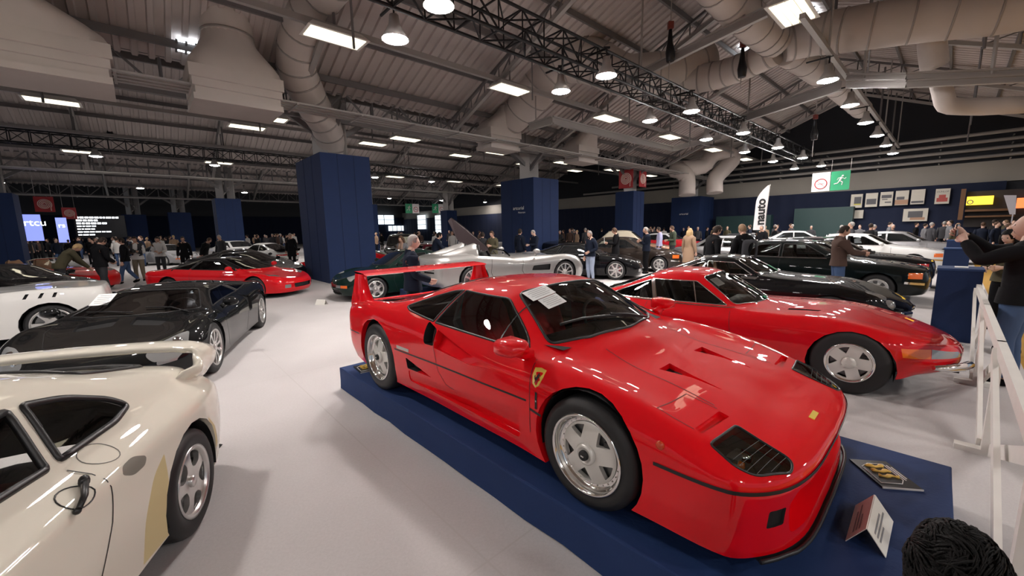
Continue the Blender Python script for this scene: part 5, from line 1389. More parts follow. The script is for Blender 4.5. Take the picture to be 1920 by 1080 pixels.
# saloons and coupes on the right
SED = dict(wb=2.85, fo=.86, ro=1.15, ins=.09, W=[(.86, .80), (.3, .89), (0, .90), (-2.85, .90), (-3.9, .82)], sh=[(.86, .72), (.3, .82), (0, .85), (-1.2, .90), (-2.85, .93), (-4.0, .88)],
    hood=[(.86, .74), (.3, .86), (-.5, .95), (-.75, .98), (-3.15, 1.0), (-4.0, .92)], nose=(.22, .34, .52, .66), tail=(.28, .4, .6, .76), fbow=.10, rbow=.08, fback=(.06, 0, .0, .03, .05, .07, .09, .11), sill=[(0, .2), (-3, .2)],
    roof=[(-.72, .98), (-1.35, 1.36), (-1.8, 1.405), (-2.5, 1.38), (-3.15, 1.02)], rr0=-2.5, bow=(.12, .05, .03, .06), cant=[(-.72, .72, .96), (-1.35, .58, 1.31), (-1.8, .57, 1.35), (-2.5, .58, 1.31), (-3.15, .68, .99)],
    sw=[rpoly([(-.90, .97), (-1.42, 1.275), (-1.90, 1.30), (-1.90, .96)], .03), rpoly([(-1.97, .96), (-1.97, 1.30), (-2.46, 1.27), (-2.85, .98)], .03)], trim_r=.012,
    wheel=(.325, .21, 'steel'), arch_r=.36, arch_z=.325, mirror=(-.88, .98, 1.02),
    lamps=[('headlamp', 'front', [(.30, .56), (.62, .56), (.62, .70), (.30, .70)], 'head', True), ('indicator', 'side', [(.50, .57), (.72, .57), (.72, .70), (.50, .70)], 'amber', True), ('grille', 'front', [(-.26, .50), (.26, .50), (.26, .72), (-.26, .72)], 'black', False), ('tail_lamp', 'rear', [(.35, .60), (.78, .60), (.78, .76), (.35, .76)], 'red', True)],
    lines=[('side', [(-.62, .88), (-.6, .5), (-.66, .25)], .008, True), ('side', [(-1.93, .92), (-1.94, .5), (-1.9, .25)], .008, True)], chrome=[('side', [(.45, .48), (.76, .46)], .05, True), ('side', [(-.8, .955), (-1.8, .95), (-2.9, .97)], .014, True)])
BLK = (.004, .004, .005)
ETY = dict(wb=2.45, fo=.95, ro=1.0, ins=.16, W=[(.95, .52), (.5, .74), (0, .82), (-1.2, .80), (-2.45, .83), (-3.4, .62)], sh=[(.95, .50), (.5, .70), (.1, .80), (-.5, .78), (-1.3, .78), (-2.2, .80), (-2.6, .80), (-3.45, .60)],
    hood=[(.95, .52), (.5, .70), (0, .84), (-.6, .90), (-1.1, .92), (-3.0, .80), (-3.45, .62)], nose=(.28, .34, .42, .47), fback=(.12, .05, 0, 0, .04, .08, .12, .16), fbow=.22, roof=[(-1.1, .90), (-1.55, 1.18), (-1.85, 1.22), (-2.2, 1.18), (-3.1, .80)], rr0=-2.2,
    cant=[(-1.1, .62, .88), (-1.55, .48, 1.12), (-1.85, .47, 1.16), (-2.2, .48, 1.11), (-3.1, .55, .78)], sw=[rpoly([(-1.2, .88), (-1.56, 1.09), (-2.05, 1.10), (-2.02, .86)], .03), rpoly([(-2.09, .86), (-2.10, 1.09), (-2.7, .88)], .04)], seal=chrome, wheel=(.325, .18, 'multi'), arch_r=.35, arch_z=.305,
    lamps=[('headlamp', 'top', rpoly([(.62, .40), (.66, .56), (.40, .66), (.38, .46)], .07), 'head', True)], chrome=[('front', [(-.5, .42), (.5, .42)], .04, False)])
def ety_extra(root, P, pm, G, S):
    q = MB(); q.hexa([(.90, -.30, .28), (.93, -.30, .28), (.93, .30, .28), (.90, .30, .28), (.88, -.30, .40), (.91, -.30, .40), (.91, .30, .40), (.88, .30, .40)]); q.build('number_plate', plate_white, root)
    for s in (1, -1):
        q = MB(); q.lathe([(.001, .10), (.07, .08), (.09, .02), (.085, -.1)], 16, axis='x', c=(.66, s * .50, .52)); q.build('round_lamp', headlamp, root)
        q = MB(); q.tube([(.60, s * .72, .42), (.80, s * .60, .42), (.93, s * .36, .42)], [.02, .035, .025], 8); q.build('bumper', chrome, root)
gcar('classic_coupe', 'black curvy classic coupe with white plate just beyond the red long-bonnet coupe', ETY, 5.75, 6.95, -47, BLK, det=(5, 4), glassm=gl_clear, interior=(grey_in, tan), extra=ety_extra)
SEC = var(SED, wheel=(.325, .21, 'steel'))
gcar('coupe', 'black coupe with orange corner lamp standing left of the navy counter', SEC, 8.93, 9.62, -47, (.003, .006, .006), det=(5, 3), glassm=gl_dark, interior=(grey_in, grey_in))
gcar('saloon', 'black saloon with red-orange corner lamp, beyond the black coupe with orange lamp', var(SED, lamps=[(n, v, p, 'red' if n == 'indicator' else m, mi) for n, v, p, m, mi in SED['lamps']]), 11.0, 11.5, -47, BLK, glassm=gl_clear, interior=(grey_in, grey_in))
def rally(root, P, pm, G, S):
    for k in range(4):
        q = MB(); q.lathe([(.001, .06), (.085, .05), (.10, 0), (.07, -.08), (.001, -.10)], 16, axis='x', c=(.98, -.48 + .32 * k, .66)); q.build('spot_lamp', headlamp, root)
    q = MB(); q.bar((.92, -.65, .56), (.92, .65, .56), .04); q.build('lamp_bar', blackm, root)
    q = MB(); P.patch(q, [(-1.0, .50), (-1.6, .50), (-1.6, .82), (-1.0, .82)], 'side', -1, 0, .004); q.build('number_panel', plate_white, root)
gcar('rally_saloon', 'white rally saloon with a row of round spot lamps on its nose', var(SED), 15.0, 14.9, -47, (.72, .72, .71), extra=rally, glassm=gl_dark, interior=(dk_in, dk_in))
gcar('saloon', 'white older saloon in the back row, right of the white feather flag', var(SED), 19.5, 24.6, -30, (.70, .70, .68))
gcar('saloon', 'silver saloon behind the two men in black coats', var(SED), 10.3, 15.2, -47, (.16, .16, .165), metal=.4, glassm=gl_clear, interior=(grey_in, grey_in))
gcar('saloon', 'dark brown saloon with orange corner lamp and bright wheel ring, left of the blonde woman', var(SED), 6.3, 16.6, -32, (.03, .022, .018))
gcar('grand_tourer', 'black grand tourer with eight-spoke silver wheels behind the man in jeans', var(NSX, hood=[(.93, .56), (.4, .72), (-.2, .84), (-.4, .88), (-2.9, .92), (-3.5, .86)], sh=[(.93, .56), (.5, .70), (0, .80), (-.6, .82), (-1.4, .85), (-2.2, .88), (-2.6, .90), (-3.5, .86)], roof=[(-.55, .88), (-1.2, 1.24), (-1.6, 1.29), (-2.0, 1.25), (-3.0, .93)], rr0=-2.05, cant=[(-.55, .70, .86), (-1.2, .54, 1.20), (-1.6, .53, 1.24), (-2.05, .55, 1.18), (-3.0, .66, .90)], sw=[rpoly([(-.75, .88), (-1.24, 1.17), (-1.85, 1.19), (-2.05, .91)], .02), rpoly([(-2.1, .91), (-1.95, 1.16), (-2.6, .94)], .02)], wheel=(.335, .245, 'seven'), arch_r=.37, arch_z=.33), 3.85, 14.65, -17, BLK)
SUV = var(SED, hood=[(.86, .98), (.3, 1.06), (-.5, 1.12), (-.75, 1.14), (-3.6, 1.2), (-3.9, 1.0)], sh=[(.86, .92), (0, 1.0), (-3.0, 1.06), (-4.0, 1.0)], nose=(.3, .45, .68, .84), tail=(.32, .5, .75, .92), roof=[(-.72, 1.14), (-1.25, 1.62), (-1.8, 1.70), (-3.5, 1.66), (-3.85, 1.10)], rr0=-3.5, cant=[(-.72, .74, 1.12), (-1.25, .66, 1.56), (-1.8, .66, 1.63), (-3.5, .66, 1.58), (-3.85, .74, 1.06)],
    sw=[rpoly([(-.95, 1.13), (-1.35, 1.50), (-2.0, 1.55), (-2.0, 1.12)], .03), rpoly([(-2.07, 1.12), (-2.07, 1.55), (-2.9, 1.55), (-2.9, 1.13)], .03), rpoly([(-2.97, 1.13), (-2.97, 1.54), (-3.4, 1.5), (-3.5, 1.14)], .03)], wheel=(.37, .25, 'steel'), arch_r=.41, arch_z=.37, mirror=(-.9, 1.02, 1.18),
    lamps=[('headlamp', 'front', [(.42, .74), (.74, .74), (.74, .90), (.42, .90)], 'head', True), ('grille', 'front', [(-.38, .62), (.38, .62), (.38, .90), (-.38, .90)], 'chrome', False), ('lower_grille', 'front', [(-.6, .36), (.6, .36), (.6, .5), (-.6, .5)], 'chrome', False)], lines=[], chrome=[])
gcar('off_roader', 'black off-road car with bright grille facing the camera, right of the big column', SUV, -5.6, 20.6, -76, BLK)
gcar('off_roader', 'tall black car right of the second navy column, behind the silver roadster nose', SUV, 2.6, 22.2, -60, BLK)
gcar('saloon', 'bronze two-tone saloon in the back row behind the black grand tourer', var(SED, roof=[(-.72, 1.05), (-1.35, 1.58), (-1.8, 1.66), (-2.5, 1.62), (-3.15, 1.08)], cant=[(-.72, .72, 1.02), (-1.35, .62, 1.52), (-1.8, .62, 1.58), (-2.5, .62, 1.53), (-3.15, .68, 1.04)], sw=[]), 7.9, 21.8, -20, (.30, .17, .11), roofcol=paint('cream_roof', (.62, .55, .43)))
gcar('hatchback', 'red and white car in the back row left of the two men in black coats', var(SED), 11.3, 25.2, -45, (.55, .02, .03), roofcol=paint('white_roof', (.7, .7, .7)))
gcar('saloon', 'dark saloon in the far middle of the right-hand rows', var(SED), 13.6, 19.9, -47, (.02, .022, .026))
gcar('saloon', 'silver grey saloon at the far right of the back rows, partly behind the navy counters', var(SED), 18.9, 17.4, -47, (.30, .30, .31), metal=.4)
gcar('sports_car', 'grey coupe in the far left rows among the crowd', var(P911), -21, 25.5, -20, (.35, .35, .36))
gcar('saloon', 'white saloon in the far left crowd behind the photographer in the vest', var(SED), -17.5, 27.0, -30, (.65, .65, .64))
# ------------------------------------------------------------------ barrier, counters, cards, signs, posters
wood_w = mat('white_painted_wood', (.74, .72, .68), .55, var=.08, vscale=6)
def barrier(a0, label):
    o = empty('barrier_section', H(a0, -.33, 0), HA, label, 'barrier', 'white plank barrier sections')
    def B(nm, P, Q, w, h, up=Vector((0, 0, 1))):
        q = MB(); q.bar(P, Q, w, h, up=up); return q.build(nm, wood_w, o)
    yv = Vector((0, 1, 0))
    B('top_rail', (-.02, 0, .86), (2.02, 0, .86), .045, .095)
    B('brace', (.05, .030, .06), (1.95, .030, .82), .028, .095, yv.cross(Vector((1, 0, .4)))); B('brace', (.05, -.030, .80), (1.95, -.030, .06), .028, .095, yv.cross(Vector((1, 0, -.4))))
    B('foot_board', (0, .16, .022), (0, -.13, .022), .085, .044)
    B('post', (0, 0, .044), (0, 0, .82), .085, .04, Vector((0, 1, 0)))
    return o
barrier(2.65, 'nearest white plank barrier section at the right edge of the photo')
barrier(4.65, 'middle white plank barrier section beside the front of the navy platform')
barrier(6.65, 'farthest white plank barrier section next to the navy counter')
def counter(a0, label, b0=-.37, b1=.09, L=.55, h=1.10):
    o = empty('counter', H(a0, b0, 0), HA, label, 'counter', 'navy counters along the barrier')
    q = MB(); q.hexa([(0, 0, 0), (L, 0, 0), (L, b1 - b0, 0), (0, b1 - b0, 0), (0, 0, h - .03), (L, 0, h - .03), (L, b1 - b0, h - .03), (0, b1 - b0, h - .03)]); q.build('counter_body', navy, o)
    q = MB(); q.hexa([(-.01, -.01, h - .03), (L + .01, -.01, h - .03), (L + .01, b1 - b0 + .01, h - .03), (-.01, b1 - b0 + .01, h - .03), (-.01, -.01, h), (L + .01, -.01, h), (L + .01, b1 - b0 + .01, h), (-.01, b1 - b0 + .01, h)]); q.build('counter_top', mat('navy_top', (.010, .045, .15), .5), o)
    return o
counter(8.88, 'nearest tall navy counter at the end of the white barrier')
counter(15.6, 'second navy counter, partly behind the nearest one')
counter(22.5, 'farthest navy counter beyond the other two')
# black plaque and folded card on the platform
def quad_on(pxs, z): return [at(x, y, z) for x, y in pxs]
c = quad_on([(1610, 866), (1672, 864), (1716, 918), (1638, 905)], PH + .012)
e1 = (c[1] - c[0]); 
o0 = (c[0] + c[1] + c[2] + c[3]) / 4; ux = ((c[1] - c[0]) + (c[2] - c[3])).normalized(); uy = Vector((0, 0, 1)).cross(ux)
def plaque(o0, ux, w, h, label):
    uy = Vector((0, 0, 1)).cross(ux); o = empty('plaque', o0, math.atan2(ux.y, ux.x), label, 'plaque', 'black plaques on the platform')
    q = MB(); q.hexa([(-w, -h, 0), (w, -h, 0), (w, h, 0), (-w, h, 0), (-w, -h, .010), (w, -h, .010), (w, h, .010), (-w, h, .010)]); q.build('panel', mat('plaque_black', (.010, .012, .016), .3), o)
    q = MB(); q.hexa([(-w, -h - .004, .001), (w, -h - .004, .001), (w, -h, .001), (-w, -h, .001), (-w, -h - .004, .011), (w, -h - .004, .011), (w, -h, .011), (-w, -h, .011)]); q.build('edge', white_metal, o)
    q = MB(); fr = [(-.8, -.72), (.25, -.72), (.55, -.45), (.55, .72), (-.25, .72), (-.8, .45)]
    q.tube([(w * x, h * y, .0115) for x, y in fr + [fr[0]]], .003, 5); q.build('border', sheet_white, o)
    q = MB()
    for k in range(3):
        pts = [(w * (-.55 + .16 * t + .05 * k), h * (.50 - .36 * k + .05 * math.sin(t * 1.5 + k)), .0118) for t in range(7)]
        q.tube(pts, [.004 + .010 * abs(math.sin(t * .9 + k)) for t in range(7)], 6)
    q.build('lettering', mat('gold_ink', (.80, .52, .10), .4), o)
    q = MB()
    for k in range(2): q.box((w * (.70 + .14 * k), h * .1, .0112), (.007, h * (1.1 - .25 * k), .002))
    q.build('text_line', sheet_white, o)
    return o
plaque(o0 + Vector((0, 0, -.012)), ux, .105, .145, 'black plaque with gold lettering on the platform in front of the red nose')
plaque(pl(-3.15, -.80, PH), Vector((.8, .6, 0)).normalized(), .10, .14, 'black plaque with gold lettering on the rear corner of the platform')
# folded card
zt = PH + .115
r0, r1 = at(1640, 928, zt), at(1625, 992, zt)
L0, L1 = at(1605, 948, PH + .003), at(1586, 1015, PH + .003); R0, R1 = at(1674, 978, PH + .003), at(1660, 1046, PH + .003)
card = empty('folded_card', (L1 + R1) / 2, 0, 'white folded tent card with grey print on the platform before the red nose', 'card'); ob = card.location.copy()
for nm, P4 in (('card_face', (L1, r1, r0, L0)), ('card_face', (r1, R1, R0, r0))):
    P4 = [p - ob for p in P4]; n = (P4[1] - P4[0]).cross(P4[3] - P4[0]).normalized(); q = MB()
    q.add([*P4, *[p + n * .003 for p in P4]], [(3, 2, 1, 0), (4, 5, 6, 7), (0, 1, 5, 4), (1, 2, 6, 5), (2, 3, 7, 6), (3, 0, 4, 7)]); f = q.build(nm, mat('card_white', (.78, .76, .70), .6), card)
    q = MB(); nn = n if n.z > 0 else -n
    for t, l in ((.30, .7), (.45, .9), (.60, .5)):
        def pt(u, v): return P4[0].lerp(P4[3], u).lerp(P4[1].lerp(P4[2], u), v) + nn * .005
        q.add([pt(.12, t), pt(.12 + .8 * l, t), pt(.12 + .8 * l, t + .07), pt(.12, t + .07)], [(0, 1, 2, 3)])
    q.build('print', ink if nm else ink, f)
# small card before the green car
p = at(603, 571, 0); q = MB(); q.add([p + Vector(v) for v in ((-.16, -.02, 0), (.12, -.10, 0), (.14, .06, 0), (-.13, .14, 0), (-.14, .06, .13), (.12, -.02, .13))], [(0, 1, 5, 4), (2, 3, 4, 5)])
tag(q.build('folded_card', MATS['card_white']), 'small white folded card on the floor before the dark green car', 'card')

# hung signs
sign_w = mat('sign_white', (.75, .72, .72), .5); sign_r = mat('sign_red', (.38, .02, .025), .5); sign_g = mat('sign_green', (.01, .28, .12), .5)
def plate(o, x, w, h, m, name, parent):      # upright plate centred at o, x along it
    x = x.normalized(); n = x.cross(Vector((0, 0, 1))); q = MB(); q.box((0, 0, 0), (w, .03, h), X=x, Y=n)
    ob_ = q.build(name, m, parent); return ob_
def hose_sign(o, x, s, label):
    r = empty('hose_sign', o, 0, label, 'sign', 'red hose reel signs'); plate(o, x, s, s * 1.12, sign_r, 'sign_plate', r)
    x = x.normalized(); n = x.cross(Vector((0, 0, 1))); pts = []
    for k in range(90):
        a = k / 89 * 2 * math.pi * 4.1; rr = s * (.04 + .34 * k / 89); pts.append(x * (rr * math.cos(-a)) + Vector((0, 0, rr * math.sin(-a))) + n * .02)
    pts.append(pts[-1] + Vector((0, 0, -s * .25)))
    q = MB(); q.tube(pts, s * .026, 5); q.build('hose_symbol', mat('sign_cream', (.80, .62, .56), .5), r)
    for e in (.4, -.4):
        q = MB(); q.tube([x * (s * e) + Vector((0, 0, s * .5)), x * (s * e) + Vector((0, 0, max(s * 1.6, roof_z(o.dot(BX)) - .05 - o.z)))], .015, 5); q.build('hanger', steel_l, r)
    return r
hose_sign(H(26.3, 16.3, 5.25), -BX, 1.15, 'wider dark red hose sign with white spiral on the column right of centre')
hose_sign(H(27.4, 15.6, 5.25), AX, 1.0, 'bright red narrow-looking hose sign at the right side of that same column')
hose_sign(atd(83, 383, 30), AX, 1.0, 'bigger red hose sign with spiral near the left edge above the lilac screens')
hose_sign(atd(130, 400, 38), AX, .95, 'smaller red hose sign with spiral left of the lit text screen')
def exit_signs(o, x, s, label, flip=False):
    r = empty('exit_sign', o, 0, label, 'sign', 'no smoking and exit sign pairs'); x = x.normalized(); n = x.cross(Vector((0, 0, 1)))
    a, b = (1, -1) if flip else (-1, 1)
    def off(ob_, d): ob_.location = d; return ob_
    w = off(plate(o, x, s, s * 1.25, sign_w, 'no_smoking_plate', r), x * (a * s * .52))
    q = MB(); q.tube([x * (s * .33 * math.cos(2 * math.pi * k / 28)) + Vector((0, 0, -s * .12 + s * .33 * math.sin(2 * math.pi * k / 28))) + n * .02 for k in range(29)], s * .035, 5, caps=False)
    q.bar(x * (-s * .23) + Vector((0, 0, s * .10)) + n * .02, x * (s * .23) + Vector((0, 0, -s * .34)) + n * .02, s * .05, .02); q.build('red_ring', sign_r, w)
    q = MB(); q.bar(x * (-s * .2) + Vector((0, 0, -s * .12)) + n * .017, x * (s * .2) + Vector((0, 0, -s * .12)) + n * .017, s * .03, s * .07); q.build('cigarette', ink, w)
    g = off(plate(o, x, s, s * 1.25, sign_g, 'exit_plate', r), x * (b * s * .52)); q = MB()
    def P(u, v): return x * (u * s) + Vector((0, 0, v * s)) + n * .02
    q.sphere(P(.12, .30), s * .065, 8, 5)
    for pts, wd in (([(.08, .22), (-.02, .0)], .12), ([(-.02, .0), (.14, -.10), (.10, -.30)], .06), ([(-.02, .0), (-.12, -.16), (-.32, -.20)], .06), ([(.08, .20), (.24, .10), (.30, .18)], .045), ([(.06, .20), (-.10, .18), (-.16, .04)], .045)):
        q.tube([P(u, v) for u, v in pts], s * wd / 2, 6)
    q.build('running_figure', sign_w, g); 
    for e in (-.5, .5): q = MB(); q.tube([P(e, .62), P(e, 1.4)], .012, 5); q.build('hanger', steel_l, g)
    return r
exit_signs(ona(1557, 340, 30), -BX, .86, 'no smoking and green exit sign pair hanging before the end wall on the right')
exit_signs(onb(773, 391, 52), AX, 1.05, 'green exit and no smoking sign pair over the far windows, left of two', True)
exit_signs(onb(822, 391, 52), AX, 1.05, 'green exit and no smoking sign pair over the far windows, right of two', True)

# posters on the end wall
xw = -BX; A_P = A1 - .75
pin = {'a': mat('print_grey', (.10, .10, .11), .6), 'b': mat('print_tan', (.42, .25, .16), .6), 'c': mat('print_red', (.40, .07, .06), .6), 'd': mat('print_pale', (.60, .56, .48), .6), 'y': mat('print_yellow', (.55, .50, .10), .6)}
def poster(px, py, w, h, blocks, label, word=None):
    o = ona(px, py, A_P); r = empty('poster', o, 0, label, 'poster', 'framed posters on the navy wall'); n = xw.cross(Vector((0, 0, 1)))
    plate(o, xw, w + .04, h + .04, blackm, 'frame', r)
    q = MB(); q.box(n * .015, (w, .02, h), X=xw, Y=n); q.build('print_sheet', mat('poster_paper', (.58, .55, .48), .6), r)
    for u0, u1, v0, v1, k in blocks:
        q = MB(); q.box(xw * (w * (u0 + u1) / 2) + Vector((0, 0, h * (v0 + v1) / 2)) + n * .027, (w * (u1 - u0), .006, h * (v1 - v0)), X=xw, Y=n); q.build('printed_picture', pin[k], r)
    if word: put_text(word, o + n * .035 + Vector((0, 0, h * .30)), xw, Vector((0, 0, 1)), w * .21, pin['a'], r)
    return r
poster(1606, 377, .66, .98, [(-.2, .4, -.2, .30, 'a'), (-.2, .4, -.30, -.2, 'y')], 'poster with grey tower picture, leftmost of the row on the navy wall')
poster(1634, 375, .66, .98, [(-.4, .4, -.32, .08, 'a')], 'poster with two dark car pictures, second of the row on the navy wall')
poster(1662, 373, .66, .98, [(-.4, .4, .06, .28, 'a'), (-.35, .1, -.06, .0, 'a'), (-.1, .4, -.28, -.2, 'a')], 'poster with dark skyline band, middle of the row on the navy wall')
poster(1691, 371, .66, .98, [(-.5, .5, -.46, -.14, 'b'), (-.4, .2, -.12, .08, 'a')], 'poster with orange road picture, fourth of the row on the navy wall')
poster(1721, 369, .66, .98, [(-.25, .25, .12, .22, 'd'), (-.45, .45, -.42, -.28, 'a')], 'pale poster with a dark strip at its foot, fifth of the row')
poster(1767, 368, .66, .98, [(-.38, .38, -.36, -.10, 'c'), (-.24, .24, -.10, .10, 'c')], 'poster with red car picture hanging alone at the right of the row', 'DUNLOP')
poster(1602, 402, 1.0, .6, [(-.4, .4, -.3, .2, 'd')], 'small pale notice board under the leftmost poster')
poster(1716, 403, 1.2, .85, [(-.3, .3, -.2, .3, 'a'), (-.2, .4, -.4, -.2, 'b')], 'pale board with dark figures under the fifth poster')
# green cabinets below the posters
q = box_hall(A1 - 1.6, A1 - .9, 5.0, 8.6, 0, 3.0, 'cabinet', mat('cabinet_green', (.015, .045, .045), .5)); tag(q, 'dark green cabinet against the navy wall below the posters', 'cabinet')
q = box_hall(A1 - 1.6, A1 - .9, 10.2, 14.5, 0, 2.6, 'cabinet', MATS['cabinet_green']); tag(q, 'low dark green cabinet left of the small pale notice board', 'cabinet')
# stand with lit signs at the far right
st = empty('shop_stand', H(A1 - 1.2, -2.2, 0), 0, 'brown wooden stand with yellow and orange lit signs at the far right', 'stand')
def stand_box(nm, px0, px1, py0, py1, m, d=.2, a=A1 - 1.4):
    p = ona((px0 + px1) / 2, (py0 + py1) / 2, a); w = (ona(px1, (py0 + py1) / 2, a) - ona(px0, (py0 + py1) / 2, a)).length; h = (ona((px0 + px1) / 2, py0, a) - ona((px0 + px1) / 2, py1, a)).length
    q = MB(); q.box(p - st.location, (w, d, h), X=xw, Y=AX); return q.build(nm, m, st)
stand_box('stand_post', 1799, 1808, 355, 412, mat('stand_wood', (.16, .075, .03), .6), .5)
stand_box('stand_back', 1808, 1925, 357, 425, mat('stand_dark', (.03, .025, .025), .7), .1, A1 - 1.0)
s1 = stand_box('lit_sign', 1812, 1862, 368, 384, mat('sign_yellow', (.95, .60, .05), emit=1.2)); s2 = stand_box('lit_sign', 1906, 1930, 371, 390, mat('sign_orange', (.9, .20, .06), emit=1.2))
stand_box('shelf', 1808, 1900, 392, 396, MATS['stand_wood'], .6); stand_box('shelf', 1808, 1900, 404, 407, MATS['stand_wood'], .6)
q = MB(); pc = ona(1819, 379, A1 - 1.55) - st.location; q.tube([pc + xw * (.12 * math.cos(k * .6)) + Vector((0, 0, .12 * math.sin(k * .6))) for k in range(12)], .025, 5); q.build('sign_mark', ink, st)
q = MB(); p0 = [ona(x, y, A1 - 2.6) for x, y in ((1882, 366), (1906, 366), (1904, 402), (1893, 402))]; q.add(p0 + [p + AX * .02 for p in p0], [(0, 1, 2, 3), (7, 6, 5, 4), (0, 4, 5, 1), (2, 6, 7, 3)]); q.tube([ona(1899, 402, A1 - 2.6), Vector((*ona(1899, 402, A1 - 2.6).xy, 0))], .03, 6)
tag(q.build('hanging_banner', mat('banner_grey', (.55, .53, .58), .6)), 'pale grey tapering banner beside the lit orange sign, far right', 'banner')
# feather flag
fb_ = ona(1424, 412, 27); fl = empty('feather_flag', (fb_.x, fb_.y, 0), 0, 'white feather flag with black lettering behind the right-hand cars', 'flag'); n = xw.cross(Vector((0, 0, 1))); q = MB()
rows = []; zb_, zt_ = 1.5, 4.05
for k in range(13):
    t = k / 12; z = zb_ + (zt_ - zb_) * t; lean = .10 * t; w = .62 if t < .62 else .62 * (1 - ((t - .62) / .38) ** 2 * .85)
    rows.append([xw * (lean + .31 - (0 if True else 0)) + xw * (0) + Vector((0, 0, z)), xw * (lean + .31 - w) + Vector((0, 0, z))])
q.grid(rows, smooth=True); q.grid([[p - n * .012 for p in r_] for r_ in rows]); q.build('flag_cloth', sign_w, fl)
q = MB(); q.tube([xw * .32, xw * .33 + Vector((0, 0, 2.5)), xw * .42 + Vector((0, 0, 4.1))], .02, 6); q.lathe([(.001, .04), (.3, .03), (.3, 0)], 12, axis='z'); q.build('flag_pole', steel_l, fl)
bpy.context.view_layer.update()
put_text('nauto', fl.location + xw * .05 + n * .03 + Vector((0, 0, 2.55)), Vector((0, 0, 1)), -xw, .66, blackm, fl, bold=.02)
# lettering on the columns and the lit screens
lit_w = mat('lettering_white', (.85, .85, .85), .5)
o = H(16.5 - 1.02, 16.4 - .15, 2.95); bpy.context.view_layer.update()
put_text('artcurial', o, -BX, Vector((0, 0, 1)), .26, lit_w, col_two, align='CENTER'); put_text('Motorcars', o + Vector((0, 0, -.24)) - BX * .25, -BX, Vector((0, 0, 1)), .13, lit_w, col_two)
cdark = [x for x in bpy.data.objects if x.name.startswith('clad_column') and 'twin elbow' in x.get('label', '')][0]
put_text('artcurial', H(38 - 1.53, 16.6, 2.9), -BX, Vector((0, 0, 1)), .24, lit_w, cdark)
scr = mat('screen_lilac', (.22, .27, .72), emit=1.1)
def screen(px0, px1, py0, py1, b, m, label, text=None, tsize=.6):
    r = empty('screen', onb((px0 + px1) / 2, (py0 + py1) / 2, b), 0, label, 'screen'); oo = r.location; w = (onb(px1, (py0 + py1) / 2, b) - onb(px0, (py0 + py1) / 2, b)).length; h = (onb((px0 + px1) / 2, py0, b) - onb((px0 + px1) / 2, py1, b)).length
    q = MB(); q.box((0, 0, 0), (w, .12, h), X=AX, Y=BX); q.build('screen_case', blackm, r); q = MB(); q.box(-BX * .07, (w * .98, .02, h * .98), X=AX, Y=BX); q.build('screen_picture', m, r)
    for e in (-.3, .3): q = MB(); q.bar(AX * (w * e) + BX * .02, AX * (w * e) + BX * .02 + Vector((0, 0, -oo.z)), .08); q.build('screen_stand', blackm, r)
    bpy.context.view_layer.update()
    if text: put_text(text, oo - BX * .09 + Vector((0, 0, h * .18)), AX, Vector((0, 0, 1)), tsize, mat('text_glow', (.9, .95, 1), emit=2.5), r)
    return r, w, h
screen(44, 80, 402, 452, 42, scr, 'lilac lit screen with white lettering at the far left', 'artcu', .62)
screen(107, 128, 408, 455, 48, scr, 'narrow lilac lit screen strip right of the first lilac screen', 'rs', .5)
r, w, h = screen(142, 238, 404, 446, 60, mat('screen_black', (.004, .005, .012), .3), 'black screen with rows of white text over the left crowd'); q = MB(); random.seed(3)
for k in range(7):
    u = -.46; big = k in (0, 1, 2)
    end = (.34, -.05, .12, -.12, -.14, .16, -.22)[k]
    while u < end:
        l = random.uniform(.04, .11); q.box(AX * (w * (u + l / 2)) + Vector((0, 0, h * (.40 - .125 * k))) - BX * .085, (w * l, .01, h * (.075 if big else .05)), X=AX, Y=BX); u += l + .018
q.build('text_row', mat('text_glow', (.9, .95, 1), emit=2.5), r)
# far windows with bars
winm = mat('window_daylight', (.85, .95, 1), emit=1.1); fr = mat('window_frame_dark', (.03, .04, .045), .5)
for k, (x0, x1, y0, y1, nx, ny) in enumerate(((701, 739, 403, 421, 2, 2), (783, 799, 403, 430, 1, 3), (816, 841, 403, 440, 2, 4), (728, 768, 423, 433, 5, 1))):
    b = B1 - .75; q = MB(); on_, UX, UY = (onb, AX, BX) if k in (0, 3) else (ona, -BX, AX); b = b if k in (0, 3) else A1 - .72
    oo = on_((x0 + x1) / 2, (y0 + y1) / 2, b); w = (on_(x1, (y0 + y1) / 2, b) - on_(x0, (y0 + y1) / 2, b)).length; h = (on_((x0 + x1) / 2, y0, b) - on_((x0 + x1) / 2, y1, b)).length
    q.box(oo, (w, .06, h), X=UX, Y=UY); wo = struct(q.build('window_%d' % (k + 4), winm)); q = MB()
    for i in range(nx + 1): q.box(oo + UX * (w * (i / nx - .5)) - UY * .05, (.09, .06, h), X=UX, Y=UY)
    for j in range(ny + 1): q.box(oo + Vector((0, 0, h * (j / ny - .5))) - UY * .05, (w, .06, .08), X=UX, Y=UY)
    q.build('window_frame', fr, wo)
# pale upright wall post near the raised door
tag(box_hall(38.6, 39.4, 40, 41.2, 0, 6.5, 'pale_column', wc), 'pale concrete column in the distance right of the raised car door', 'column')
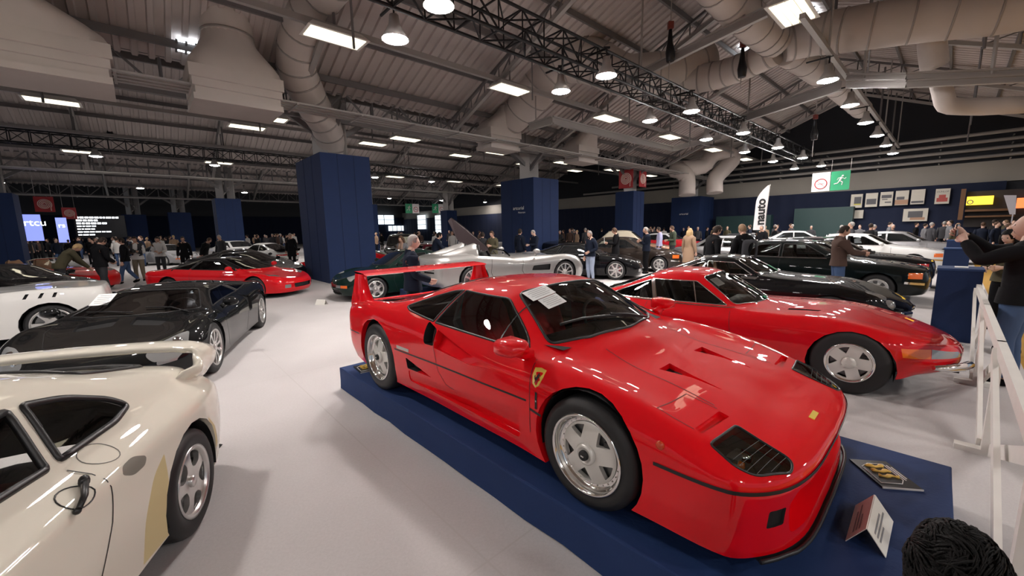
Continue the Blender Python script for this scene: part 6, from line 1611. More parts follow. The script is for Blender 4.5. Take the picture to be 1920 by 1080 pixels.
# ------------------------------------------------------------------ ducts and rails under the roof
def duct(name, label, pts, n=18, m=None, rings=True, smooth=4):
    """round duct through (px, py, depth, radius) points of the photo"""
    P = np.array([list(atd(x, y, t)) + [r] for x, y, t, r in pts]); C_ = cat1(P, smooth) if smooth else P
    o = empty(name, C_[0][:3], 0, label, 'duct'); b = Vector(C_[0][:3]); q = MB()
    q.tube([Vector(p[:3]) - b for p in C_], [float(p[3]) for p in C_], n); q.build('duct_pipe', m or ductm, o)
    if rings:
        q = MB()
        for i in range(1, len(C_) - 1, 2 if smooth else 1):
            d = (Vector(C_[i + 1][:3]) - Vector(C_[i - 1][:3])).normalized(); p = Vector(C_[i][:3]) - b; q.tube([p - d * .025, p + d * .025], float(C_[i][3]) + .018, n)
        q.build('duct_flange', mat('duct_flange', (.34, .31, .29), .5), o)
    return o
duct('air_duct', 'fat S-shaped pale duct running down into the largest navy column', [(640, -60, 9.8, .52), (592, 5, 11.0, .54), (562, 75, 12.0, .56), (560, 140, 12.9, .57), (586, 195, 13.8, .56), (612, 238, 14.8, .53), (621, 292, 15.6, .52), (622, 310, 15.6, .52)])
duct('air_duct', 'big round duct along the top right corner of the photo', [(2060, -30, 9.5, .62), (1920, 8, 10.2, .62), (1750, 32, 11.2, .62), (1600, 55, 12.2, .62), (1530, 66, 12.8, .60), (1470, 85, 13.2, .52)])
duct('air_duct', 'round duct dropping steeply from the top edge right of centre', [(1330, -40, 10.5, .50), (1380, 15, 11.5, .50), (1432, 62, 12.6, .50), (1455, 80, 13, .48)])
duct('air_duct', 'round duct running down right from the light panel toward the gable wall', [(1475, 95, 13.4, .45), (1520, 125, 15, .45), (1580, 172, 18, .45), (1615, 205, 21, .45)])
duct('air_duct', 'curved duct sweeping left from the junction under the pale rail', [(1455, 95, 13.2, .45), (1400, 122, 14, .45), (1350, 140, 14.8, .48), (1300, 150, 15.4, .5), (1240, 165, 16, .5)])
duct('air_duct', 'wide bulging duct behind the black truss in the upper middle', [(1330, 108, 15.5, .62), (1250, 135, 15.5, .72), (1180, 142, 15.8, .75), (1110, 115, 16.2, .85), (1060, 110, 16.6, .95), (1025, 140, 17.2, .95), (985, 195, 18.2, .80), (950, 240, 19.2, .55)])
duct('air_duct', 'short thick drop pipe under the big corner duct', [(1745, 45, 11.6, .30), (1748, 90, 11.8, .32), (1752, 122, 12, .32)], rings=False)
duct('air_duct', 'bent pipe below the paired rails at the right edge', [(1760, 140, 12, .24), (1768, 175, 12, .24), (1775, 196, 12, .24), (1810, 200, 12, .24), (1925, 196, 11.5, .24)], rings=False, smooth=3)
duct('air_duct', 'left leg of the twin elbow pipes over the dark navy column by the end wall', [(1288, 366, 31, .60), (1288, 335, 31, .60), (1278, 322, 31, .6), (1262, 318, 31.5, .6)], rings=False)
duct('air_duct', 'right elbow pipe looping over the dark navy column by the end wall', [(1340, 362, 31, .58), (1340, 340, 31, .58), (1362, 312, 31, .58), (1374, 297, 31, .58), (1352, 287, 31, .58), (1335, 292, 31, .58), (1318, 312, 31, .58), (1280, 316, 31.3, .58)], rings=False)
duct('air_duct', 'distant pale elbow pipe between the far left navy columns', [(305, 412, 60, .75), (306, 398, 60, .75), (318, 390, 60, .75), (336, 383, 60, .75), (345, 372, 60, .75)], rings=False)
# flared plenum boxes along the valley
def plenum(a0, a1, b0, b1, z0, label, na, nb, ztop, rad):
    o = empty('air_plenum', H((a0 + a1) / 2, (b0 + b1) / 2, z0), 0, label, 'duct', 'flared duct boxes'); base = o.location; q = MB()
    ca, cb = na, nb
    rings = []
    for z, k in ((z0, .0), (z0 + .16, .0), (z0 + .17, -.05), (z0 + .34, -.05), (z0 + .35, .0), (z0 + .55, .0), (z0 + .56, .05), (z0 + .88, .05)):
        rings.append([H(a0 - k, b0 - k, z), H(a1 + k, b0 - k, z), H(a1 + k, b1 + k, z), H(a0 - k, b1 + k, z)])
    r0 = [p - base for p in rings[-1]]
    q.grid([[p - base for p in r] for r in rings], smooth=False, closed=True); q.add([p - base for p in rings[0]], [(3, 2, 1, 0)]); q.build('plenum_box', ductm, o)
    # flare to the round riser
    rows = []; n = 24
    for t in range(7):
        f = t / 6; s = 3 * f * f - 2 * f ** 3; row = []
        for k in range(n):
            an = 2 * math.pi * (k + .5) / n; u, v = math.cos(an), math.sin(an); mx = max(abs(u), abs(v)); e = 1 / mx
            sq = H((a0 + a1) / 2 + (a1 - a0 + .1) / 2 * u * e, (b0 + b1) / 2 + (b1 - b0 + .1) / 2 * v * e, 0); ro = H(ca + rad * u, cb + rad * v, 0)
            p = sq.lerp(ro, s); p.z = z0 + .88 + 1.05 * f; row.append(p - base)
        rows.append(row)
    q = MB(); q.grid(rows, closed=True); q.tube([H(ca, cb, z0 + 1.9) - base, H(ca, cb, ztop) - base], rad, n); q.build('duct_riser', ductm, o)
    for zz in (z0 + 1.95, z0 + 2.9): q = MB(); q.tube([H(ca, cb, zz) - base, H(ca, cb, zz + .05) - base], rad + .02, n); q.build('duct_flange', MATS['duct_flange'], o)
    return o
plenum(-2.75, -.05, 13.7, 15.4, 5.35, 'large flared duct box at the upper left corner of the photo', -2.1, 14.0, 9.6, .80)
plenum(1.45, 3.55, 13.7, 15.4, 5.35, 'flared duct box with round riser, left of the S-shaped duct', 2.45, 14.3, 9.4, .62)
plenum(12.1, 13.9, 14.4, 15.5, 5.5, 'smaller flared duct box before the second navy column', 13.4, 14.6, 8.6, .5)
plenum(18.4, 20.2, 14.4, 15.5, 5.5, 'flared duct box just right of the second navy column', 19.6, 14.6, 8.4, .5)
# pale rails
def rail(label, pts, w=.16, h=.26, pair=0):
    P = [atd(x, y, t) for x, y, t in pts]; o = empty('ceiling_rail', P[0], 0, label, 'rail', 'pale rails under the roof'); q = MB()
    for a, b in zip(P[:-1], P[1:]):
        q.bar(a - P[0], b - P[0], w, .05); q.bar(a - P[0] - Vector((0, 0, h)), b - P[0] - Vector((0, 0, h)), w, .05); q.bar(a - P[0] - Vector((0, 0, h / 2)), b - P[0] - Vector((0, 0, h / 2)), .03, h)
    q.build('rail_beam', steel_l, o)
    for a in (P[0].lerp(P[1], .3), P[-2].lerp(P[-1], .7)): q = MB(); q.bar(a - P[0], Vector((a.x, a.y, max(a.z + .5, roof_z(a.dot(BX)) - .4))) - P[0], .05); q.build('hanger', steel_l, o)
    return o
rail('pale bent rail around the second navy column', [(992, 232, 17.5), (1036, 219, 16.5), (1150, 249, 20), (1262, 275, 24.5), (1352, 252, 25)])
rail('long pale rail rising to the upper right, behind the hanging black bags', [(1165, 152, 14), (1300, 82, 12.2), (1440, 12, 10.8)], .14, .22)
rail('pale rail running left from the bright lamp near the gable wall', [(1375, 222, 19), (1480, 185, 15.5), (1578, 150, 12.8)], .16, .3)
rail('upper pale rail from the bright lamp to the right edge', [(1588, 140, 12.8), (1700, 138, 11.6), (1935, 128, 10.5)], .12, .14)
rail('lower pale rail from the bright lamp to the right edge', [(1588, 154, 12.8), (1700, 152, 11.6), (1935, 140, 10.5)], .12, .16)
# chain hoists in black bags
for px, py, t, lb in ((1256, 88, 12.5, 'black hoist bag on a chain, nearer the top of the photo'), (1391, 120, 13.5, 'black hoist bag on a chain right of centre near the duct junction'), (1527, 245, 19, 'small black hoist bag before the dark gable wall'), (205, 245, 24, 'thin hoist hanging over the left crowd')):
    p = atd(px, py, t); zr = roof_z(p.dot(BX)) - .3; o = empty('chain_hoist', p, 0, lb, 'hoist', 'chain hoists'); q = MB(); q.tube([(0, 0, .55), (.02, 0, zr - p.z)], .018, 5); q.tube([(0, 0, -.4), (0, 0, 6.4 - p.z if p.z > 6.9 else -1.2)], .014, 5); q.build('chain', steel_l, o)
    q = MB(); q.tube([(0, 0, .5), (.0, 0, .1), (.02, 0, -.15), (.03, 0, -.42)], [.05, .09, .15, .12], 10); q.build('bag', blk, o)
    q = MB(); q.box((0, 0, .62), (.16, .12, .2)); q.build('hook_block', mat('hoist_red', (.20, .04, .03), .5), o)
# ------------------------------------------------------------------ people
def skin_eval(verts, edges, radii, root=0, sub=2):
    me = bpy.data.meshes.new('figure'); me.from_pydata([tuple(v) for v in verts], edges, []); o = bpy.data.objects.new('figure', me); COL.objects.link(o)
    m = o.modifiers.new('skin', 'SKIN'); m.use_smooth_shade = True
    for i, r in enumerate(radii):
        d = me.skin_vertices[0].data[i]; d.radius = r if isinstance(r, tuple) else (r, r); d.use_root = (i == root)
    sb = o.modifiers.new('sub', 'SUBSURF'); sb.levels = sub; sb.render_levels = sub
    dg = bpy.context.evaluated_depsgraph_get(); ev = o.evaluated_get(dg); em = ev.to_mesh()
    V = [v.co.copy() for v in em.vertices]; F = [tuple(p.vertices) for p in em.polygons]; ev.to_mesh_clear()
    bpy.data.objects.remove(o); bpy.data.meshes.remove(me)
    return V, F
def ik(s, t, l1, l2, pole):
    d = t - s; L = min(max(d.length, .05), (l1 + l2) * .995); d.normalize(); t = s + d * L
    a = (l1 * l1 - l2 * l2 + L * L) / (2 * L); h = math.sqrt(max(l1 * l1 - a * a, 0)); p = pole - d * pole.dot(d)
    p = p.normalized() if p.length > 1e-4 else d.orthogonal().normalized()
    return s + d * a + p * h, t
SKIN = mat('skin', (.56, .33, .24), .55); SKIN2 = mat('skin_pale', (.64, .42, .33), .55)
EYE = mat('eye_dark', (.02, .015, .012), .3); LIPS = mat('lips', (.38, .14, .12), .5); SCL = mat('eye_white', (.7, .68, .66), .4)
def cloth(name, c, r=.85): return mat('cloth_' + name, c, r, spec=.2, bump=.25, bscale=30)
CL = {k: cloth(k, c) for k, c in dict(black=(.0045, .0045, .006), navy=(.007, .011, .024), jeans=(.06, .10, .20), lightjeans=(.32, .38, .50), grey=(.14, .14, .15), brown=(.085, .052, .042), camel=(.36, .24, .16), olive=(.085, .075, .045), khaki=(.20, .165, .12), white=(.62, .60, .58), lavender=(.42, .42, .62), darkgrey=(.04, .04, .045), scarf=(.26, .17, .13), green=(.06, .075, .05), yellow=(.55, .38, .04)).items()}
HAIR = {k: mat('hair_' + k, c, .7, spec=.25, bump=.6, bscale=120) for k, c in dict(black=(.004, .0035, .0035), dark=(.03, .02, .015), brown=(.08, .045, .028), blond=(.50, .34, .17), grey=(.34, .32, .30), sandy=(.28, .18, .11)).items()}
def head_mesh(mb, Mx, m_skin=0, m_eye=1, m_lip=2):
    """a head with brow, nose, mouth, chin and ears; Mx puts its frame (x forward, z up, centre of the skull) in place"""
    nu, nv = 20, 16; rows = []
    for i in range(nv + 1):
        t = math.pi * i / nv; row = []
        for j in range(nu):
            a = 2 * math.pi * j / nu; x, y, z = math.sin(t) * math.cos(a), math.sin(t) * math.sin(a), -math.cos(t)
            fx = max(0, x)
            wy = .076 * (1 - .28 * max(0, -z - .1)); px, py, pz = .098 * x, wy * y, .118 * z
            if z < -.2: px = px * (1 - .15 * (-z - .2)) + .012 * fx
            px += fx ** 14 * .030 * math.exp(-((z + .18) / .16) ** 2)                       # nose
            px += fx ** 4 * .006 * math.exp(-((z - .16) / .1) ** 2)                          # brow
            px -= .010 * fx * math.exp(-((abs(y) - .36) / .14) ** 2) * math.exp(-((z + .02) / .12) ** 2)   # eye sockets
            px += fx ** 6 * .007 * math.exp(-((z + .78) / .12) ** 2)                         # chin
            row.append(Mx @ Vector((px, py, pz)))
        rows.append(row)
    mb.grid(rows, m_skin, True, True)
    for s in (-1, 1):
        mb.sphere(Mx @ Vector((.083, s * .030, -.004)), .0105, 8, 6, m_eye)
        e = [(0, .0), (-.006, .03), (-.01, .034), (-.02, .02), (-.02, -.02), (-.012, -.03), (0, -.018)]
        c = [Mx @ Vector((x - .002, s * (.074 + (.012 if k not in (0, 6) else 0)), z - .01)) for k, (x, z) in enumerate(e)]
        b = [Mx @ Vector((x + .004, s * .068, z - .01)) for x, z in e]
        mb.add(c + b, [list(range(7)), list(range(7, 14))[::-1]] + [(i, (i + 1) % 7, 7 + (i + 1) % 7, 7 + i) for i in range(7)], True, m_skin)
    mb.tube([Mx @ Vector((.088 - abs(y) * .5, y, -.068)) for y in (-.024, -.012, 0, .012, .024)], [.003, .006, .006, .006, .003], 6, m_lip)
def hair_mesh(style, Mx):
    mb = MB(); nu, nv = 22, 14; rows = []
    lim = dict(short=.15, crop=.10, long=-9, bald=.1, bun=.05, fringe=.2)[style]
    for i in range(nv + 1):
        t = math.pi * (.02 + .98 * i / nv) * (.72 if style != 'long' else .80); row = []
        for j in range(nu):
            a = 2 * math.pi * j / nu; x, y, z = math.sin(t) * math.cos(a), math.sin(t) * math.sin(a), math.cos(t)
            # hairline: lower at the back, higher at the front
            low = -.75 if x < -.2 else (-.25 if x < .45 else .42)
            if style == 'crop' or style == 'bald': low = -.55 if x < -.2 else (-.1 if x < .4 else .55)
            if z < low: z2 = low; k = math.sqrt(max(0, 1 - z2 * z2)) / max(math.sqrt(x * x + y * y), 1e-6); x, y, z = x * k, y * k, z2
            g = 1.075 if style not in ('crop', 'bald') else 1.02
            g += .035 * noise.noise(Vector((x * 5, y * 5, z * 5)))
            row.append(Mx @ Vector((.098 * x * g, .078 * y * g * 1.02, .120 * z * g + .004)))
        rows.append(row)
    mb.grid(rows, 0, True, True)
    if style == 'long':
        for j in range(9):
            a = R(95 + 170 * j / 8); x, y = math.cos(a), math.sin(a)
            mb.tube([Mx @ Vector((.095 * x, .085 * y, .03)), Mx @ Vector((.112 * x, .100 * y, -.07)), Mx @ Vector((.105 * x - .01, .105 * y, -.17)), Mx @ Vector((.085 * x - .02, .095 * y, -.26))], [.03, .034, .032, .015], 7)
    return mb
def hand(mb, w, d, n, s, m=0, curl=.5, sc=1.0):
    """palm, four fingers, thumb; w wrist, d direction, n palm normal, s side of the thumb"""
    d = d.normalized(); n = (n - d * n.dot(d)); n = n.normalized() if n.length > 1e-4 else d.orthogonal().normalized(); t = d.cross(n) * s
    q = lambda u, v, k: w + (d * u + t * v + n * k) * sc
    rows = []
    for u, hw, hh in ((-.01, .026, .018), (.02, .034, .016), (.055, .041, .015), (.085, .040, .012)):
        rows.append([q(u, hw * a, hh * b) for a, b in ((-1, -.6), (-1, .6), (-.4, 1), (.4, 1), (1, .6), (1, -.6), (.4, -1), (-.4, -1))])
    mb.grid(rows, m, True, True); mb.add(rows[-1], [list(range(8))], False, m)
    for k, (v, L) in enumerate(((.031, .070), (.011, .080), (-.010, .074), (-.030, .058))):
        c = curl; p = [q(.080, v, 0), q(.080 + L * .42 * math.cos(c * .6), v * 1.03, L * .42 * math.sin(c * .6)), q(.080 + L * (.42 * math.cos(c * .6) + .33 * math.cos(c * 1.6)), v * 1.02, L * (.42 * math.sin(c * .6) + .33 * math.sin(c * 1.6))), q(.080 + L * (.42 * math.cos(c * .6) + .33 * math.cos(c * 1.6) + .25 * math.cos(c * 2.3)), v, L * (.42 * math.sin(c * .6) + .33 * math.sin(c * 1.6) + .25 * math.sin(c * 2.3)))]
        mb.tube(p, [.0098 * sc, .0095 * sc, .0088 * sc, .0065 * sc], 7, m)
    mb.tube([q(.015, .028, .004), q(.045, .052, .014), q(.072, .060, .026), q(.092, .056, .034)], [.013 * sc, .0115 * sc, .010 * sc, .007 * sc], 7, m)
def person(label, loc, face, h=1.75, lean=0, bow=0, turn=0, L=None, Rr=None, stride=0, top='black', legs='navy', shoes='black', hair='dark', style='short', skin=SKIN, coat=0, group=None, extra=None, roll_sleeve=False, vest=None, scarf=None, curl=.6, hscale=1.0):
    k = h / 1.75; V3 = lambda x, y, z: Vector((x, y, z)) * k
    piv = V3(0, 0, .95); rot = Matrix.Rotation(R(lean), 3, 'Y')
    U = lambda p: piv + rot @ (p - piv)
    nb, nt = U(V3(-.01, 0, 1.47)), U(V3(.015, 0, 1.56))
    hr = Matrix.Rotation(R(turn), 3, 'Z') @ Matrix.Rotation(R(bow + lean * .5), 3, 'Y')
    hc = nt + hr @ V3(.022, 0, .075)
    verts, edges, rad, lab = [], [], [], []
    def add(p, r, par, l):
        verts.append(p); rad.append(r if isinstance(r, tuple) else r); lab.append(l)
        if par is not None: edges.append((par, len(verts) - 1))
        return len(verts) - 1
    pv = add(V3(0, 0, .93), .135 * k, None, 'leg'); wa = add(U(V3(0, 0, 1.08)), .125 * k, pv, 'top'); ch = add(U(V3(-.01, 0, 1.28)), .145 * k, wa, 'top'); uc = add(U(V3(-.02, 0, 1.40)), .115 * k, ch, 'top')
    n1 = add(nb + (nt - nb) * .35, .058 * k, uc, 'skin'); add(nt + hr @ V3(.012, 0, .03), .054 * k, n1, 'skin')
    hands = []
    for s, tgt in ((1, L), (-1, Rr)):
        sh = U(V3(-.01, s * .165, 1.405)); t = V3(*(tgt or (.06, s * .27, .80)))
        if tgt is None: t = U(t) if lean < 15 else U(V3(.0, s * .24, .80))
        el, wr = ik(sh, t, .30 * k, .27 * k, Vector((-.55, s * .45, -.6)))
        a = add(sh, .072 * k, uc, 'top'); b = add(el, .052 * k, a, 'top'); c = add(wr, .034 * k, b, 'skin' if roll_sleeve else 'top'); c2 = add(wr + (wr - el).normalized() * .035 * k, .030 * k, c, 'skin')
        hands.append((wr + (wr - el).normalized() * .03 * k, (wr - el).normalized(), s))
    for s in (1, -1):
        st = stride * s
        hp = add(V3(0, s * .092, .86), .100 * k, pv, 'leg'); kn = add(V3(.03 + st * .5 + (.04 if st < 0 else 0), s * .105, .49), .068 * k, hp, 'leg'); an = add(V3(-.02 + st - (.04 if st < 0 else 0), s * .11, .095 + (.05 if st < -.1 else 0)), .045 * k, kn, 'leg')
        hl = add(V3(-.045 + st - (.04 if st < 0 else 0), s * .11, .045 + (.04 if st < -.1 else 0)), .040 * k, an, 'shoe'); add(V3(.15 + st - (.06 if st < 0 else 0), s * .13, .036), .036 * k, hl, 'shoe')
    Vv, F = skin_eval(verts, edges, rad)
    mz = min(v.z for v in Vv); Vv = [v - Vector((0, 0, mz)) for v in Vv]; dz = Vector((0, 0, -mz))
    root = empty('person', loc, R(face), label, 'person', group)
    HM = Matrix.Translation(hc + dz) @ hr.to_4x4() @ Matrix.Scale(k * hscale, 4)
    mb = MB(); mb.add(Vv, F, True, 0); head_mesh(mb, HM)
    for w, d, s in hands: hand(mb, w + dz, d, Vector((.15, -s * 1.0, .1)), 1 if s > 0 else -1, 0, curl, k)
    mb.build('body', [skin, EYE, LIPS], root)
    # clothing shells
    S = [(verts[a] + dz, verts[b] + dz, lab[b]) for a, b in edges]
    def near(p):
        best, bl = 9, 'top'
        for a, b, l in S:
            ab = b - a; t = max(0, min(1, (p - a).dot(ab) / max(ab.length_squared, 1e-9))); dd = (p - a - ab * t).length
            if dd < best: best, bl = dd, l
        return bl
    nor = [Vector() for _ in Vv]
    for f in F:
        a, b, c = Vv[f[0]], Vv[f[1]], Vv[f[2]]; n = (b - a).cross(c - a)
        for i in f: nor[i] += n
    nor = [n.normalized() if n.length > 0 else n for n in nor]
    vl = [near(v) for v in Vv]
    ax_ = (nt - nb).normalized()
    for i, v in enumerate(Vv):
        q_ = v - dz - nb
        if vl[i] == 'skin' and q_.length < .30 * k and q_.dot(ax_) < .022 * k: vl[i] = 'top'
    hem = (.86 - coat) * k
    def shell(name, keep, th, m):
        q = MB(); idx = {}; fs = []
        for f in F:
            if all(keep(i) for i in f):
                fs.append([idx.setdefault(i, len(idx)) for i in f])
        inv = sorted(idx, key=idx.get)
        pts = []
        for i in inv:
            w = noise.noise(Vv[i] * 9) * .006; pts.append(Vv[i] + nor[i] * (th + w))
        q.add(pts, fs, True); return q.build(name, m, root)
    tm = top if not isinstance(top, str) else CL[top]
    jk = shell('jacket', lambda i: vl[i] == 'top' or (vl[i] == 'leg' and Vv[i].z > .90 * k and abs(Vv[i].x) < .4), .016 * k, tm)
    shell('trousers', lambda i: vl[i] == 'leg' and Vv[i].z < 1.02 * k, .010 * k, CL[legs])
    for sg in (1, -1): shell('shoe', lambda i: vl[i] == 'shoe' and Vv[i].y * sg > 0, .010 * k, CL[shoes])
    # jacket skirt and collar
    q = MB(); rows = []
    for z, g in ((1.02, 1.0), (.92, 1.10), (hem / k, 1.14 + coat * .25)):
        rows.append([V3(.135 * g * math.cos(2 * math.pi * j / 18) + (0 if lean < 5 else 0), .185 * g * math.sin(2 * math.pi * j / 18), z) + dz for j in range(18)])
    q.grid(rows, 0, True, True); q.build('jacket_hem', tm, jk)
    q = MB(); ct = nb + dz; rows = []
    for u, r_ in ((-.045, .098), (.0, .086), (.045, .076)): rows.append([ct + rot @ V3(r_ * math.cos(2 * math.pi * j / 16) - .005, r_ * .98 * math.sin(2 * math.pi * j / 16), u + .012 * math.cos(2 * math.pi * j / 16) * -1) for j in range(16)])
    q.grid(rows, 0, True, True); q.build('collar', tm if scarf is None else CL[scarf], jk)
    if vest: shell('vest', lambda i: vl[i] == 'top' and abs(Vv[i].y) < .20 * k and abs(Vv[i].y) > .045 * k, .03 * k, CL[vest])
    if scarf:
        q = MB(); 
        for s in (1, -1): q.tube([ct + rot @ V3(.07, s * .04, .0), ct + rot @ V3(.135, s * .05, -.15), ct + rot @ V3(.15, s * .05, -.40)], [.045 * k, .05 * k, .045 * k], 8)
        q.build('scarf', CL[scarf], root)
    if hair: hair_mesh(style, HM).build('hair', HAIR[hair], root)
    if extra: extra(root, HM, dz, hands, k)
    root['head'] = 0.0; del root['head']
    return root, [w + dz + d * .07 for w, d, s in hands], HM
def at_person(root, p):
    return Matrix.Translation(root.location) @ Matrix.Rotation(root.rotation_euler[2], 4, 'Z') @ Vector(p)
def camera_thing(root, p, label, s=1.0):
    o = empty('photo_camera', at_person(root, p), root.rotation_euler[2], label, 'camera', 'cameras in hands'); q = MB(); q.box((0, 0, 0), (.05 * s, .13 * s, .09 * s)); q.box((0, 0, .055 * s), (.04 * s, .05 * s, .03 * s)); q.build('camera_body', blackm, o)
    q = MB(); q.lathe([(.032 * s, .02), (.036 * s, .09 * s), (.030 * s, .10 * s), (.001, .085 * s)], 16, axis='x'); q.build('lens', mat('lens_black', (.02, .02, .022), .2), o); return o
def phone_thing(root, p, label, tilt=0, m=None):
    o = empty('phone', at_person(root, p), root.rotation_euler[2], label, 'phone'); o.rotation_euler = (0, R(tilt), root.rotation_euler[2]); q = MB(); q.box((0, 0, 0), (.009, .075, .15)); q.build('phone_body', blackm, o)
    q = MB(); q.box((-.0055, 0, 0), (.001, .069, .14)); q.build('phone_screen', m or mat('phone_screen', (.25, .28, .32), .1), o); return o
def dirdeg(px, toward=0):      # heading (degrees) of the line of sight at a column of the photo
    d = ray(px, 430); return math.degrees(math.atan2(d.y, d.x)) + toward
def spot(px, t): d = ray(px, 430); return Vector((d.x * t, d.y * t, 0))
# --- near right: the big man with raised arms, a woman and another man behind him
LF, RT = 90, -90           # headings relative to the line of sight: facing the picture's left / right
m1, hh, HM1 = person('tall balding man in dark jacket at the right edge with arms raised for a photo', (5.47, 4.26, 0), dirdeg(1890, LF - 12), 1.86, lean=-2, bow=-8, L=(.40, .08, 1.47), Rr=(.44, -.05, 1.54), top='black', legs='jeans', hair=None, skin=SKIN2, coat=.0, curl=1.0)
ph = (hh[0] + hh[1]) / 2 + Vector((.02, 0, .03)); phone_thing(m1, ph, 'phone held up by the tall balding man at the right edge', 0)
w1, hw, _ = person('woman with long dark hair behind the tall balding man, leaning on the counter', (8.05, 6.45, 0), dirdeg(1838, 150), 1.66, lean=6, bow=8, L=(.36, .12, 1.12), Rr=(.38, -.10, 1.10), top='olive', legs='black', hair='black', style='long', skin=SKIN2)
person('red-faced man with short dark hair close behind the tall balding man', (6.75, 5.25, 0), dirdeg(1872, LF + 5), 1.76, top='black', legs='navy', hair='dark', style='crop')
q = MB(); pz = H(9.15, -.15, 1.102); q.add([pz + AX * x + BX * y + Vector((0, 0, z)) for x, y, z in ((-.1, -.07, 0), (.1, -.07, 0), (.1, .07, 0), (-.1, .07, 0), (-.1, -.07, .01), (.1, -.07, .01), (.1, .07, .01), (-.1, .07, .01))], [(3, 2, 1, 0), (4, 5, 6, 7), (0, 1, 5, 4), (1, 2, 6, 5), (2, 3, 7, 6), (3, 0, 4, 7)]); tag(q.build('leaflet', sheet_white), 'small white leaflet lying on the nearest navy counter', 'leaflet')
# child with black hair, bottom right corner
def big_hair(root, HM, dz, hands, k):
    q = MB(); random.seed(11)
    for j in range(1500):
        a, z = random.uniform(0, 2 * math.pi), random.uniform(-.35, 1); b = math.acos(z)
        n = Vector((math.sin(b) * math.cos(a), math.sin(b) * math.sin(a), z)); e = Vector((.104, .086, .124)); P_ = lambda u: Vector((u.x * e.x - .006, u.y * e.y, u.z * e.z))
        w = Vector((noise.noise(n * 2.2) * 2 - .6, noise.noise(n * 2.2 + Vector((7, 3, 1))) * 2.4, -.2 + noise.noise(n * 2.5 + Vector((1, 9, 4))))); t = (w - n * w.dot(n)).normalized(); L_ = random.uniform(.25, .55); lift = 1.03 + .05 * random.random() + .05 * noise.noise(n * 4)
        pts = [P_((n + t * L_ * u).normalized()) * (lift + .025 * math.sin(u * 3)) for u in (0, .35, .7, 1)]
        q.tube([HM @ p for p in pts], [.0022, .0026, .0022, .0005], 3, caps=False)
    o = q.build('hair_locks', HAIR['black'], root)
person('child with thick black hair seen from above in the bottom right corner', (.905, .70, 0), dirdeg(1850, 20), 1.13, lean=4, bow=10, top='black', legs='black', hair='black', style='short', extra=big_hair, hscale=1.36)
# --- right middle
m2, h2, _ = person('man in brown leather jacket and jeans holding a camera before the black coupe', spot(1578, 8.9), dirdeg(1578, RT + 18), 1.76, bow=14, L=(.40, .10, 1.16), Rr=(.42, -.08, 1.14), top='brown', legs='jeans', hair='dark', style='crop', curl=1.0)
camera_thing(m2, (h2[0] + h2[1]) / 2 + Vector((.03, 0, .01)), 'camera held by the man in the brown leather jacket')
m3, _, _ = person('fair-haired man in long black coat with shoulder bag, right of the two in black', spot(1395, 9.7), dirdeg(1395, 35), 1.84, bow=18, L=(.25, .12, 1.05), Rr=(.28, -.05, 1.08), top='black', legs='black', hair='sandy', style='crop', coat=.32)
bg = empty('backpack', at_person(m3, (-.2, 0, 1.22)), m3.rotation_euler[2], 'black backpack on the fair-haired man in the long black coat', 'bag'); q = MB()
q.grid([[(-.16 * c, .17 * math.copysign(abs(math.cos(a)) ** .5, math.cos(a)), .24 * math.copysign(abs(math.sin(a)) ** .5, math.sin(a))) for a in [2 * math.pi * j / 20 for j in range(20)]] for c in (0, .3, .6)] + [[(-.14, .10 * math.cos(a), .17 * math.sin(a)) for a in [2 * math.pi * j / 20 for j in range(20)]]], closed=True); q.build('bag_body', CL['darkgrey'], bg)
q = MB(); q.tube([(0, .1, .2), (.1, .12, .24), (.24, .12, .12)], .02, 6); q.tube([(0, -.1, .2), (.1, -.12, .24), (.24, -.12, .12)], .02, 6); q.build('strap', CL['darkgrey'], bg)
person('dark-haired man in black hooded coat, left of the two men in black', spot(1335, 10.4), dirdeg(1335, -55), 1.82, lean=8, bow=14, top='black', legs='black', hair='dark', coat=.3)
person('blonde woman in camel coat seen from behind', spot(1293, 15.2), dirdeg(1293, -30), 1.72, top='camel', legs='black', hair='blond', style='long', coat=.42)
person('man with patterned cap and olive quilted jacket left of the blonde woman', spot(1262, 19.4), dirdeg(1262, LF + 20), 1.84, bow=12, top='green', legs='darkgrey', hair='brown', style='short', L=(.25, .1, 1.1), Rr=(.25, -.1, 1.08))
person('man in lavender shirt behind the grey-haired man with folded arms', spot(1237, 19.5), dirdeg(1236, LF + 10), 1.78, bow=8, top='lavender', legs='darkgrey', hair='dark', style='short')
person('grey-haired man in dark jacket with folded arms facing left', spot(1213, 15.5), dirdeg(1213, LF + 15), 1.80, bow=5, L=(.22, -.08, 1.20), Rr=(.24, .06, 1.24), top='navy', legs='black', hair='grey', style='crop')
m4, h4, _ = person('brown-haired man in black coat holding a white paper before the black grand tourer', spot(1155, 16.2), dirdeg(1155, LF + 5), 1.80, bow=14, L=(.30, .10, 1.15), top='black', legs='black', hair='brown', coat=.25)
o = empty('paper', at_person(m4, h4[0] + Vector((.06, 0, .10))), m4.rotation_euler[2], 'white paper held by the brown-haired man in black coat', 'paper'); q = MB(); q.box((0, 0, 0), (.012, .16, .24)); q.build('paper_sheet', sheet_white, o)
person('grey-haired man in navy jacket and pale jeans beside the silver roadster nose', spot(1108, 13.65), dirdeg(1108, LF + 40), 1.72, bow=12, top='navy', legs='lightjeans', shoes='darkgrey', hair='grey', style='crop', L=(.16, .12, 1.02))
person('bald man in black T-shirt among the back cars near the white feather flag', spot(1429, 18.5), dirdeg(1429, 150), 1.78, top='black', legs='black', hair='grey', style='crop', roll_sleeve=True)
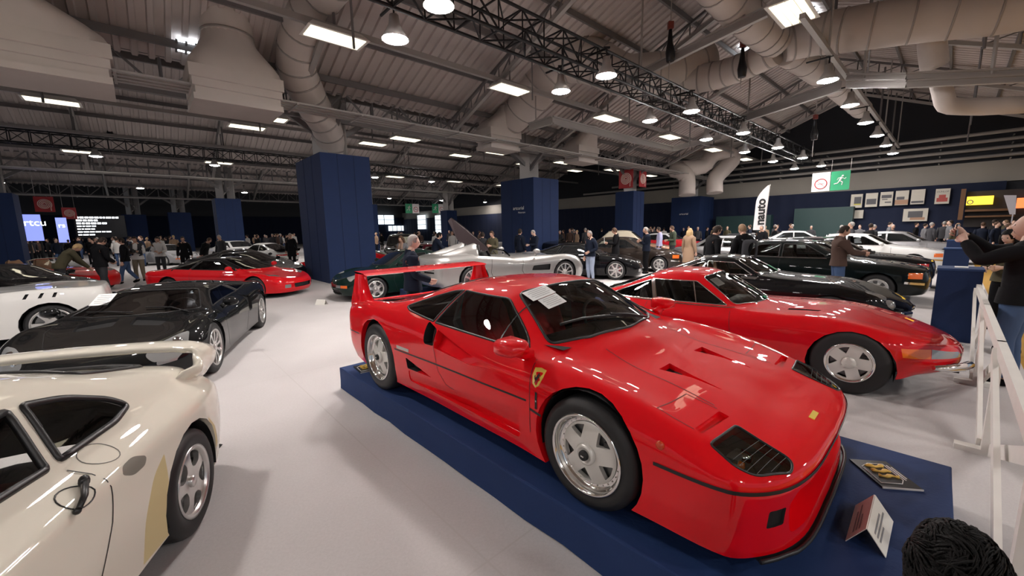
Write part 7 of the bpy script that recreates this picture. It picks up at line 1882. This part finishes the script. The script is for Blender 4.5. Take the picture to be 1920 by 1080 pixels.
# --- centre
m5, h5, _ = person('man in navy blazer and white shirt looking at his phone before the second column', spot(1002, 17.3), dirdeg(1002, LF + 35), 1.78, bow=20, L=(.32, .08, 1.12), Rr=(.33, -.06, 1.12), top='navy', legs='navy', hair='grey', style='crop', skin=SKIN2)
phone_thing(m5, (h5[0] + h5[1]) / 2 + Vector((.03, 0, .03)), 'phone in the hands of the man in navy blazer', -50)
person('dark-haired man in navy suit with white collar, his back turned, before the second column', spot(974, 17.6), dirdeg(974, -40), 1.82, top='navy', legs='navy', hair='dark')
person('man with glasses in olive coat and tie behind the silver roadster', spot(923, 15.8), dirdeg(923, LF + 60), 1.76, bow=10, L=(.28, .08, 1.18), Rr=(.26, -.08, 1.16), top='olive', legs='khaki', hair='brown')
person('dark-haired man in dark grey jacket left of the man in olive coat', spot(904, 16.4), dirdeg(904, -20), 1.72, top='darkgrey', legs='black', hair='dark')
person('man in navy jacket bending right over a car, left of the raised door', spot(812, 14.6), dirdeg(812, RT + 12), 1.78, lean=16, L=(.55, .16, 1.02), Rr=(.5, -.1, 1.0), top='navy', legs='navy', hair='black')
m6, h6, _ = person('bald man in dark suit behind the tall red wing', (-1.62, 6.5, 0), dirdeg(775, RT + 8), 1.75, bow=4, top='navy', legs='black', hair='grey', style='crop', skin=SKIN2, L=(.26, .14, 1.0), Rr=(.25, -.14, 1.02))
person('woman with long brown hair and brown scarf left of the bald man', spot(752, 13.9), dirdeg(752, 150), 1.66, bow=8, top='grey', legs='black', hair='brown', style='long', scarf='scarf', coat=.2)
# --- left
person('man in dark sweater walking right with bowed head beside the white car', (-12.6, 12.3, 0), dirdeg(190, RT + 35), 1.84, bow=35, lean=6, stride=.22, L=(.30, .10, 1.0), Rr=(.28, -.10, 1.0), top='black', legs='darkgrey', hair='dark')
m7, h7, _ = person('heavy man in white sweatshirt and dark vest holding a camera, left background', spot(250, 16.2), dirdeg(250, 165), 1.80, bow=4, L=(.26, .08, 1.18), Rr=(.26, -.08, 1.16), top='white', legs='khaki', hair='dark', vest='darkgrey', curl=1.0)
camera_thing(m7, (h7[0] + h7[1]) / 2 + Vector((.05, 0, 0)), 'camera held by the heavy man in white sweatshirt and dark vest', 1.2)
person('man in black jacket and jeans walking away left of the man in white sweatshirt', spot(226, 15.4), dirdeg(226, LF - 10), 1.76, stride=.2, top='black', legs='jeans', hair='dark')
person('man in pale grey shirt carrying a dark coat, right of the man with the vest', spot(293, 18.5), dirdeg(293, 170), 1.78, bow=10, top='white', legs='darkgrey', hair='dark', L=(.25, .1, 1.05), Rr=(.25, -.1, 1.1))
person('man in black coat with lanyard facing the camera, behind the red car with black roof', spot(340, 19), dirdeg(340, 175), 1.76, top='black', legs='black', hair='dark')
person('grey-haired man in dark coat before the lower grey-posted column', spot(410, 21.5), dirdeg(410, 140), 1.80, top='darkgrey', legs='black', hair='grey')
person('bearded man in black bending over behind the dark coupe roofs', spot(377, 19.6), dirdeg(377, -120), 1.75, lean=22, bow=20, top='black', legs='black', hair='brown')
person('man in black coat standing by the white car with tail wing', spot(543, 21.6), dirdeg(543, 160), 1.82, top='black', legs='black', hair='grey', coat=.3)
person('blond man in dark brown vest bending over the red open car at the left edge', spot(98, 12.1), dirdeg(98, RT + 15), 1.80, lean=38, bow=25, L=(.65, .2, .85), Rr=(.6, -.15, .82), top='olive', legs='darkgrey', hair='blond')
# --- the crowd far off: each a figure of its own, from a few kinds
kinds = []
random.seed(21)
for tp, lg, hr_, sk, nm in (('black', 'black', 'dark', 0, 'black coat'), ('navy', 'jeans', 'brown', 1, 'navy jacket'), ('darkgrey', 'black', 'grey', 0, 'dark grey jacket'), ('grey', 'navy', 'dark', 1, 'grey top'), ('brown', 'black', 'brown', 0, 'brown jacket'), ('camel', 'navy', 'blond', 1, 'tan coat'), ('white', 'jeans', 'dark', 0, 'white top'), ('olive', 'black', 'sandy', 1, 'olive coat')):
    mb = MB()
    for s in (-1, 1):
        mb.tube([(0, s * .09, .92), (.01, s * .10, .5), (0, s * .10, .06)], [.10, .075, .055], 7, 1); mb.tube([(-.05, s * .10, .05), (.14, s * .12, .04)], [.05, .04], 6, 4)
        mb.tube([(0, s * .19, 1.42), (-.03, s * .26, 1.15), (.06, s * .25, .88)], [.07, .06, .045], 7, 0); mb.sphere((.08, s * .25, .82), (.04, .03, .06), 7, 5, 2)
    rows = []
    for z, a, b in ((.82, .15, .20), (1.05, .13, .18), (1.28, .14, .20), (1.42, .12, .20), (1.49, .06, .08)): rows.append([(a * math.cos(2 * math.pi * j / 12), b * math.sin(2 * math.pi * j / 12), z) for j in range(12)])
    mb.grid(rows, 0, True, True); mb.tube([(0, 0, 1.46), (.01, 0, 1.56)], .055, 8, 2); mb.sphere((.02, 0, 1.64), (.095, .075, .118), 10, 8, 2); mb.sphere((.115, 0, 1.62), (.018, .014, .02), 6, 4, 2)
    mb.sphere((-.008, 0, 1.675), (.098, .083, .104), 10, 7, 3)
    o = mb.build('person', [CL[tp], CL[lg], (SKIN, SKIN2)[sk], HAIR[hr_], CL['black']]); kinds.append((o, nm)); o['used'] = 0
cnt = 0
CARS = [(o.location.copy(), o.rotation_euler[2]) for o in bpy.data.objects if o.get('category') == 'car']
TAKEN = [o.location.copy() for o in bpy.data.objects if o.get('category') == 'person']
def free(p):
    for c, r in CARS:
        d = Matrix.Rotation(-r, 3, 'Z') @ (p - c)
        if -4.4 < d.x < 1.4 and abs(d.y) < 1.3: return False
    if any((p - t).length < .55 for t in TAKEN): return False
    return all(abs((p - AX * a - BX * b).dot(AX)) > 2 or abs((p - AX * a - BX * b).dot(BX)) > 2 for a, b in ((16.5, 16.4), (27.2, 16.5), (5.2, 38), (38, 16.5), (16.2, 38), (25.5, 38), (39, 40.6), (-6.2, 39), (3.6, 60), (-.2, 62)))
def crowd(n, gen, where, group):
    global cnt
    for i in range(n):
        o, nm = kinds[random.choices(range(8), (6, 4, 5, 3, 3, 2, 2, 2))[0]]
        if o['used']: c = o.copy(); COL.objects.link(c)
        else: c = o; o['used'] = 1
        p = gen(i, n)
        for _ in range(200):
            if free(p): break
            p = gen(i, n)
        TAKEN.append(p.copy()); c.location = p; c.rotation_euler = (0, 0, random.uniform(0, 6.28)); s = random.uniform(.93, 1.05); c.scale = (s, s, s)
        tag(c, 'distant visitor in %s %s' % (nm, where), 'person', group + ' (' + nm + ')'); cnt += 1
def rnd(a, b): return random.uniform(a, b)
crowd(46, lambda i, n: spot(rnd(30, 330), rnd(24, 44)), 'standing in the left background crowd', 'left background crowd')
crowd(22, lambda i, n: spot(rnd(455, 553), rnd(34, 50)), 'in the far crowd between the two left navy columns', 'crowd between left columns')
crowd(24, lambda i, n: spot(rnd(702, 925), rnd(26, 48)), 'in the far crowd below the bright windows', 'crowd below the windows')
crowd(14, lambda i, n: spot(rnd(1030, 1265), rnd(27, 36)), 'behind the cars right of the second column', 'crowd right of the second column')
crowd(40, lambda i, n: H(rnd(29, 37), rnd(6, 22)), 'in the crowd along the dark end wall', 'end wall crowd')
crowd(34, lambda i, n: H(rnd(20, 37), rnd(-3.5, 4.5)), 'in the crowd below the posters', 'crowd below the posters')
for o, nm in kinds:
    if 'used' in o: del o['used']
for o in bpy.data.objects:
    if 'used' in o: del o['used']
